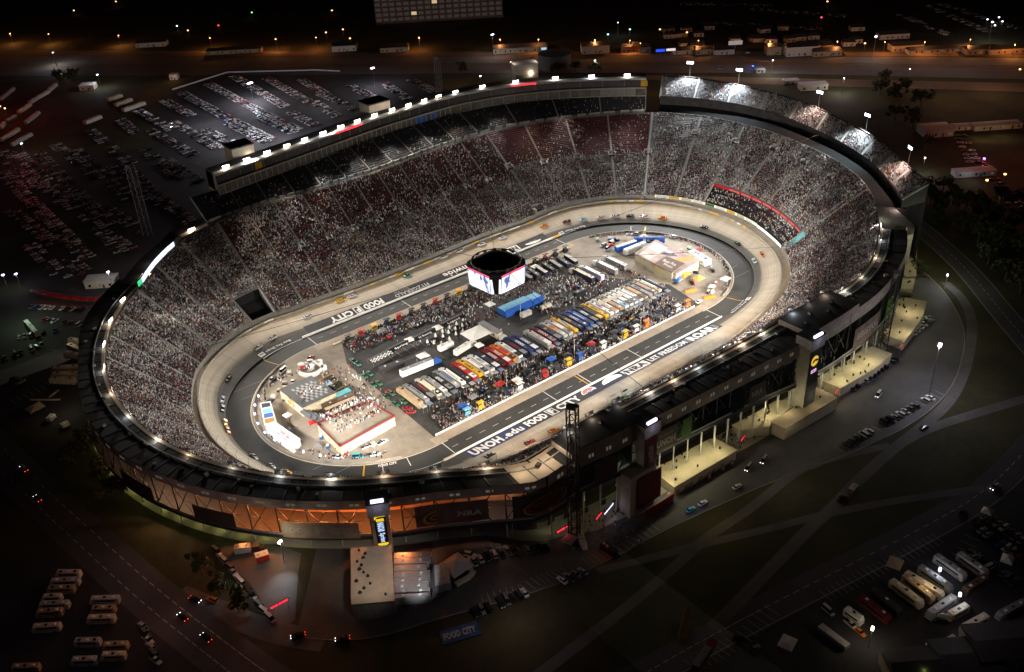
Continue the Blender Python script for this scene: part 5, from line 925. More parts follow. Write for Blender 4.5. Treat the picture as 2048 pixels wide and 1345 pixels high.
# ---------------------------------------------------------------- infield buildings at the left end
def block(pix, h, name, lab, cat, wallm, roofm, z0=0., rim=None):
    """building whose roof outline is given in pixels at height h"""
    pp = [at(x, y, h) for x, y in pix]; c = sum(pp, Vector()) / len(pp); t = thing(name, lab, cat, (c.x, c.y, gh(c.x, c.y))); loc = [(p.x - c.x, p.y - c.y) for p in pp]
    m = MB(); m.prism(loc, z0, h - .3, wallm); m.build('wall', t); m = MB(); m.prism([(x * 1.02, y * 1.02) for x, y in loc], h - .3, h, roofm); m.build('roof', t)
    if rim:
        m = MB(); n = len(loc)
        for i in range(n): a, b = loc[i], loc[(i + 1) % n]; m.mesh([(a[0] * 1.02, a[1] * 1.02, h), (b[0] * 1.02, b[1] * 1.02, h), (b[0] * 1.02, b[1] * 1.02, h + .9), (a[0] * 1.02, a[1] * 1.02, h + .9), (a[0], a[1], h), (b[0], b[1], h), (b[0], b[1], h + .9), (a[0], a[1], h + .9)], [(0, 1, 2, 3), (4, 7, 6, 5), (3, 2, 6, 7)], rim)
        m.build('parapet', t)
    t['loc'] = [float(v) for l in loc for v in l]; return t, loc, c
def quad_on(loc, s, t, z): # bilinear point on a four-cornered roof
    a, b, c, d = [Vector((x, y, 0)) for x, y in loc]; q = (a * (1 - s) + b * s) * (1 - t) + (d * (1 - s) + c * s) * t; return (q.x, q.y, z)
t, loc, c = block([(559, 779), (622, 752), (671, 785), (604, 815)], 5.5, 'media_building', 'infield building with a black and white checkered roof and gold disc on its wall', 'building', CREAMW, DARK)
m = MB()
for i in range(14):
    for j in range(10):
        if (i + j) % 2 and 2 < i < 13 and 1 < j < 9: m.face([quad_on(loc, *a, 5.53) for a in ((i / 14, j / 10), ((i + 1) / 14, j / 10), ((i + 1) / 14, (j + 1) / 10), (i / 14, (j + 1) / 10))], GREY)
m.build('checker', t); scr = [c + Vector(quad_on(loc, random.random(), .12 * random.random() if k % 2 else 1 - .2 * random.random(), 5.5)) for k in range(70)]; pts.append(np.array([list(v) for v in scr]))
m = MB(); a, d = Vector((*loc[0], 0)), Vector((*loc[3], 0)); e = (d - a).normalized(); nn = Vector((e.y, -e.x, 0)); nn = nn if nn.dot(a) > 0 else -nn; mid = a.lerp(d, .45) * 1.03
for r_, mm in ((2.3, YELD), (1.9, CREAM), (1.3, YELD)): m.face([mid + nn * (.1 + .04 * (2.4 - r_)) + e * (r_ * 1.7 * math.cos(q)) + Vector((0, 0, 2.7 + r_ * math.sin(q))) for q in [2 * PI * i / 24 for i in range(24)]], mm)
m.build('wall_emblem', t)
t, loc, c = block([(638, 760), (663, 747), (692, 770), (668, 786)], .6, 'display_board', 'dark green board with yellow border and faint lettering behind the checkered roof', 'board', YEL, YELD)
m = MB(); m.face([quad_on(loc, *a, .64) for a in ((.06, .06), (.94, .06), (.94, .94), (.06, .94))], mat('board green', (.015, .025, .012), .8, .2)); m.build('panel', t); m = MB(); m.text('SPEEDWAY', YELD, lambda x, y: quad_on(loc, .2 + x, .45 + y, .68), .02, .6, .14); m.build('lettering', t)
tent(655, 766, 3.6, 3.6, 2.6, mat('pale blue tent fabric', (.40, .55, .75), .7, .1), 'small pale blue tent standing on the dark green board', 0, 1.)
t, loc, c = block([(667, 788), (697, 775), (703, 782), (674, 795)], 3.2, 'sign_board', 'teal and navy sign board beside the dark green board', 'sign', NAVY, TEAL)
for k, (a, b, w, mm, lab) in enumerate((((645, 812), (706, 787), 3.0, BROWN, 'brown slatted trailer roof below the checkered roof'), ((650, 819), (711, 794), 2.4, TAN, 'tan slatted trailer roof second below the checkered roof'), ((660, 829), (718, 805), 2.6, TAN, 'tan trailer roof above the red trimmed deck'))): trailer(a, b, w, 3.2, DARK, mm, lab, 'slatted_trailer')
t = thing('shade_canopy', 'dark grey ridged shade canopies beside the gold disc building', 'canopy', (0, 0, 0)); 
for k in range(4):
    p = at(614 + k * 12, 826 + k * 3.5, 3.4); m = MB(); m.box((p.x, p.y, 2.6), (3.4, 8, 1.5), mat('slate fabric', (.06, .065, .075), .7, .2), .1, (.05, .9)); m.build('ridge', t)
t, loc, c = block([(635, 849), (740, 806), (789, 834), (681, 894)], 5, 'viewing_deck', 'cream walled viewing deck with crimson parapet crowded with guests', 'deck', CREAMW, CONC, 0, mat('crimson parapet', (.20, .02, .022), .7, .2))
pts.append(np.array([list(c + Vector(quad_on(loc, *((.04 + .92 * random.random(), .04 + .92 * (random.random() if random.random() < .5 else random.choice((.05, .95, .9, .1, .5)) * .9 + .08 * random.random()))), 5))) for k in range(330)]))
t, loc, c = block([(520, 807), (541, 803), (553, 845), (529, 850)], 4.2, 'stage_trailer', 'white stage trailer with blue car pictures on its roof', 'trailer', WHITE, WHITE)
m = MB(); [m.face([quad_on(loc, *a, 4.24) for a in ((.1, s), (.9, s), (.9, s + .2), (.1, s + .2))], mm) for s, mm in ((.04, NAVY), (.3, LBLUE), (.52, BLUE), (.76, YELD))]; m.build('roof_picture', t)
t, loc, c = block([(532, 852), (549, 843), (600, 878), (583, 893)], 4.4, 'stage_trailer', 'white hospitality trailer with red and blue grocer lettering on its roof', 'trailer', WHITE, WHITE)
m = MB(); m.text('FOOD', RED, lambda x, y: quad_on(loc, .65 - y, .42 + x, 4.45), .05, .16, .3); m.text('CITY', RED, lambda x, y: quad_on(loc, .65 - y, .64 + x, 4.45), .05, .14, .3); m.text('FAMILY RACE NIGHT', BLUE, lambda x, y: quad_on(loc, .25 - y, .38 + x, 4.45), .03, .42, .16); m.build('roof_lettering', t)
t = thing('round_pavilion', 'round white open pavilion ringed by white discs near the left pit entry', 'pavilion', at(622, 742)); m = MB()
for i in range(20):
    a, b = 2 * PI * i / 20, 2 * PI * (i + 1) / 20
    if 4 < i < 9: continue
    m.prism([(r * math.cos(q), r * math.sin(q)) for r, q in ((5.2, a), (6.6, a), (6.6, b), (5.2, b))], .2, 2.0, WHITE)
m.build('counter', t); m = MB(); m.tube((0, 0, 0), (0, 0, 2.8), 2.0, LGREY, 16); m.build('centre_drum', t); m = MB(); m.disc((0, 0, 2.84), 2.2, 2.2, WHITE, 20); m.build('drum_roof', t)
for k, (dx, dy) in enumerate(((3, 6), (6.5, 2.5), (5.5, -3.5), (-2, 6.5))): m = MB(); m.tube((dx, dy, 0), (dx, dy, 2), 1.7, WHITE, 14); m.build('disc_table', t)
jt = MB()
for x in list(range(-146, -90, 8)) + list(range(98, 146, 8)): L_ = math.sqrt(max(0, 50 ** 2 - (abs(x) - 90) ** 2)); jt.box((x, 0, .015), (.22, 2 * L_, .006), GREY)
for y in range(-44, 48, 9):
    for sx in (-1, 1): jt.box((sx * 117, y, .03), (2 * 24, .22, .006), GREY)
for k in range(26):
    rg_ = random.Random(k); cx, cy, r_, a0 = rg_.choice((-1, 1)) * rg_.uniform(98, 132), rg_.uniform(-38, 38), rg_.uniform(4, 11), rg_.uniform(0, 6)
    for i in range(7): a1, a2 = a0 + i * .2, a0 + i * .2 + .2; jt.face([(cx + q * math.cos(w), cy + q * math.sin(w), .045) for q, w in ((r_, a1), (r_ + .4, a1), (r_ + .4, a2), (r_, a2))], MATS['infield asphalt'])
struct(jt.build('pavement_joint'))
def buggy(x, y, rz, c, lab, grp):
    t = thing('golf_cart', lab, 'golf cart', (x, y, .02), rz, grp); m = MB(); m.box((0, 0, .3), (2.5, 1.25, .7), c); m.build('body', t); m = MB(); m.box((-.1, 0, 1.9), (2.1, 1.3, .1), CREAM); m.build('roof', t); m = MB(); [m.tube((sx, sy, .9), (sx, sy, 1.95), .04, STEEL, 4) for sx in (-1, .8) for sy in (-.55, .55)]; m.build('roof_post', t)
rg_ = random.Random(77)
for k in range(34):
    lft = k < 17; cx = -1 if lft else 1; a = rg_.uniform(-1.3, 1.3); r_ = rg_.uniform(40, 50); x, y = cx * (90 + r_ * math.cos(a)), r_ * math.sin(a); c, n_ = rg_.choice(((WHITE, 'white'), (BLACK, 'black'), (RED, 'red'), (GREY, 'grey'), (BLUE, 'blue'), (GREEN, 'green'))); buggy(x, y, a + PI / 2, c, f'{n_} service buggy with cream roof parked along the {"left" if lft else "right"} infield wall', f'service buggies along the {"left" if lft else "right"} infield wall')
for k in range(16):
    lft = k < 8; sx = -1 if lft else 1; n_, c_ = (('white', TENT), ('black', BLACK), ('grey', GREY), ('red', RED))[k % 4]; a = -1.2 + .34 * (k % 8); r_ = 36 + 6 * (k % 3); o = tent(900, 700, 3.4, 3.4, 2.6, c_, f'small {n_} pop up tent near the {"left" if lft else "right"} infield wall, {names[k % 8]} from the front stretch', a, .8, 'pop up tents near the infield walls'); o.location = (sx * (90 + r_ * math.cos(a)), r_ * math.sin(a), 0)
# emergency and service vehicles round the infield wall
for k, (px, py, kind, c, lab) in enumerate([(716, 913, 'van', 'cyan', 'teal rescue van parked against the near infield wall'), (749, 909, 'pickup', 'white', 'white rescue pickup right of the teal van'), (676, 914, 'pickup', 'white', 'white pickup left of the teal rescue van'), (765, 884, 'pickup', 'white', 'white pickup behind the near infield grocery lettering'), (748, 887, 'suv', 'silver', 'silver utility vehicle below the crimson deck'), (733, 893, 'pickup', 'silver', 'silver pickup below the crimson deck'), (565, 742, 'van', 'white', 'white ambulance by the upper left infield wall'), (544, 759, 'pickup', 'white', 'white pickup behind the ambulance at the left infield wall'), (585, 764, 'sedan', 'white', 'white pace car alone on the left infield concrete'), (620, 716, 'sedan', 'red', 'bright red pace car near the round pavilion'), (1385, 566, 'pickup', 'red', 'red pickup beside the orange tent'), (1426, 541, 'sedan', 'black', 'black car on the right infield concrete'), (1398, 603, 'sedan', 'white', 'white pace car by the last pit box'), (1230, 480, 'pickup', 'black', 'black pickup by the far infield wall'), (1206, 491, 'pickup', 'white', 'white pickup among the emergency trucks at the far infield wall'), (1222, 486, 'van', 'white', 'white ambulance at the far infield wall'), (1215, 498, 'van', 'white', 'white van in front of the far emergency trucks'), (1345, 474, 'suv', 'white', 'white utility vehicle right of the blue banner'), (1270, 468, 'suv', 'white', 'white utility vehicle behind the blue banner')]):
    p = at(px, py, .6); p.z = 0; u, r = UR(p); tg = P(u + 2, max(r, 20)) - P(u - 2, max(r, 20)); car(kind, c, p, math.atan2(tg.y, tg.x) + (.5 if r < 45 else 0), lab, 'service vehicles in the infield', 'service_vehicle')
GRN = [(706, 722), (714, 727), (728, 752), (739, 747), (746, 769), (757, 766), (771, 793), (783, 786), (791, 808), (807, 803)]
for k, (px, py) in enumerate(GRN):
    p = at(px, py, .6); p.z = 0; car('pickup' if k < 2 else 'sedan', 'green', p, rz_px((770, 793), (790, 808)), f'green car in the double file left of the tan hauler, {names[k]} from the pit side' , 'green cars parked in double file', 'green_car')
for k, (px, py) in enumerate([(815, 817), (822, 824), (780, 783)]): p = at(px, py, .6); p.z = 0; car('sedan', 'red', p, -.6, f'red car near the tan hauler, {("left of two", "right of two", "behind the green cars")[k]}', None, 'red_car')
il = thing('infield_light', 'small blue white floodlight on the left infield wall', 'floodlight'); m = MB(); m.tube((0, 0, 0), (0, 0, 3), .08, STEEL, 5); m.build('post', il); m = MB(); m.box((0, 0, 3), (.7, .7, .6), mat('cool lamp', (.8, .8, 1), .4, 0, em=7, emc=(.6, .66, 1)), 0, (.8, .8)); m.build('lamp_head', il)
for k, (px, py) in enumerate([(517, 793), (510, 811), (509.6, 829), (516, 847.6), (530, 866), (550, 881), (577, 894.6), (607, 904), (641, 911.6)]):
    p = at(px, py, 3.2); p.z = 0; lab = f'blue white floodlight on the left infield wall, {names[k]} counted from the pit entry'
    if k == 0: il.location = p; il['label'] = lab; il['group'] = 'left infield floodlights'
    else: dup(il, p, 0, lab, 'left infield floodlights')
    lamp('POINT', p + Vector((0, 0, 3.9)), 220, (.7, .75, 1), rad=.2)
# ---------------------------------------------------------------- infield buildings at the right end
MURAL = mat('mauve mural roof', (.30, .22, .20), .8, .45, .12)
t, loc, c = block([(1270, 507), (1312, 480), (1398, 521), (1352, 548)], 6.5, 'care_centre', 'large infield building with a mural roof bearing pale lettering and a fish oval', 'building', CREAMW, MURAL)
m = MB(); m.face([quad_on(loc, *a, 6.54) for a in ((.05, .08), (.9, .04), (.9, .34), (.05, .34))], mat('pink grey roof panel', (.52, .42, .38), .8, .1)); m.face([quad_on(loc, *a, 6.56) for a in ((.5, .36), (.8, .4), (.74, .66), (.55, .5))], mat('dark mural figure', (.08, .06, .07), .8, .3))
m.text('FOOD CITY', mat('salmon lettering', (.62, .28, .22), .7, .1), lambda x, y: quad_on(loc, .25 + y, .3 - x, 6.6), .03, .24, .24); m.text('NRA', WHITE, lambda x, y: quad_on(loc, .68 + y, .5 - x, 6.6), .04, .16, .13)
cc_ = quad_on(loc, .72, .8, 6.58); m.disc(cc_, 6, 2.6, YELD, 24, -.5); m.build('roof_mural', t)
t2_, loc2, c2 = block([(1309, 528), (1333, 513), (1369, 527), (1344, 545)], 7.1, 'care_centre_wing', 'dark brown roofed wing with white script in front of the mural roof', 'building', CREAMW, mat('chocolate roof', (.09, .055, .045), .8, .2), 0)
m = MB(); m.text('Bass Pro', CREAM, lambda x, y: quad_on(loc2, .5 + y, .1 + x, 7.14), .01, .7, .22); m.text('Shops', CREAM, lambda x, y: quad_on(loc2, .22 + y, .3 + x, 7.14), .01, .5, .2); m.build('roof_script', t2_)
m = MB(); a, b = Vector((*loc2[0], 0)), Vector((*loc2[3], 0)); m.mesh([a * 1.02 + Vector((0, 0, 5.6)), a.lerp(b, .5) * 1.03 + Vector((0, 0, 5.6)), a.lerp(b, .5) * 1.03 + Vector((0, 0, 6.6)), a * 1.03 + Vector((0, 0, 6.6))], [(0, 1, 2, 3)], YEL); m.build('yellow_sign', t2_)
p, q = at(1268, 478, 3.5), at(1330, 478, 3.5); t = thing('banner_board', 'long royal blue banner board with white lettering at the far infield wall', 'banner', ((p.x + q.x) / 2, (p.y + q.y) / 2, 0), math.atan2(q.y - p.y, q.x - p.x)); L = (q - p).length
m = MB(); m.box((0, 0, .6), (L, .5, 4), BLUE); m.build('board', t); m = MB(); m.text('Nationwide', WHITE, lambda x, y: (-L * .08 + x, -.3, 1.6 + y), .03, L * .4, 1.5); m.box((-L * .16, -.28, 1.3), (1.8, .06, 2.2), WHITE); m.build('lettering', t)
for k in range(4): m = MB(); m.box((-L / 2 + L * (k + .5) / 4, .5, 0), (.3, .3, 4), STEEL); m.build('post', t)
trailer((1232, 494), (1272, 481), 2.7, 4.1, BLUE, CREAM, 'blue hauler with cream roof below the far blue banner', 'box_trailer'); trailer((1249, 500), (1290, 484), 2.7, 4.2, WHITE, WHITE, 'white hauler with grey lettering beside the mural roof', 'box_trailer', None, None, 'SAFETY KLEEN', GREY); trailer((1290, 496), (1318, 483), 2.6, 3.4, WHITE, WHITE, 'short white trailer tucked behind the mural roof', 'box_trailer')
t = trailer((1383, 501), (1417, 521), 5.0, 4.2, WHITE, WHITE, 'white merchandise trailer with big black lettering right of the mural roof', 'box_trailer'); m = MB(); [m.text('MAX', BLACK, lambda x, y, o=o: (o - x, 1.4 - y, 4.32), .05, 5.4, 2.6) for o in (-.8, 6.4)]; m.build('roof_lettering', t)
tent(1397, 556, 6, 5, 3, mat('amber tent', (.75, .42, .10), .7, .1), 'amber tent beside the red pickup'); tent(1451, 557, 5, 4, 2.8, TENT, 'small white tent by the right infield wall'); tent(1368, 549, 9, 5, 3, mat('orange blue tent', (.60, .26, .05), .7, .2), 'orange awning in front of the brown roofed wing', .3); tent(1357, 556, 8, 4, 2.6, BLUE, 'blue awning in front of the brown roofed wing', .3)
for k, (px, py) in enumerate(((1381, 581), (1419, 594))): p = at(px, py, 1); t = thing('barrier_block', ('orange barrier wall across the right paddock entrance, left of two', 'orange barrier wall beside the right infield exit, right of two')[k], 'barrier', (p.x, p.y, 0), -.35); m = MB(); m.box((0, 0, 0), (7, 1.4, 1.5), ORNG, 0, (.98, .6)); m.build('block', t)
random.seed(11)
def shrub(px, py, s, lab):
    t = thing('shrub', lab, 'shrub', at(px, py)); m = MB(); LF = mat('shrub leaves', (.035, .06, .02), .8, island=[(.03, .05, .018), (.05, .08, .025), (.025, .04, .015), (.06, .075, .03)])
    for k in range(160):
        d = Vector((random.gauss(0, .5), random.gauss(0, .5), random.gauss(.6, .35))) * s; a, b = Vector((random.uniform(-1, 1), random.uniform(-1, 1), random.uniform(-1, 1))).normalized() * .3 * s ** .5, Vector((random.uniform(-1, 1), random.uniform(-1, 1), random.uniform(-1, 1))).normalized() * .3; d.z = max(d.z, .1); m.face([d, d + a, d + a + b, d + b], LF)
    m.build('foliage', t); m = MB(); m.tube((0, 0, 0), (0, 0, s), .12, BROWN, 5); m.build('trunk', t)
for k, (px, py, s) in enumerate(((1293, 536, 1.6), (1300, 521, 1.8), (1322, 553, 1.6), (1333, 560, 1.5), (1393, 540, 2), (1352, 568, 1.5))): shrub(px, py, s, f'leafy shrub planted beside the mural roofed building, {names[k]} from the shrub at the paddock corner')
crowd(np.concatenate(pts), 'crowd', 'crews and guests standing about the pits and infield decks')
# ---------------------------------------------------------------- the hanging four sided screen
HZ = 30.; c = at(994, 548, HZ + 4.5); t = thing('hanging_scoreboard', 'giant hollow octagonal screen unit hung on cables above the infield', 'scoreboard', (c.x, c.y, HZ), .09); W1, W2_, H1 = 12.6, 8.6, 11.
def octo(k, s, z): return [(x * s, y * s, z) for x, y in [(W1, -W2_), (W1, W2_), (W2_, W1), (-W2_, W1), (-W1, W2_), (-W1, -W2_), (-W2_, -W1), (W2_, -W1)]]
def scrm():
    m = mat('lit video screen', (.6, .6, .7), .4, 0, em=1.35, emc=(1, 1, 1)); n = m.node_tree; L = n.links.new; p = n.nodes['Principled BSDF']; g = n.nodes.new('ShaderNodeTexCoord'); mp = n.nodes.new('ShaderNodeMapping'); mp.inputs['Scale'].default_value = (.28, .28, .16)
    z = n.nodes.new('ShaderNodeTexNoise'); z.inputs['Scale'].default_value = 1.; z.inputs['Detail'].default_value = 1; cr = n.nodes.new('ShaderNodeValToRGB'); cr.color_ramp.interpolation = 'CONSTANT'; e = cr.color_ramp.elements
    e[0].color = (.06, .10, .30, 1); e[0].position = 0; e[1].position = .36; e[1].color = (.62, .70, 1, 1); q = e.new(.43); q.color = (.95, .95, 1, 1)
    L(g.outputs['Object'], mp.inputs[0]); L(mp.outputs[0], z.inputs['Vector']); L(z.outputs[0], cr.inputs[0]); L(cr.outputs[0], p.inputs['Emission Color']); return m
SCR = scrm()
o1, o0 = octo(0, 1.0, H1), octo(0, .94, 0)
for k in range(8):
    a, b = k, (k + 1) % 8; m = MB(); mid = (Vector(o1[a]) + Vector(o1[b])) / 2; n = Vector((mid.x, mid.y, 0)).normalized() * .12
    if k % 2 == 0: f = lambda s, v, a=a, b=b, n=n: (Vector(o0[a]).lerp(Vector(o0[b]), s)).lerp(Vector(o1[a]).lerp(Vector(o1[b]), s), v) + n; m.face([f(.02, .03), f(.98, .03), f(.98, .86), f(.02, .86)], SCR); m.build('main_screen', t); m = MB(); m.face([f(.02, .88), f(.98, .88), f(.98, .97), f(.02, .97)], mat('pink led strip', (.8, .1, .3), .4, 0, em=1.1, emc=(1, .12, .22))); m.build('led_strip', t)
    else: f = lambda s, v, a=a, b=b, n=n: (Vector(o0[a]).lerp(Vector(o0[b]), s)).lerp(Vector(o1[a]).lerp(Vector(o1[b]), s), v) + n; m.face([f(.30, .03), f(.70, .03), f(.80, .8), f(.2, .8)], BLACK); m.face([f(0, .03), f(.28, .03), f(.18, .8), f(0, .8)], SCR); m.face([f(.72, .03), f(1, .03), f(1, .8), f(.82, .8)], SCR); m.build('corner_screen', t)
m = MB(); i1, i0 = octo(0, .86, H1), octo(0, .84, .2)
for k in range(8): b = (k + 1) % 8; m.face([o1[k], o1[b], i1[b], i1[k]], BLACK); m.face([i1[k], i1[b], i0[b], i0[k]], mat('screen interior', (.03, .035, .03), .8, .4, .3)); m.face([o0[k], o0[b], o1[b], o1[k]], BLACK); m.face([o0[b], o0[k], i0[k], i0[b]], BLACK)
m.build('frame', t)
m = MB(); m.face(octo(0, .84, .2), mat('screen floor', (.05, .045, .03), .8, .5, .25)); m.build('catwalk_floor', t)
m = MB(); rg = [(W1 * .98 * math.cos(q) * 1.05, W1 * .98 * math.sin(q) * 1.05, H1 + 1.5) for q in [2 * PI * i / 32 for i in range(32)]]
for k in range(32): m.tube(rg[k], rg[(k + 1) % 32], .3, STEEL, 5); m.tube(rg[k], (rg[k][0] * .92, rg[k][1] * .92, H1 - .2), .12, STEEL, 4)
for k in range(16): a, b = rg[2 * k], rg[(2 * k + 1) % 32]; mm = ((a[0] + b[0]) / 2, (a[1] + b[1]) / 2); m.box((mm[0], mm[1], H1 + .4), (1.6, .3, 1.6), LGREY, math.atan2(mm[1], mm[0]) + PI / 2)
m.build('speaker_ring', t)
cab = MB(); C0 = Vector((c.x, c.y, HZ + H1 + 1))
for e in (P(312, 162, 47), P(225, 132, 40), P(612, 146.5, 46.5), P(452, 151.5, 46.5), P(55, 131, 42), P(740, 114, 40)):
    d = (e - C0); d.z = 0; s = C0 + d.normalized() * 11; pv = s
    for k in range(1, 9): q = s.lerp(e, k / 8); q.z -= 7 * (k / 8) * (1 - k / 8); cab.tube(pv, q, .12, BLACK, 4); pv = q
cab.build('suspension_cable', t).location = (0, 0, 0)
o = t.children[-1]; o.parent = t; o.matrix_parent_inverse = t.matrix_basis.inverted()
for k, (px, py) in enumerate(((1149, 718), (871, 800), (1281, 672), (1042, 640), (1014, 780))):
    p = at(px, py); o = thing('light_mast', f'slim pale pole standing among the pits, {("right of the yellow pit box in the middle", "near the yellow and blue pit boxes", "beside the right hand yellow pit box", "with three arms by the cream paddock building", "beside the white pit box")[k]}', 'pole', p); m = MB(); m.tube((0, 0, 0), (0, 0, 11), .16, CREAM, 6, .1); m.build('pole', o); m = MB(); m.box((0, 0, 11), (1.4, .3, .3), LGREY); m.build('crossarm', o)
# the starter stand with flags
p = at(1250, 793, 6); t = thing('flag_stand', 'small flag stand with green glow over the outer wall of the front straight', 'flag stand', (p.x, p.y, 0)); m = MB(); m.box((0, 0, 4), (2.2, 1.6, 2.4), GREEN); m.build('box', t); m = MB(); m.tube((0, 0, 4), (0, 0, 9), .12, STEEL, 5); m.box((0, 0, 9), (2.6, .5, .6), BLACK); m.build('camera_post', t); lamp('POINT', p + Vector((0, .8, 3)), 60, (.3, 1, .5))
# ================================================================ the grounds outside
gh = hill; _at = at
def at(px, py, z=0.):
    p = _at(px, py, z); t = z
    for _ in range(24): t = .55 * t + .45 * (z + hill(p.x, p.y)); p = _at(px, py, t)
    return p
def sheet(name, pix, z, m):
    mb = MB(); mb.prism([(p.x, p.y) for p in (at(x, y) for x, y in pix)], z - .2, z, m); return struct(drape(mb.build(name)))
def ribbon(name, pix, w, z, m, build=True, mb=None):
    pp = [at(x, y) for x, y in pix]; mb = mb or MB(); L, R_ = [], []
    for i, p in enumerate(pp):
        d = (pp[min(i + 1, len(pp) - 1)] - pp[max(i - 1, 0)]).normalized(); n = Vector((-d.y, d.x, 0)) * w / 2; L.append(p + n); R_.append(p - n)
    for i in range(len(pp) - 1): mb.face([(q.x, q.y, z) for q in (R_[i], R_[i + 1], L[i + 1], L[i])], m)
    return struct(drape(mb.build(name))) if build else mb
def smooth(pix, k=3):
    for _ in range(k):
        o = [pix[0]]
        for a, b in zip(pix[:-1], pix[1:]): o += [(a[0] * .75 + b[0] * .25, a[1] * .75 + b[1] * .25), (a[0] * .25 + b[0] * .75, a[1] * .25 + b[1] * .75)]
        pix = o + [pix[-1]]
    return pix
def dashes(mb, pix, off, L, gap_, w, z, m):
    pp = [at(x, y) for x, y in pix]; acc = 0
    for a, b in zip(pp[:-1], pp[1:]):
        d = (b - a); n = d.length; d.normalize(); nn = Vector((-d.y, d.x, 0)); s = 0
        while s < n:
            if (acc + s) % (L + gap_) < L:
                e = min(n, s + L); q = a + d * s + nn * off; r = a + d * e + nn * off; mb.face([(v.x, v.y, z) for v in (q - nn * w / 2, r - nn * w / 2, r + nn * w / 2, q + nn * w / 2)], m); s = e + gap_
            else: s += .5
        acc = 0
PLAZA = surf('plaza asphalt', (.055, .052, .055), (.095, .09, .09), .6, .65); PATHM = surf('path paving', (.08, .072, .07), (.14, .127, .12), .6, .85); ROADM = surf('road asphalt', (.055, .052, .056), (.085, .08, .085), .5, .8); DIRT = surf('dirt verge', (.13, .085, .05), (.22, .14, .08), .2, .95); FLOORC = surf('concourse concrete', (.26, .25, .21), (.38, .36, .30), .5, .8)
kerb = [(592, 1275), (680, 1283), (760, 1275), (870, 1240), (1000, 1205), (1110, 1172), (1190, 1135), (1330, 1060), (1480, 992), (1560, 958), (1700, 908), (1830, 848), (1905, 780), (1930, 700), (1928, 650), (1895, 590), (1850, 545)]
ring = [P(u, rout(u % PER) - 10) for u in frange(PER + 232, 846, 6)]
kp = [at(x, y) for x, y in smooth(kerb, 2)]
mb = MB(); n = len(kp); rr_ = [P(float(u), rout(float(u)) - 10) for u in np.linspace(846, PER + 240, n)]
for i in range(n - 1): mb.face([(q.x, q.y, .01) for q in (rr_[i], kp[i], kp[i + 1], rr_[i + 1])], PLAZA)
struct(drape(mb.build('plaza')))
mb = MB(); loft(mb, frange(690, PER + 240, 5), lambda u: [(rout(u) - 10, .03), (rout(u) + (4 if u > PER + 5 else 1), .03)], FLOORC); struct(drape(mb.build('concourse_floor')))
mb = MB()
for a, b in zip(kp[:-1], kp[1:]): d = b - a; c = (a + b) / 2; mb.box((c.x, c.y, 0), (d.length, .35, .14), CONC, math.atan2(d.y, d.x))
struct(drape(mb.build('kerb')))
sheet('service_yard', [(430, 1085), (560, 1090), (602, 1108), (596, 1150), (590, 1240), (560, 1262), (545, 1240), (500, 1165), (440, 1120)], .03, PLAZA)
ribbon('access_road', smooth([(355, 1190), (420, 1215), (513, 1254), (590, 1275), (650, 1283)]), 9, .05, PATHM)
p1_ = smooth([(930, 1460), (1085, 1345), (1261, 1210), (1375, 1112), (1412, 1075), (1500, 1020), (1590, 943), (1640, 926)]); ribbon('path', p1_, 4.2, .04, PATHM)
ribbon('path', smooth([(1195, 1142), (1300, 1117), (1400, 1090), (1540, 1058), (1656, 1027), (1800, 1000), (1975, 976)]), 3.8, .055, PATHM)
ribbon('path', smooth([(1425, 1258), (1520, 1160), (1621, 1055), (1660, 1022), (1724, 953), (1803, 885), (1850, 850), (1900, 805), (1928, 750), (1942, 690), (1946, 640), (1925, 595), (1890, 565)]), 5, .07, PATHM)
ribbon('path', smooth([(1800, 888), (1854, 858), (1950, 828), (2060, 795)]), 5, .085, PATHM); ribbon('path', smooth([(1620, 930), (1700, 908), (1780, 892)]), 4, .1, PATHM)
rd1 = smooth([(960, 1520), (1110, 1450), (1255, 1375), (1390, 1295), (1500, 1237), (1660, 1155), (1850, 1060), (1975, 988), (2070, 890), (2190, 740), (2330, 560)]); ribbon('road', rd1, 13, .05, ROADM)
rd2 = smooth([(-330, 560), (-190, 715), (-60, 850), (60, 975), (170, 1075), (290, 1185), (410, 1280), (520, 1365), (640, 1440)]); ribbon('road', rd2, 17, .06, ROADM)
rd3 = smooth([(1820, 440), (1870, 480), (1940, 545), (2000, 620), (2060, 690), (2200, 850)]); ribbon('road', rd3, 15, .04, ROADM)
mk = MB()
dashes(mk, rd1, 1, 3, 5, .22, .09, CREAM); dashes(mk, rd2, -3.4, 3, 7, .25, .1, LGREY); dashes(mk, rd2, 3.4, 3, 7, .25, .1, LGREY); dashes(mk, rd3, 0, 3, 6, .25, .08, LGREY); dashes(mk, rd3, 6.6, 40, .1, .25, .08, LGREY); dashes(mk, rd3, -6.6, 40, .1, .25, .08, LGREY); dashes(mk, rd1, -5.8, 40, .1, .2, .09, LGREY)
sheet('parking_lot', [(320, 195), (345, 178), (460, 146), (620, 140), (860, 152), (905, 195), (700, 262), (560, 305), (430, 345), (300, 300)], .02, LOT); sheet('parking_lot', [(-10, 330), (300, 305), (425, 350), (400, 440), (190, 600), (-10, 560)], .01, LOT)
sheet('parking_lot', [(-10, 600), (70, 585), (200, 612), (215, 760), (170, 860), (60, 860), (-10, 830)], .02, LOT); sheet('parking_lot', [(1385, 1345), (1640, 1205), (1860, 1080), (2060, 960), (2060, 1400), (1380, 1400)], .015, LOT); sheet('parking_lot', [(-10, 1110), (110, 1105), (300, 1210), (420, 1345), (-10, 1360)], .015, LOT)
HWY = surf('highway asphalt', (.11, .095, .085), (.17, .14, .12), .1, .85)
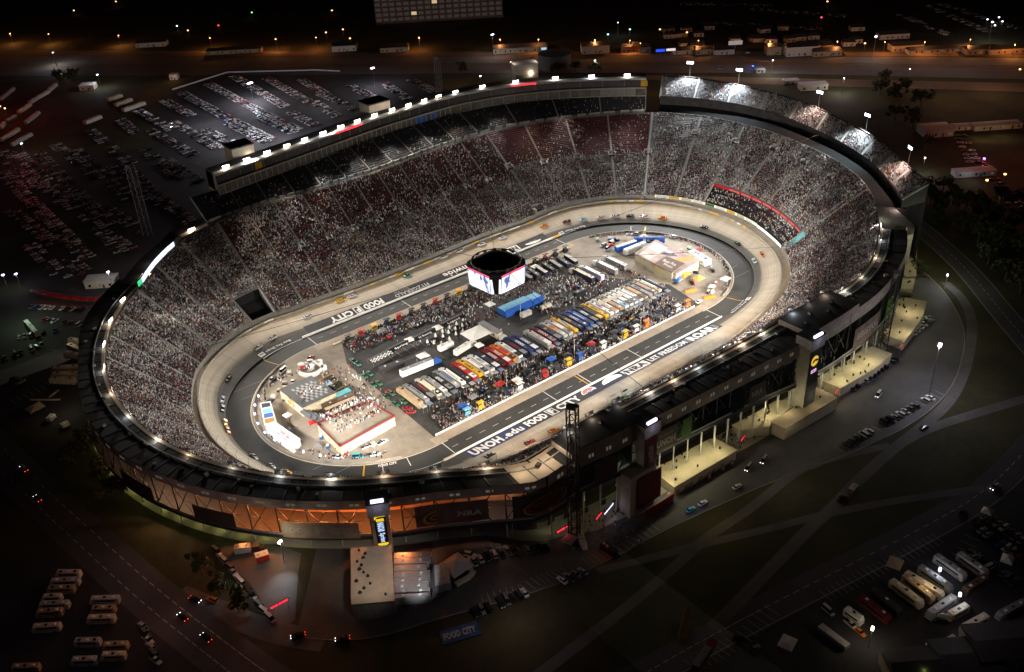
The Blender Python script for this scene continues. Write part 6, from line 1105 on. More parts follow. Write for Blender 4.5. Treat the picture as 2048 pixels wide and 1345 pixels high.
sheet('highway', [(-700, 108), (-50, 112), (500, 114), (1000, 113), (1500, 112), (2200, 118), (2600, 122), (2600, 140), (2100, 133), (1500, 125), (1000, 127), (400, 130), (-700, 126)], .03, HWY); sheet('highway', [(-700, 130), (0, 133), (600, 135), (1000, 131), (1500, 129), (2050, 138), (2600, 146), (2600, 166), (2000, 158), (1500, 146), (1000, 146), (600, 150), (100, 152), (-700, 150)], .03, HWY)
sheet('dirt_verge', [(-700, 126.6), (400, 130.6), (1000, 127.6), (1500, 125.6), (2600, 140.8), (2600, 145.4), (2050, 137.2), (1500, 128.4), (1000, 130.4), (600, 134.4), (-700, 129.4)], .02, DIRT); sheet('dirt_verge', [(-200, 100), (700, 104), (1400, 103), (2300, 107), (2300, 115), (1500, 111), (500, 113), (-200, 110.6)], .02, DIRT); sheet('dirt_verge', [(1250, 150), (2300, 172), (2300, 192), (1850, 178), (1560, 170), (1300, 160)], .015, DIRT)
def bays(a, b, n, L, side):
    p, q = at(*a), at(*b); d = (q - p).normalized(); nn = Vector((-d.y, d.x, 0)) * side
    for k in range(n + 1): c = p.lerp(q, k / n); e = c + nn * L; mk.face([(v.x, v.y, .09) for v in (c - d * .08, e - d * .08, e + d * .08, c + d * .08)], LGREY)
bays((1060, 1186), (1140, 1150), 8, 5.4, 1); bays((970, 1212), (1045, 1192), 6, 5.4, 1); bays((955, 1130), (1040, 1100), 6, 6, 1); bays((1180, 1130), (1320, 1062), 14, 5.2, 1); bays((1640, 1182), (1862, 1068), 22, 6, -1); bays((1895, 1120), (1930, 1070), 4, 6, -1); bays((1690, 906), (1890, 792), 20, 5.5, 1); bays((1400, 1345), (1560, 1232), 14, 7, 1); bays((10, 745), (100, 700), 8, 6, -1)
bays((20, 800), (90, 765), 6, 6, -1); struct(drape(mk.build('lot_marking')))
# ---------------------------------------------------------------- parked cars
WCOL = ['white'] * 5 + ['silver'] * 5 + ['grey'] * 3 + ['black'] * 4 + ['red'] * 1 + ['blue'] * 2 + ['tan'] + ['maroon']
def car_row(row, a, b, n, ends, grp, rs, far=False, kinds=('sedan', 'suv', 'pickup', 'sedan', 'van'), fill=1., dark=None, turn=PI / 2):
    rg = random.Random(rs); p, q = at(*a), at(*b); base = math.atan2(q.y - p.y, q.x - p.x) + turn; ks = [k for k in range(n) if rg.random() < fill]
    for i, k in enumerate(ks):
        c = p.lerp(q, (k + .5) / n); kd = rg.choice(kinds); col = rg.choice(dark or WCOL); m = len(ks); o = f'{names[i % 20]} from the {ends[0]} end' if i < m / 2 else f'{names[(m - 1 - i) % 20]} from the {ends[1]} end'
        car(kd, col, (c.x, c.y, gh(c.x, c.y) + .1), base + rg.uniform(-.05, .05) + (PI if rg.random() < .3 else 0), f'{col} {kd}, {o} of {row}', grp, 'far_car' if far else 'parked_car')
_mk = make_car
def make_car(kind, name='parked_car', lights=0, wheels=True): 
    t = _mk(kind, name, lights, name != 'far_car')
    if name == 'far_car':
        t.name = 'parked_car'
        for ch in list(t.children):
            if ch.name.split('.')[0] in ('headlight', 'tail_light', 'cargo_bed'): bpy.data.objects.remove(ch)
    return t
BL = 'cars parked in the lot behind the back suites'
rows = [((359, 189), (455, 242), 26, 'the floodlit file along the lot road', 1), ((366, 184), (463, 236), 26, 'the file above the lot road', 1), ((412, 170), (523, 231), 26, 'the long file under the lot lamp', .9), ((462, 154), (566, 217), 20, 'the file right of the lot lamp', .8), ((528, 158), (612, 206), 15, 'the upper middle file of the back lot', .8), ((597, 161), (668, 205), 13, 'the file below the lot corner lamp', .75), ((450, 248), (528, 288), 20, 'the sparkling file nearest the stair tower', 1), ((458, 243), (537, 283), 20, 'the sparkling file second from the stair tower', 1), ((518, 236), (582, 269), 16, 'the sparkling short file behind the suites', 1), ((525, 231), (590, 263), 15, 'the upper half of the sparkling short file', .9), ((575, 227), (627, 254), 11, 'the small file right of the sparkling ones', .8), ((622, 206), (670, 236), 9, 'the small file near the second tower', .7), ((694, 174), (745, 199), 10, 'the file left of the second tower', .8), ((765, 170), (812, 201), 9, 'the file beside the far lattice mast', .8), ((322, 203), (380, 236), 13, 'the dim file left of the lot road', .8), ((400, 261), (478, 298), 14, 'the dim file below the stair tower', .7)]
STUFF = []
for k, (a, b, n, nm, f) in enumerate(rows):
    n = int((at(*a) - at(*b)).length / 2.75)
    if k in (0, 6, 7, 8): car_row(nm, a, b, n, ('far', 'near'), BL, 40 + k, True, fill=f)
    elif k == 1: continue
    else: STUFF.append((a, b, n, (0,), f))
    STUFF.append((a, b, n, (1,), f))
NP = 'cars parked round the front plaza'
car_row('the warehouse yard line', (900, 1142), (1100, 1098), 15, ('warehouse', 'mast'), NP, 3, False, ('sedan', 'suv', 'pickup', 'sedan'), .9, ['black'] * 5 + ['grey', 'white', 'white', 'silver', 'red'])
car_row('the white group at the kerb', (1118, 1166), (1172, 1143), 4, ('left', 'right'), NP, 8, False, ('sedan', 'pickup', 'suv', 'sedan'), 1, ['white', 'white', 'tan', 'silver'])
car_row('the dark kerb line below the warehouse', (945, 1230), (1055, 1186), 9, ('left', 'right'), NP, 14, False, fill=.9, dark=['black', 'black', 'grey', 'black', 'white'])
car_row('the bays under the tall plaza lamp', (1690, 893), (1865, 795), 17, ('left', 'lamp'), NP, 21, False, ('suv', 'sedan', 'van', 'sedan'), .75, ['white', 'silver', 'grey', 'black', 'black', 'black'])
car_row('the line beside the long cream roof', (1690, 788), (1795, 718), 13, ('left', 'right'), NP, 22, False, ('suv', 'sedan'), .9, ['white', 'silver', 'black', 'black', 'black', 'grey'])
car_row('the line beside the upper cream roof', (1800, 690), (1862, 636), 9, ('lower', 'upper'), NP, 23, False, fill=.8, dark=['white', 'black', 'black', 'maroon', 'silver'])
YL = 'vehicles along the service yard verge'; car_row('the service yard verge', (430, 1100), (545, 1245), 13, ('upper', 'lower'), YL, 31, False, ('sedan', 'van', 'suv'), .95, ['white', 'white', 'silver', 'silver', 'grey', 'black'], turn=.12)
LL = 'vehicles parked in the dim green lit left lot'
for k, (a, b, n, nm) in enumerate((((60, 615), (170, 622), 11, 'the top line of the left lot'), ((85, 640), (165, 652), 8, 'the second line of the left lot'), ((20, 680), (130, 660), 9, 'the third line of the left lot'), ((5, 720), (90, 690), 8, 'the fourth line of the left lot'), ((10, 760), (50, 770), 3, 'the lowest line of the left lot'))): car_row(nm, a, b, n, ('left', 'right'), LL, 50 + k, False, ('pickup', 'van', 'suv', 'sedan'), .8)
RL = 'cars parked in the dark lower right lot'
for k, (a, b, n, nm) in enumerate((((1945, 1050), (2045, 1122), 8, 'the top line of the lower right lot'), ((1965, 1030), (2050, 1088), 7, 'the topmost line of the lower right lot'), ((1930, 1100), (2035, 1170), 9, 'the middle line of the lower right lot'), ((1930, 1102), (1985, 1142), 4, 'the bays behind the motor coaches'), ((2010, 1098), (2050, 1120), 4, 'the small line at the right frame edge'))): car_row(nm, a, b, n, ('left', 'right'), RL, 60 + k, False, fill=.85)
for px, py, kd, c, lab, d, lit in [(1656, 1222, 'van', 'white', 'white van beside the small motorhome in the lower right lot', (14, 12), 0), (1702, 1250, 'pickup', 'white', 'white pickup below the small motorhome in the lower right lot', (14, 12), 0), (1720, 1265, 'sedan', 'orange', 'orange car under the lone work lamp of the lower right lot', (14, 12), 0), (1474, 974, 'sedan', 'white', 'white car alone at the plaza kerb', (12, -7), 0), (1405, 1007, 'sedan', 'white', 'white police car behind the blue one at the plaza kerb', (12, -7), 0), (1381, 1020, 'sedan', 'cyan', 'blue police car at the plaza kerb', (12, -7), 0), (1497, 936, 'van', 'tan', 'tan shuttle with lit headlights on the plaza', (-6, 8), 1), (1528, 921, 'van', 'tan', 'tan shuttle near the dark gate hut on the plaza', (-6, 8), 1), (1757, 790, 'van', 'white', 'white shuttle with lit headlights under the tall plaza lamp', (-6, 8), 1), (412, 1276, 'suv', 'black', 'black utility vehicle with glowing tail lights on the lower left road', (-12, -10), 1), (365, 1235, 'sedan', 'black', 'dark sedan with red tail lights on the lower left road', (-12, -10), 1), (425, 1200, 'suv', 'orange', 'orange utility vehicle on the access road', (-12, -5), 0), (390, 1200, 'sedan', 'black', 'dark sedan with lit headlights on the access road', (12, 5), 1), (596, 1272, 'sedan', 'black', 'dark sedan with lit headlights at the yard entrance', (-12, 3), 1), (685, 1278, 'sedan', 'grey', 'grey sedan with lit headlights below the warehouse', (-12, 2), 1), (1990, 975, 'suv', 'white', 'white utility vehicle with lit headlights on the right road', (-10, 7), 1), (1925, 1027, 'sedan', 'black', 'dark sedan on the right hand road', (-10, 7), 0), (1683, 998, 'pickup', 'black', 'dark pickup with amber lights on the crossing path', (9, -9), 0), (1417, 1297, 'suv', 'black', 'black utility vehicle with red tail lights ahead of the fire truck', (9, -6), 1), (1480, 1280, 'suv', 'black', 'black utility vehicle in the hatched bays', (8, 2), 0), (1508, 1300, 'pickup', 'tan', 'tan pickup in the hatched bays', (8, -6), 0), (75, 998, 'suv', 'black', 'first dark vehicle with red tail lights on the upper left road', (-8, -8), 1), (48, 938, 'van', 'white', 'white van with red tail lights on the upper left road', (-8, -8), 1), (1848, 856, 'sedan', 'black', 'dark sedan at the path junction by the kerb', (8, -4), 0), (940, 1110, 'suv', 'white', 'white utility vehicle beside the grey pyramid tent', (10, 2), 0), (848, 1113, 'pickup', 'white', 'white pickup parked above the silver trailers', (12, -3), 0), (1495, 106, 'sedan', 'white', 'white car on the highway beside the police car', (9, -1), 0), (1440, 137, 'van', 'white', 'white van on the near side of the highway', (9, 1), 0)]:
    p = at(px, py, .5); p.z = gh(p.x, p.y) + .1; car(kd, c, p, rz_px((px, py), (px + d[0], py + d[1])), lab, None, 'moving_car' if lit else 'parked_car', lit)
p = at(1506, 134, 1); t = car('sedan', 'blue', (p.x, p.y, .1), .3, 'police car with glowing blue lights under the highway lamp', None, 'police_car'); m = MB(); m.box((0, 0, 1.42), (.5, 1.4, .35), mat('blue beacon', (.1, .1, 1), .3, 0, em=14, emc=(.05, .12, 1))); m.build('light_bar', t); lamp('POINT', p + Vector((0, 0, 3)), 900, (.1, .15, 1))
for (px, py) in ((1381, 1020), (1405, 1007)):
    p = at(px, py, 1.9); lamp('POINT', p + Vector((0, 0, .4)), 26, (.25, .3, 1))
# far dim cars that read as one mass
mb = MB(); rg = random.Random(5); FC = mat('distant car paint', r=.4, island=[(.5, .5, .5), (.3, .3, .31), (.1, .1, .1), (.02, .02, .02), (.55, .54, .5), (.02, .02, .02), (.2, .03, .03), (.4, .38, .36)])
for a, b, n in [((240, 240), (275, 270), 14), ((275, 222), (345, 262), 16), ((180, 262), (265, 330), 20), ((110, 290), (200, 360), 20), ((330, 320), (400, 365), 14), ((220, 335), (300, 400), 16), ((480, 300), (520, 325), 10), ((300, 262), (390, 312), 20), ((345, 245), (440, 300), 22), ((0, 300), (60, 380), 18), ((640, 188), (715, 222), 14), ((820, 160), (880, 190), 12), ((30, 300), (150, 420), 26), ((75, 305), (190, 420), 26), ((150, 300), (260, 400), 26), ((5, 345), (95, 440), 22), ((60, 400), (150, 490), 22), ((250, 330), (330, 415), 20), ((170, 430), (250, 510), 20), ((290, 300), (360, 360), 18), ((40, 330), (130, 410), 18), ((140, 380), (230, 450), 18), ((20, 420), (110, 490), 16), ((205, 415), (290, 465), 16), ((320, 395), (385, 450), 14), ((120, 470), (180, 520), 10), ((60, 490), (130, 560), 14), ((215, 470), (270, 505), 9), ((135, 520), (175, 548), 7), ((1500, 20), (1700, 34), 30), ((1400, 45), (1650, 60), 40), ((1360, 8), (1560, 12), 30), ((1850, 12), (1990, 70), 26), ((1880, 8), (2040, 60), 26), ((1800, 30), (1900, 72), 16), ((1960, 330), (2040, 420), 12), ((1920, 270), (1950, 330), 8)]:
    STUFF.append((a, b, n, (0, 1), .78))
for a, b, n, ss, f in STUFF:
    p, q = at(*a), at(*b); an = math.atan2(q.y - p.y, q.x - p.x) + PI / 2
    for k in range(n):
        for s in ss:
            if rg.random() < f:
                c = p.lerp(q, (k + rg.uniform(.4, .6)) / n); c += Vector((math.cos(an), math.sin(an), 0)) * (s * 5.6 - (2.8 if len(ss) > 1 else 0)); L = rg.uniform(4.3, 5.4); e = an + rg.uniform(-.05, .05); z = gh(c.x, c.y)
                mb.box((c.x, c.y, z + .3), (L, 1.85, .65), FC, e, (.94, .9)); mb.box((c.x - .2 * math.cos(e), c.y - .2 * math.sin(e), z + .96), (L * .55, 1.6, .6), FC if rg.random() < .35 else GLASS, e, (.66, .8)); mb.box((c.x - .2 * math.cos(e), c.y - .2 * math.sin(e), z + 1.57), (L * .33, 1.2, .03), FC, e)
o = mb.build('distant_cars'); struct(o, 'stuff'); o['label'] = 'distant dim cars filling the dark lots as one mass'
# ---------------------------------------------------------------- motor coaches, buses and trailers
def coach(a, b, lab, c=CREAM, h=3.6, w=2.6, grp=None, stripe=MAROON, name='motor_coach', win=True):
    p, q = at(*a, h), at(*b, h); cc_ = (p + q) / 2; L = max(7, (q - p).length); t = thing(name, lab, 'motor coach', (cc_.x, cc_.y, gh(cc_.x, cc_.y) + .05), math.atan2(q.y - p.y, q.x - p.x), grp)
    m = MB(); profile(m, [(-L / 2, w / 2 - .1, .5, h - .3, w / 2 - .25), (-L / 2 + .3, w / 2, .4, h, w / 2 - .12), (L / 2 - .7, w / 2, .4, h, w / 2 - .12), (L / 2, w / 2 - .08, .5, h - .9, w / 2 - .3)], c); m.build('body', t)
    m = MB(); m.box((L / 2 - .28, 0, 1.5), (.6, w - .35, 1.35), GLASS, 0, (.5, .92), (-.12, 0)); m.build('windscreen', t)
    if win:
        for s in (-1, 1): m = MB(); m.box((-.3, s * (w / 2 + .01), 1.9), (L * .72, .05, .75), GLASS); m.build('window', t); m = MB(); m.box((0, s * (w / 2 + .01), 1.1), (L * .86, .05, .3), stripe); m.build('stripe', t)
    for k in range(3): m = MB(); m.box((L * (-.3 + .28 * k), .1, h - .02), (1.1, .9, .32), DARK if (k + int(abs(x0 if False else a[1]))) % 2 else WHITE, 0, (.8, .8)); m.build('roof_unit', t)
    for s in (-1, 1):
        for x in (-L / 2 + 2.2, L / 2 - 1.8): o = WH.build('wheel', t, (x, s * (w / 2 - .12), .45)); o.scale = (1.35, 1.3, 1.35)
    return t
ML = 'motorhomes in the dark lower left lot'
for k, (x0, y0, x1, y1, lab) in enumerate([(160, 1143, 110, 1143, 'motorhome at the top of the lower left lot beside the white debris'), (158, 1158, 98, 1160, 'second motorhome down the left column'), (148, 1173, 92, 1175, 'third motorhome down the left column'), (122, 1190, 82, 1192, 'short motorhome fourth down the left column'), (137, 1204, 76, 1206, 'long motorhome fifth down the left column'), (124, 1218, 70, 1222, 'broad motorhome sixth down the left column'), (120, 1248, 62, 1252, 'flat low motorhome at the foot of the left column'), (238, 1194, 178, 1196, 'motorhome with an orange lit nose at the top of the right column'), (230, 1213, 180, 1215, 'motorhome second down the right column'), (229, 1232, 172, 1234, 'motorhome third down the right column'), (200, 1279, 146, 1280, 'motorhome below the gap in the right column'), (255, 1286, 203, 1288, 'motorhome right of the one below the gap'), (250, 1306, 200, 1308, 'bulky motorhome below two others near the lot foot'), (193, 1316, 140, 1318, 'grey motorhome left of the bulky one near the lot foot'), (78, 1330, 20, 1332, 'motorhome with a lit strip at the bottom left corner')]): coach((x0, y0), (x1, y1), lab, (CREAM, LGREY, TAN)[k % 3], 3.0, 2.3, grp=ML, stripe=(BROWN, GREY, MAROON)[k % 3])
car_row('the group beside the lower left road', (285, 1250), (315, 1330), 6, ('upper', 'lower'), 'cars beside the lower left motorhomes', 71, False, ('suv', 'pickup', 'van'), 1, ['silver', 'white', 'grey'], turn=.3)
FL = 'motor coaches in the lower right lot'
for x0, y0, x1, y1, c, lab in [(1872, 1108, 1932, 1150, LGREY, 'silver motor coach nearest the bays under blue white lamps'), (1918, 1104, 1976, 1144, LGREY, 'blue lit motor coach at the right of the floodlit pair'), (1840, 1130, 1905, 1175, GREY, 'grey motor coach third from the bays'), (1812, 1143, 1888, 1188, CREAM, 'cream motor coach with an amber lit awning'), (1808, 1148, 1868, 1195, TAN, 'tan motor coach with warm side lamps'), (1783, 1158, 1846, 1205, CREAM, 'cream motor coach with four side windows beside the tan one'), (1747, 1177, 1803, 1222, DARK, 'long dark motor coach beside the red painted one'), (1722, 1190, 1782, 1236, MAROON, 'dark red motor coach with pale script along its side'), (1692, 1214, 1726, 1238, WHITE, 'small white motorhome under the lone work lamp'), (1910, 1190, 1858, 1226, LGREY, 'pale motor coach parked crosswise below the satellite dish'), (1975, 1150, 1930, 1178, BROWN, 'brown motor coach parked crosswise behind the lit coaches'), (1912, 1272, 1845, 1312, CREAM, 'cream coach with yellow side light near the long roofs'), (2052, 1200, 1998, 1228, GREY, 'grey coach at the right frame edge'), (1975, 1228, 1925, 1255, CREAM, 'satellite truck with a raised boom'), (1936, 1208, 1898, 1228, CREAM, 'satellite truck with a big white dish')]: coach((x0, y0), (x1, y1), lab, c, grp=FL, stripe=BROWN)
trailer((1640, 1250), (1696, 1292), 2.6, 2.2, GREY, LGREY, 'long pale flat trailer on the dark side of the lower right lot', 'flat_trailer')
for px, py, lab in ((1790, 1126, 'tan flat topped tent near the hatched bays'), (1575, 1285, 'small white box shelter near the hatched bays')): tent(px, py, 6, 5, 3, TENT if 'white' in lab else mat('tan tent fabric', (.42, .33, .22), .7, .1), lab, .3, .3)
tent(1975, 1022, 4, 4, 3, TENT, 'white pointed tent among the dark cars of the lower right lot', .2); tent(2015, 1118, 5, 4, 2.6, TENT, 'small grey pointed tent at the right frame edge', .3)
p = at(1888, 1222, 3); t = thing('satellite_dish', 'white satellite dish tilted up on a trailer in the lower right lot', 'satellite dish', (p.x, p.y, gh(p.x, p.y)), 2.2); m = MB()
for i in range(6):
    for j in range(16):
        f = lambda i, j: (2.4 * i / 6 * math.cos(2 * PI * j / 16), 1.6 + .9 * (i / 6) ** 2 + 2.4 * i / 6 * math.sin(2 * PI * j / 16) * .5, 3.2 + 2.4 * i / 6 * math.sin(2 * PI * j / 16) * .85); m.face([f(i, j), f(i + 1, j), f(i + 1, j + 1), f(i, j + 1)], WHITE)
m.build('dish', t); m = MB(); m.tube((0, 0, 0), (0, 1.6, 3.2), .25, STEEL, 6); m.box((0, 0, 0), (3, 2, .8), LGREY); m.build('mount', t)
for k, (x0, y0, x1, y1) in enumerate([(162, 677, 138, 680), (162, 693, 138, 694), (160, 708, 130, 709), (158, 731, 104, 734), (156, 745, 102, 746), (150, 757, 98, 755)]): coach((x0, y0), (x1, y1), f'pale bus parked against the canopy in the left lot, {names[k]} from the top', CREAM, 3.3, 2.6, 'buses against the left canopy', GREY, 'bus', False)
coach((50, 640), (72, 664), 'pale motorhome with a blue white lamp in the green lit left lot', LGREY); trailer((60, 800), (120, 800), 1.2, .8, CREAM, CREAM, 'timber beams stacked below the buses in the left lot', 'timber_trailer'); trailer((98, 795), (118, 780), 1.2, .8, CREAM, CREAM, 'single beam lying across the timber below the buses', 'timber_trailer'); tent(70, 815, 7, 6, 3, mat('tan tent fabric', (.42, .33, .22)), 'cream tent below the timber in the left lot', .2, 1); trailer((95, 838), (106, 828), 2.5, 2.4, WHITE, WHITE, 'white box truck below the timber in the left lot', 'box_truck'); trailer((122, 850), (136, 843), 2.5, 2.2, WHITE, WHITE, 'white van shaped trailer nearest the canopy in the left lot', 'box_trailer')
AL = 'trailers in the far upper left lot'
for k, (x0, y0, x1, y1) in enumerate([(0, 196, 27, 174), (36, 222, 60, 206), (58, 203, 74, 193), (72, 194, 97, 180), (12, 240, 32, 229), (0, 252, 8, 243), (50, 243, 77, 222), (0, 278, 37, 255), (22, 287, 62, 265), (97, 178, 112, 166)]): coach((x0, y0), (x1, y1), f'pale trailer in the far upper left lot, {names[k]} from the frame corner', CREAM if k % 2 else LGREY, 3.4, 3, AL, GREY, 'travel_trailer', False)
for x0, y0, x1, y1, lab in ((230, 208, 262, 196, 'pale long trailer left of the floodlit cabin'), (245, 218, 288, 203, 'white long trailer at the edge of the back lot'), (168, 243, 200, 230, 'tan long trailer in the dark left of the back lot'), (215, 198, 242, 188, 'low pale trailer beside the floodlit cabin')): coach((x0, y0), (x1, y1), lab, CREAM, 3.4, 4.5, None, GREY, 'travel_trailer', False)
# ---------------------------------------------------------------- warehouse and its trailers
t, loc, c = block([(702, 1098), (782, 1091), (789, 1201), (703, 1208)], 6.5, 'warehouse', 'flat cream roofed warehouse dotted with dark vents beside the silver trailers', 'building', GREY, mat('warehouse roof', (.50, .45, .37), .85, .12, .35))
for k in range(13): q = quad_on(loc, (.2, .35, .3, .15, .25, .2, .3, .4, .12, .45, .3, .2, .8)[k], .05 + .07 * k, 6.5); m = MB(); m.tube(q, (q[0], q[1], 7.3), .5 + .15 * (k % 3), DARK, 8, .3); m.build('roof_vent', t)
for k, y in enumerate((1110, 1121, 1135, 1148, 1160, 1172, 1182, 1190)): trailer((788, y + 2), (860 - (k % 3) * 3, y - 2), 2.6, 4.0, GREY, mat('shiny trailer roof', (.45, .43, .42), .28, .15, .8, met=.7), f'silver roofed trailer backed against the warehouse, {names[k]} from the top', 'silver_trailer', None, 'silver trailers backed against the warehouse')
trailer((876, 1130), (878, 1172), 2.7, 4.0, GREY, LGREY, 'grey trailer standing crosswise, left of the pair beside the pyramid tent', 'silver_trailer'); trailer((888, 1125), (894, 1168), 2.7, 4.0, GREY, LGREY, 'grey trailer standing crosswise, right of the pair beside the pyramid tent', 'silver_trailer')
tent(912, 1130, 9, 9, 3.2, mat('grey tent fabric', (.42, .42, .43), .7, .08), 'grey pyramid tent beside the crosswise trailers', .05, 2.2)
for k, (x0, y0, x1, y1) in enumerate(((912, 1172, 925, 1164), (926, 1164, 940, 1156), (941, 1155, 947, 1145), (942, 1144, 936, 1130), (936, 1129, 942, 1117))): p, q = at(x0, y0), at(x1, y1); d = q - p; m = MB(); m.box((0, 0, 0), (d.length, 1.8, 1.1), CREAM); tag(m.build('ticket_barrier', None, (p + q) / 2, math.atan2(d.y, d.x)), f'cream topped barrier section curving from the pyramid tent, {names[k]} from the lower end', 'barrier', 'curved barrier sections')
lamp('SPOT', at(845, 1175, 16), 20000, (.9, .95, 1), at(832, 1165, 3), 52, .9); lamp('SPOT', at(790, 1100, 40), 26000, (1, .9, .75), at(742, 1150, 6), 44, .9)
trailer((468, 1094), (500, 1090), 2.7, 3.3, LGREY, SILVER, 'silver tanker truck by the service yard', 'tanker_truck', DARK); trailer((510, 1112), (536, 1104), 3, 3.2, RED, CREAM, 'red box truck with cream roof in the service yard', 'box_truck')
# ---------------------------------------------------------------- concession buildings along the plaza
CRF = mat('concession roof', (.56, .48, .31), .85, .12, .4)
def concession(pix, h, lab, roofm=CRF, nv=10):
    t, loc, c = block(pix, h, 'concession_building', lab, 'building', CREAMW, roofm); xs = [v[0] for v in loc]; ys = [v[1] for v in loc]; rg = random.Random(len(pix) + int(pix[0][0]))
    for k in range(nv):
        i = rg.randrange(len(loc)); f = rg.random(); g_ = .9 * rg.random() ** .5; x = (xs[i] * (1 - f) + xs[(i + 1) % len(xs)] * f) * g_; y = (ys[i] * (1 - f) + ys[(i + 1) % len(ys)] * f) * g_; m = MB(); m.tube((x, y, h), (x, y, h + 1), .35, DARK, 6, .45); m.build('roof_vent', t)
    return t
concession([(1309, 943), (1311, 934), (1350, 919), (1352, 914), (1418, 879), (1431, 878), (1473, 901), (1349, 974)], 5, 'cream roofed concession building right of the crimson tower', CRF, 12)
concession([(1465, 850), (1514, 825), (1549, 803), (1575, 800), (1592, 808), (1545, 842), (1539, 853), (1480, 860)], 5, 'smaller cream roofed concession building left of the tan one', CRF, 6)
concession([(1542, 843), (1606, 805), (1591, 796), (1630, 774), (1675, 796), (1571, 857)], 6.5, 'tan L shaped flat roofed building below the tower with the yellow fish sign', mat('tan flat roof', (.36, .28, .19), .85, .12, .4), 4)
concession([(1637, 757), (1668, 736), (1684, 732), (1704, 715), (1726, 698), (1745, 694), (1783, 708), (1752, 736), (1682, 776)], 5, 'long cream roofed concession building right of the yellow fish tower', CRF, 12)
concession([(1768, 668), (1790, 634), (1796, 601), (1812, 596), (1853, 604), (1846, 630), (1838, 645), (1808, 684)], 5, 'upper cream roofed concession building at the right end of the plaza', CRF, 10)
concession([(1818, 472), (1836, 470), (1832, 552), (1808, 552)], 6, 'long tan covered walkway leading to the upper plaza', mat('tan flat roof', (.36, .28, .19)), 2); concession([(1806, 556), (1829, 556), (1826, 578), (1802, 577)], 4.5, 'small cream kiosk with a dark doorway at the end of the covered walkway', CRF, 2)
for k, (px, py, pw) in enumerate([(1335, 948, 60), (1370, 925, 60), (1402, 905, 60), (1438, 888, 60), (1660, 762, 60), (1690, 745, 60), (1718, 722, 60), (1745, 706, 60), (1535, 815, 50), (1575, 812, 40), (1825, 610, 60), (1815, 650, 60), (1325, 958, 50), (1592, 845, 20), (1640, 800, 20)]): p = at(px, py, 10.5); lamp('POINT', p, pw * 22, (1, .9, .58), rad=.2)  # lamps without fixtures, added to brighten the concession roofs
mb = MB(); t = thing('upper_plaza', 'small lit roof deck between the upper deck and the covered walkway', 'deck'); pp = [at(x, y, 24) for x, y in ((1752, 398), (1797, 392), (1836, 430), (1826, 470), (1786, 474), (1758, 462))]; mb.prism([(p.x, p.y) for p in pp], 0, 24, mat('plaza deck', (.30, .26, .22), .8, .25, .3)); mb.build('deck', t)
p = at(1800, 458, 31); m = MB(); m.box((p.x, p.y, 24), (13, 6, 6), CREAMW, .4); m.build('stair_house', t); lamp('POINT', at(1796, 412, 27), 900, (1, .8, .8)); lamp('POINT', at(1762, 430, 27.5), 500, (.95, 1, .9)); lamp('POINT', at(1836, 466, 30), 700, (.8, .9, 1)); lamp('POINT', at(1824, 395, 20), 300, (.1, 1, .4)); lamp('POINT', at(1832, 362, 30), 200, (.1, 1, .5))
# ---------------------------------------------------------------- lattice masts
def mast(base, top_py, lab, w=3.0, m=DARK):
    p = at(*base); lo_, hi_ = 0., 200.
    for _ in range(40):
        h = (lo_ + hi_) / 2; d = np.array([p.x, p.y, p.z + h]) - CAM; py = 672.5 - FPX * (d @ CU) / (d @ CF)
        if py > top_py: lo_ = h
        else: hi_ = h
    t = thing('lattice_mast', lab, 'mast', (p.x, p.y, p.z), .5); mb = MB(); c = [(-w / 2, -w / 2), (w / 2, -w / 2), (w / 2, w / 2), (-w / 2, w / 2)]; n = int(h / (w * 1.3))
    for x, y in c: l = MB(); l.tube((x, y, 0), (x, y, h), .28, m, 5); l.build('leg', t)
    for i in range(n):
        z0, z1 = h * i / n, h * (i + 1) / n
        for k in range(4): a, b = c[k], c[(k + 1) % 4]; mb.tube((*a, z0), (*b, z1), .13, m, 4); mb.tube((*a, z1), (*b, z1), .13, m, 4)
    mb.build('bracing', t); e = MB(); e.box((0, 0, h), (w + .2, w + .2, .4), m); e.box((-w / 2, 0, h + .6), (.4, w, 1.6), m); e.build('head_frame', t); return h
mast((1149, 1080), 815, 'tall black lattice mast rising in front of the front suites', 3.4, BLACK); mast((880, 190), 118, 'grey lattice mast behind the back suites near the highway', 4.2, GREY); mast((296, 470), 335, 'grey lattice mast in the dark lot left of the back suites', 4.2, GREY); mast((1768, 690), 545, 'dark lattice mast at the right end of the plaza', 3.2, DARK)
# ---------------------------------------------------------------- lamp poles, signs
LN = 0
def pole_lamp(px, py, h, lab, m, power, col, w=1.6, ground=None, target=None, grp=None):
    """lamp head at the pixel, h metres above the ground"""
    p = at(px, py, h); t = thing('lamp_post', lab, 'lamp post', (p.x, p.y, gh(p.x, p.y)), 0, grp); mb = MB(); mb.tube((0, 0, 0), (0, 0, h), .16 + h * .004, STEEL, 6, .1); mb.build('pole', t); mb = MB(); mb.box((0, 0, h), (w, w * .5, .5), m, .4, (.8, .8)); mb.build('lamp_head', t)
    if power: lamp('POINT', p + Vector((0, 0, -.8)), power, col, rad=.3)
    return t
COOL = mat('cool lamp', (.8, .8, 1)); SOD = mat('sodium lamp', (1, .6, .3), .4, 0, em=8, emc=(1, .42, .12)); WARM = mat('warm lamp', (1, .9, .7), .4, 0, em=9, emc=(1, .85, .6)); PINKL = mat('violet lamp', (1, .8, 1), .4, 0, em=9, emc=(1, .8, 1))
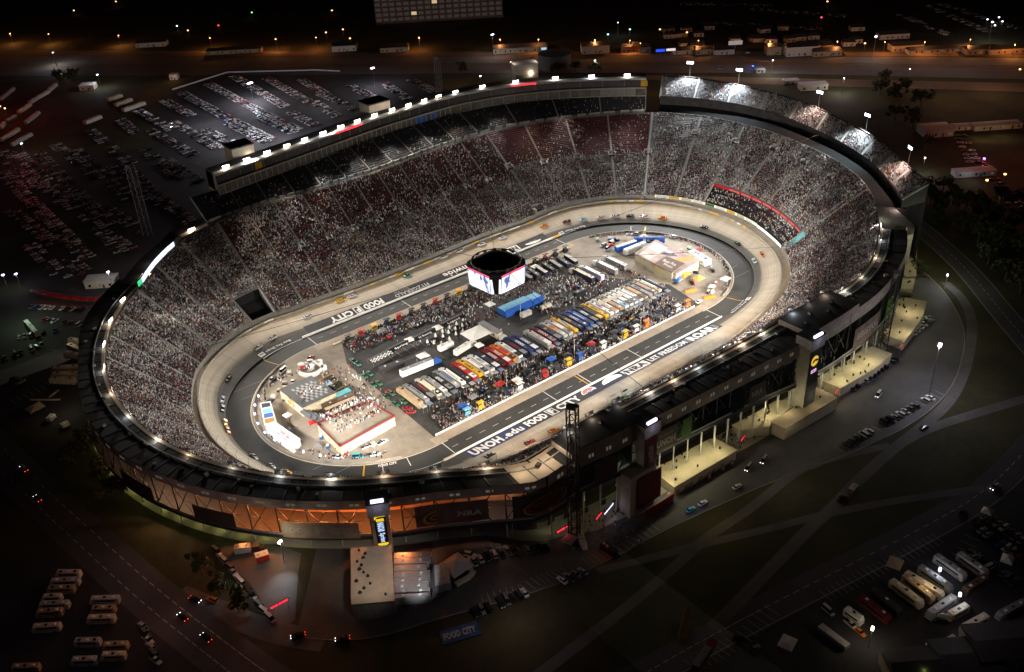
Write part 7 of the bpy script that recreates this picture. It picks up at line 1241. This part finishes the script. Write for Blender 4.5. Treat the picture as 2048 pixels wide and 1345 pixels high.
pole_lamp(1880, 691, 26, 'tall lamp pole with a blazing white head over the plaza parking', PINKL, 26000, (.88, .88, 1), 3); pole_lamp(745, 137, 18, 'lot lamp with a wide blue white head at the far corner of the back lot', PINKL, 26000, (.9, .9, 1), 4.5); pole_lamp(500, 167, 18, 'lot lamp with a wide blue white head in the middle of the back lot', PINKL, 80000, (.9, .9, 1), 5.5); lamp('POINT', at(492, 238, 20), 42000, (.92, .92, 1)); lamp('POINT', at(560, 232, 20), 26000, (.92, .92, 1)); lamp('POINT', at(640, 170, 20), 12000, (.9, .85, .9)); lamp('POINT', at(420, 205, 20), 26000, (.92, .9, 1))  # the bare point lamps have no post, added to lift the back lot
for px, py, h, pw, lab in ((195, 150, 14, 11000, 'blue white lamp beside the cabin left of the back lot'), (106, 106, 14, 16000, 'blue white lamp lighting the pale patch beside the far left highway'), (1688, 157, 14, 13000, 'blue white lamp over the gravel yard behind the upper deck'), (1022, 125, 12, 5000, 'blue lamp left of the small stair tower behind the suites'), (961, 153, 12, 2500, 'blue lamp just left of the isolated roof lights'), (1190, 122, 12, 2500, 'blue lamp on the near side of the highway'), (1546, 121, 14, 14000, 'blue white lamp by the police car on the highway'), (216, 545, 16, 5500, 'bright star like lamp beyond the left canopy'), (218, 587, 12, 1800, 'small bluish lamp at the end of the red lit canopy row'), (1850, 317, 12, 6000, 'violet white lamp right of the upper deck corner'), (1895, 551, 8, 2200, 'white lit kiosk lamp at the right hand road'), (985, 70, 22, 9000, 'tall mast of blue white sports lights far beyond the highway'), (1752, 74, 22, 8000, 'right hand mast of blue white sports lights far beyond the highway'), (1820, 139, 18, 2500, 'pair of blue white lamps over the dark trees'), (1985, 45, 20, 11000, 'cluster of white lamps in the far right lot'), (1236, 46, 14, 1500, 'blue lamp far beyond the highway houses'), (1920, 1190, 8, 700, 'work lamp between the lower right coaches'), (1880, 1140, 6, 650, 'blue white lamp on the floodlit coach pair'), (1745, 1258, 9, 1500, 'lone work lamp lighting the gravel of the lower right lot'), (560, 1085, 9, 2600, 'bright lamp on the pole above the service yard'), (32, 549, 10, 900, 'small blue lamp by the left lot fence, right of two'), (6, 551, 10, 900, 'small blue lamp by the left lot fence, left of two'), (43, 288, 10, 500, 'lone white lamp among the far left trailers')): pole_lamp(px, py, h, lab, COOL if h != 9 and h != 12 else WARM, pw, (.85, .9, 1) if h != 9 else (1, .85, .6), 1.8 if h < 20 else 4)
lamp('SPOT', at(556, 1085, 12), 9000, (.85, .92, 1), at(566, 1172), 60, 1., .3); lamp('POINT', at(490, 1150, 10), 1300, (.9, .92, 1)); lamp('POINT', at(40, 600, 16), 6500, (.6, .85, .55)); lamp('POINT', at(120, 650, 16), 2500, (1, .85, .55)); lamp('POINT', at(130, 790, 10), 900, (1, .85, .6)); lamp('POINT', at(300, 1190, 14), 700, (1, .4, .2)); lamp('POINT', at(1440, 1012, 10), 600, (1, .7, .3)); lamp('POINT', at(1860, 1165, 7), 500, (1, .75, .4)); lamp('POINT', at(1030, 1180, 14), 1800, (1, .85, .9)); lamp('POINT', at(1600, 930, 14), 1200, (1, .85, .8)); lamp('POINT', at(150, 1090, 70), 7000, (1, .75, .7)); lamp('POINT', at(1960, 1140, 25), 1300, (1, .8, .85)); lamp('POINT', at(1900, 310, 25), 2600, (1, .5, .45)); lamp('POINT', at(240, 420, 40), 9000, (1, .75, .7)); lamp('POINT', at(60, 240, 30), 4500, (1, .8, .65)); lamp('POINT', at(1880, 480, 26), 7000, (.95, 1, .6)); lamp('POINT', at(1930, 640, 14), 1200, (1, 1, .8)); lamp('POINT', at(250, 1050, 25), 1200, (1, .6, .7))  # mostly added lamps without posts, standing in for distant spill
DL = 'scattered distant lamps'
for k, (px, py, cc_) in enumerate([(232, 4, 0), (148, 22, 0), (354, 53, 1), (437, 52, 2), (504, 26, 3), (664, 22, 0), (652, 66, 0), (376, 62, 0), (686, 60, 0), (700, 78, 0), (1216, 70, 4), (1320, 60, 0), (1374, 66, 0), (1280, 88, 0), (1643, 36, 5), (1655, 4, 0), (1730, 88, 0), (1975, 40, 1), (1990, 52, 1), (2005, 44, 1), (1998, 36, 1), (2040, 140, 0), (2010, 350, 0), (1974, 362, 0), (2000, 395, 0), (10, 218, 0), (0, 214, 0), (122, 148, 0), (1545, 92, 4), (1260, 60, 4)]):
    p = at(px, py, 6); o = thing('distant_lamp', f"{('amber', 'white', 'red', 'green', 'teal', 'red')[cc_]} pinprick lamp of the dark outskirts, one of the scattered lamps", 'lamp', (p.x, p.y, gh(p.x, p.y)), 0, DL); m = MB(); m.tube((0, 0, 0), (0, 0, 6), .15, STEEL, 4); m.build('pole', o); m = MB(); m.box((0, 0, 6), (1.3, 1.3, .8), mat(f'pinprick {cc_}', (.5, .5, .5), .5, 0, em=5, emc=((1, .5, .15), (.8, .9, 1), (1, .05, .05), (.2, 1, .2), (.3, .8, .8), (1, .05, .1))[cc_])); m.build('lamp_head', o)
SL = 'sodium street lamps along the far side of the highway'
sx = [(-60, 68), (20, 68), (97, 69), (237, 72), (420, 77), (551, 79), (632, 76), (838, 76), (1000, 80), (1077, 80), (1190, 81), (1260, 82), (1397, 82), (1540, 84), (1675, 84), (1770, 85), (1850, 85), (1941, 80), (2030, 90)]
for k, (px, py) in enumerate(sx): pole_lamp(px, py, 12, f'orange street lamp on the far side of the highway, {names[k]} counted from the left', SOD, 15000, (1, .37, .10), 1.3, grp=SL)
for px, py, pw in ((1300, 140, 4000), (1480, 135, 4500), (1700, 150, 3500), (1900, 150, 6500), (2000, 140, 6500), (600, 135, 3000), (300, 135, 3000), (900, 125, 3500), (1930, 184, 800)): lamp('POINT', at(px, py, 22), pw, (1, .45, .14))  # postless lamps added to spread the sodium glow over the highway
lamp('POINT', at(-30, 110, 60), 30000, (1, .12, .10)); lamp('POINT', at(2060, 160, 60), 26000, (1, .18, .08))  # unseen high lamps added to redden both ends of the highway
for k, (px, py, w, txt, m, lab) in enumerate([(1125, 1057, 6.5, 'GATE 14', REDLED, 'red led gate sign at the foot of the lattice mast'), (1197, 1031, 5, 'GATE 12', REDLED, 'red led gate sign left of the violet sign'), (1252, 999, 5, 'GATE 11', REDLED, 'red led gate sign below the crimson tower'), (1217, 1017, 8.5, 'WELCOME', MATS['blue white led'], 'glowing violet white welcome sign on a post'), (1485, 876, 5, 'GATE 10', REDLED, 'red led gate sign below the smaller cream roof'), (1672, 783, 5, 'GATE 8', REDLED, 'red led gate sign below the tan flat roof'), (1803, 691, 4.5, 'GATE 6', REDLED, 'red led gate sign at the upper cream roof'), (558, 1206, 7, 'ROAD CLOSED', REDLED, 'long red led sign across the service yard')]):
    p = at(px, py, 5); t = thing('gate_sign', lab, 'sign', (p.x, p.y, gh(p.x, p.y)), -.02 if k in (0, 7) else .32); mb = MB(); [mb.tube((s * w * .4, 0, 0), (s * w * .4, 0, 4), .09, STEEL, 5) for s in (-1, 1)]; mb.build('post', t); mb = MB(); mb.box((0, 0, 4), (w, .25, 1.3), BLACK); mb.build('panel', t); mb = MB(); mb.text(txt, m, lambda x, y, w=w: (-w * .46 + x, -.16, 4.2 + y), .06, w * .92, .95); mb.build('lettering', t); lamp('POINT', p + Vector((0, -1.5, 0)), 25 if m is REDLED else 90, (1, .1, .1) if m is REDLED else (.7, .7, 1))
p = at(920, 1266, .2); t = thing('painted_banner', 'blue grocery banner lying on the dark slope below the warehouse', 'banner', (p.x, p.y, gh(p.x, p.y)), -.35); mb = MB(); mb.box((0, 0, .05), (13, 6, .2), mat('deep blue banner', (.03, .09, .22), .8, .4, .3)); mb.build('panel', t); mb = MB(); mb.text('FOOD CITY', LGREY, lambda x, y: (-5.6 + x, -1.5 + y, .3), .05, 11, 3); mb.build('lettering', t)
mb = MB(); mb.box((0, 0, 0), (18, 3.2, 2.6), mat('dry hedge leaves', (.16, .11, .02), .9, .5, .8), 0, (.95, .6)); p = at(1368, 1262); tag(mb.build('hedge', None, p, .55), 'yellowish clipped hedge bank beside the lower road', 'hedge')
# red lit awnings of the left lot
t = thing('market_canopy', 'row of red lit awnings curving past the left lot', 'canopy'); pp = smooth([(64, 578), (90, 586), (130, 593), (170, 597), (206, 597)], 2); q = [at(x, y, 3) for x, y in pp]
for i in range(0, len(q) - 1): a, b = q[i], q[i + 1]; d = b - a; c = (a + b) / 2; m = MB(); m.box((c.x, c.y, c.z - .4), (d.length * .94, 5, .9), MAROON, math.atan2(d.y, d.x), (.95, .2)); m.build('awning', t)
for k in range(6): lamp('POINT', at(80 + k * 22, 589 + k * 1.6, 5), 130, (1, .05, .08))
# ---------------------------------------------------------------- far buildings
def house(px, py, w, d, h, lab, m, name='house', lit=0, rz=-.02, hip=2.5):
    p = at(px, py); t = thing(name, lab, 'house' if name == 'house' else 'building', (p.x, p.y, gh(p.x, p.y)), -.62 + rz); b = MB(); b.box((0, 0, 0), (w, d, h), m); b.build('wall', t); b = MB(); b.mesh([(-w / 2 - .5, -d / 2 - .5, h), (w / 2 + .5, -d / 2 - .5, h), (w / 2 + .5, d / 2 + .5, h), (-w / 2 - .5, d / 2 + .5, h), (-w / 2 + 1, 0, h + hip), (w / 2 - 1, 0, h + hip)], [(0, 1, 5, 4), (2, 3, 4, 5), (1, 2, 5), (3, 0, 4)], DARK if lit < 2 else LGREY); b.build('roof', t)
    n = max(2, int(w / 5))
    for k in range(n): b = MB(); b.box((-w / 2 + w * (k + .5) / n, -d / 2 - .06, 1.2), (1.4, .1, 1.6), WINL if (k + int(px)) % 3 == 0 else GLASS); b.build('window', t)
    b = MB(); b.box((w * .12, -d / 2 - .06, 0), (1.2, .12, 2.3), BROWN); b.build('door', t)
    if 'scattered group' in lab: t['group'] = 'dim houses beyond the highway'; return t
HL = [(305, 92, 34, 12, 5, 'long pale house with a lit gable left along the highway', CREAM), (470, 106, 60, 8, 4, 'long low tan row building beside the far highway', TAN), (690, 100, 26, 14, 6, 'cream gabled house under the sodium lamps left of the motel', CREAM), (790, 102, 30, 12, 5, 'amber lit low building right of the cream gabled house', TAN), (1040, 102, 56, 14, 5, 'long low strip building right of the sports lights', CREAM), (1190, 104, 28, 16, 8, 'tall pale building ending the strip beside the highway', CREAM), (1252, 104, 10, 8, 6, 'narrow amber lit house left of the orange shed', TAN), (1271, 103, 9, 8, 7, 'orange lit shed between two narrow houses', ORNG), (1290, 104, 10, 9, 6, 'narrow dark gabled house right of the orange shed', GREY), (1367, 106, 22, 12, 4, 'pale gabled house right of the blue shop sign', CREAM), (1415, 106, 26, 12, 5, 'amber lit house with three window lights', TAN), (1446, 107, 20, 12, 5, 'grey house right of the amber lit one', LGREY), (1545, 108, 14, 12, 8, 'tall narrow tan house near the highway lamp', TAN), (1598, 108, 30, 18, 9, 'large lit hotel front with rows of small lights', CREAM), (1651, 110, 28, 12, 5, 'low tan building right of the large hotel front', TAN), (1810, 100, 30, 14, 6, 'tan building left of the long orange lit wall', TAN), (1875, 104, 60, 10, 4, 'long orange lit low building far right along the highway', TAN), (1960, 106, 30, 12, 5, 'orange lit house near the right frame edge', TAN), (2010, 106, 34, 10, 5, 'low orange lit building at the right frame edge', TAN), (1785, 76, 30, 12, 5, 'pale shed behind the right sports lights', LGREY)]
for h in HL: house(*h[:5], h[5], h[6])
for k, (px, py, w, d, h, lab) in enumerate([(1869, 268, 22, 16, 6, 'grey flat roofed shed beyond the trees at the right'), (1922, 258, 14, 8, 3, 'pale trailer shaped cabin right of the grey shed'), (1968, 258, 20, 9, 4, 'long cream tent roofed stall with warm lights, left of two'), (2012, 255, 20, 9, 4, 'long cream tent roofed stall with warm lights, right of two'), (1946, 350, 28, 8, 4, 'long pale stall behind the flashing ambulance'), (1925, 1335, 20, 14, 6, 'long ribbed grey hall roof at the lower right corner'), (2000, 1310, 22, 15, 7, 'big ribbed hall roof at the far lower right'), (1830, 1350, 20, 12, 6, 'grey hall with a yellow green lit wall at the lower frame edge'), (350, 158, 8, 8, 5, 'small orange lit cabin at the end of the dark barrier'), (178, 178, 14, 12, 5, 'floodlit cabin beside the blue white lamp at the upper left'), (1580, 168, 14, 7, 4, 'low cream hut behind the floodlit upper deck'), (1625, 178, 24, 10, 5, 'dark red flat fronted building behind the floodlit upper deck'), (1520, 320 - 175, 8, 6, 3, 'small dark gate hut beside the highway'), (206, 570, 18, 9, 5, 'pale box building at the end of the red awnings')]): house(px, py, w, d, h, lab, CREAM if k % 2 else LGREY, 'shed', 2 if py < 1000 else 1, .0, .8)
for px, py, c in ((1968, 262, (1, .8, .4)), (2012, 258, (1, .8, .4)), (1945, 345, (.9, .9, 1)), (345, 150, (1, .6, .3)), (1690, 172, (1, .95, .85)), (1850, 1338, (.7, .9, .2))): lamp('POINT', at(px, py, 7), 900 if py < 1000 else 60, c)
for k in range(26): rg2 = random.Random(k + 500); px_, py_ = rg2.uniform(1330, 1720), rg2.uniform(58, 98); house(px_, py_, rg2.uniform(9, 15), 9, 4, f'small dim house in the dark streets beyond the highway, one of a scattered group', (LGREY, TAN, CREAM)[k % 3], 'house', 0, rg2.uniform(-.2, .2))
for px, py in ((1400, 75), (1500, 70), (1600, 75), (1690, 70), (1900, 50), (2000, 90)): lamp('POINT', at(px, py, 40), 9000, (1, .8, .85))  # unseen high lamps added so the dark outskirts show
t = thing('motel', 'large multi storey motel with rows of dim lit balconies at the top edge', 'building', at(880, 38), -.62); m = MB(); m.box((0, 0, 0), (150, 22, 32), mat('motel wall', (.12, .105, .10), .8, .2)); m.build('wall', t); m = MB(); m.box((0, 0, 32), (152, 24, 1), DARK); m.build('roof', t); MW = mat('dim balcony', (.14, .125, .115), .6, 0, em=.02, emc=(1, .85, .8)); MW2 = mat('lit balcony', (.5, .4, .3), .6, 0, em=.6, emc=(1, .7, .4))
wn = 0
for i in range(18):
    for j in range(5):
        m = MB(); m.box((-71 + i * 8.3, -11.1, 3 + j * 5.8), (6, .3, 3.6), MW2 if (i * 5 + j * 7) % 29 == 3 else MW); m.build('balcony_window', t)
for px, py, w, h, c, lab in ((1321, 102, 9, 2.5, (.02, .10, 1), 'bright blue lit shop sign by the highway'), (1342, 100, 9, 2.2, (.9, .8, .8), 'pale lit shop sign right of the blue one'), (1471, 88, 14, 4, (.25, .24, .22), 'pale dim roof sign above the grey house'), (1088, 98, 5, 2, (.5, .8, 1), 'small bluish lit sign in front of the strip building')):
    p = at(px, py, 6); t = thing('shop_sign', lab, 'sign', (p.x, p.y, gh(p.x, p.y)), -.62); m = MB(); m.tube((0, 0, 0), (0, 0, 5), .2, STEEL, 5); m.build('post', t); m = MB(); m.box((0, 0, 5), (w, .6, h), mat('sign ' + lab[:9], c, .5, 0, em=.9, emc=c)); m.build('panel', t)
p = at(1110, 135, 0); t = thing('water_tank', 'dark round water tank beside the highway behind the far suites', 'tank', p); m = MB(); m.tube((0, 0, 0), (0, 0, 14), 16, mat('tank grey', (.10, .095, .09), .7, .1), 28); m.build('tank', t); m = MB(); m.tube((0, 0, 14), (0, 0, 15.5), 16.2, GREY, 28, 4); m.build('roof', t)
for k, (a, b) in enumerate((((345, 181), (455, 146)), ((455, 146), (620, 142)), ((620, 141), (680, 144)))): p, q = at(*a), at(*b); d = q - p; m = MB(); m.box((0, 0, 0), (d.length, .5, 1.4), LGREY); tag(m.build('lot_fence', None, (p + q) / 2, math.atan2(d.y, d.x)), f'pale low barrier along the far edge of the back lot, {names[k]} section from the left', 'fence', 'back lot barrier sections')
p = at(1968, 322, 1); t = car('van', 'white', (p.x, p.y, .1), rz_px((1968, 322), (1968, 340)), 'ambulance with flashing red and blue lights beyond the right trees', None, 'ambulance'); m = MB(); m.box((1.2, 0, 2.1), (.5, 1.5, .4), mat('red beacon', (1, .1, .1), .3, 0, em=9, emc=(1, .06, .1))); m.build('beacon', t); m = MB(); m.box((-1.6, 0, 2.1), (.5, 1.5, .4), MATS['blue beacon']); m.build('rear_beacon', t); lamp('POINT', p + Vector((0, 0, 4)), 500, (1, .3, .5))
p = at(1405, 1313, 1.5); trailer((1392, 1325), (1416, 1300), 2.6, 3.2, MAROON, LGREY, 'red fire truck with pale roof on the lower road', 'fire_truck', RED); trailer((1702, 980), (1712, 968), 2.6, 2.8, BROWN, LGREY, 'covered tram trailer with pale roof on the crossing path', 'tram_trailer'); trailer((1158, 1062), (1164, 1075), 2.6, 3, LGREY, WHITE, 'white service truck near the foot of the lattice mast', 'box_truck', WHITE); tent(1138, 1078, 5, 4.5, 2.8, mat('pale pink tent', (.45, .38, .40), .7, .1), 'pale pink flat tent by the lattice mast', .3, .3); trailer((1205, 1085), (1218, 1095), 2.6, 2.6, DARK, DARK, 'dark emergency truck with red and amber lights on the plaza', 'emergency_truck', BLACK); lamp('POINT', at(1212, 1090, 5), 120, (1, .2, .08))
for k in range(9): px, py = 1338 + k * 15 + (k % 3) * 3, 992 - k * 8; p = at(px, py, 1); m = MB(); c_ = TAN if k % 2 else BROWN; t = thing('golf_cart', f'tan roofed golf cart parked under the cream concession roof, {names[k]} from the crimson tower', 'golf cart', (p.x, p.y, .02), .6, 'golf carts under the concession roof'); m.box((0, 0, .3), (2.4, 1.2, .7), c_); m.build('body', t); m = MB(); m.box((0, 0, 1.9), (2.6, 1.3, .1), TAN); m.build('roof', t); m = MB(); [m.tube((sx, sy, .9), (sx, sy, 1.9), .04, STEEL, 4) for sx in (-1.1, 1.1) for sy in (-.55, .55)]; m.build('roof_post', t)
cpts = []
for u in np.linspace(PER + 6, PER + 232, 420): q = P(float(u) + RNG.uniform(-3, 3), rout(float(u)) + RNG.uniform(-6, 3)); cpts.append([q.x, q.y, .05])
for k in range(60): q = at(1150 + RNG.uniform(0, 140), 1040 + RNG.uniform(-10, 60)); cpts.append(list(q))
crowd(np.array(cpts), 'crowd', 'fans strolling along the lit ground level concourse of the front suites')
# ---------------------------------------------------------------- trees
random.seed(4); LEAF = mat('dark leaves', r=.9, island=[(.04, .05, .018), (.06, .07, .025), (.03, .038, .015), (.075, .07, .03), (.05, .06, .02)])
def make_tree(sd):
    rg = random.Random(sd); t = thing('tree', 'tree', 'tree', (0, 0, 0), 0, 'trees round the speedway'); m = MB(); m.tube((0, 0, 0), (.2, .1, 4.5), .32, BROWN, 7, .18)
    cl = [(rg.gauss(0, 1.7), rg.gauss(0, 1.7), rg.uniform(3.2, 8.6), rg.uniform(1., 2.)) for _ in range(13)]
    for c in cl[:7]: m.tube((.2, .1, rg.uniform(2, 4.4)), c[:3], .12, BROWN, 5, .04)
    m.build('trunk', t); m = MB()
    for c in cl:
        for _ in range(44):
            d = Vector((rg.gauss(0, 1), rg.gauss(0, 1), rg.gauss(0, 1))).normalized() * c[3] * rg.uniform(.55, 1.1); p = Vector(c[:3]) + d; a = Vector((rg.uniform(-1, 1), rg.uniform(-1, 1), rg.uniform(-1, 1))).normalized() * .55; b = d.cross(a).normalized() * .4; m.face([p - a, p + b, p + a, p - b], LEAF)
    m.build('crown', t); return t
TR = [make_tree(k) for k in range(3)]; used = set()
def tree(px, py, s, lab):
    k = int(px + py) % 3; o = TR[k] if k not in used else dup(TR[k], (0, 0, 0), 0); used.add(k); o.location = at(px, py); o.rotation_euler.z = px * .7; o.scale = (s, s, s * (.9 + .2 * ((px * 7) % 10) / 10)); o['label'] = lab; o['group'] = 'trees round the speedway'
tp = [(1860, 410, 1.6), (1880, 425, 1.4), (1868, 450, 1.3), (1905, 410, 1.5), (1930, 425, 1.7), (1955, 440, 1.6), (1985, 455, 1.7), (1925, 462, 1.5), (1955, 485, 1.6), (1990, 500, 1.8), (2025, 470, 1.7), (2035, 520, 1.8), (1975, 530, 1.4), (2010, 560, 1.6), (2040, 590, 1.7), (2045, 420, 1.6), (2000, 415, 1.5), (1885, 385, 1.3), (1850, 385, 1.2)]
for k, (px, py, s) in enumerate(tp): tree(px, py, s, f'dark tree in the right hand wood, {names[k]} from the upper deck corner')
for k, (px, py, s) in enumerate([(1760, 190, 1.5), (1785, 205, 1.6), (1810, 190, 1.7), (1840, 215, 1.7), (1790, 240, 1.5), (1825, 255, 1.6), (1850, 300, 1.4), (1770, 168, 1.4)]): tree(px, py, s, f'dark tree between the floodlit upper deck and the highway, {names[k]} from the left')
for k, (px, py, s) in enumerate([(120, 165, 1.5), (140, 172, 1.6), (150, 160, 1.4), (1110, 150, 1.3), (1150, 145, 1.3), (1190, 148, 1.3), (925, 150, 1.3), (250, 600, 1.3), (440, 1190, 1.), (478, 1222, 1.), (405, 1150, 1.), (1828, 545, .8), (1845, 555, .7), (180, 900, 1.2), (150, 930, 1.2), (200, 960, 1.2), (230, 1000, 1.2)]): tree(px, py, s, ('dark tree beside the far upper left lamp', 'dark tree second from the far upper left lamp', 'dark tree above the floodlit cabin', 'dark tree before the water tank', 'dark tree right of the water tank', 'dark tree at the right end of the far suites', 'dark tree behind the single roof light of the suites', 'dark tree at the end of the red awnings', 'small tree on the verge of the service yard, middle of three', 'small tree on the verge of the service yard, lowest of three', 'small tree on the verge of the service yard, topmost of three', 'small bush like tree by the covered walkway, upper of two', 'small bush like tree by the covered walkway, lower of two', 'dark tree on the slope below the left canopy, topmost', 'dark tree on the slope nearest the upper left road', 'dark tree on the slope below the left canopy, third down', 'dark tree on the slope below the left canopy, lowest')[k])
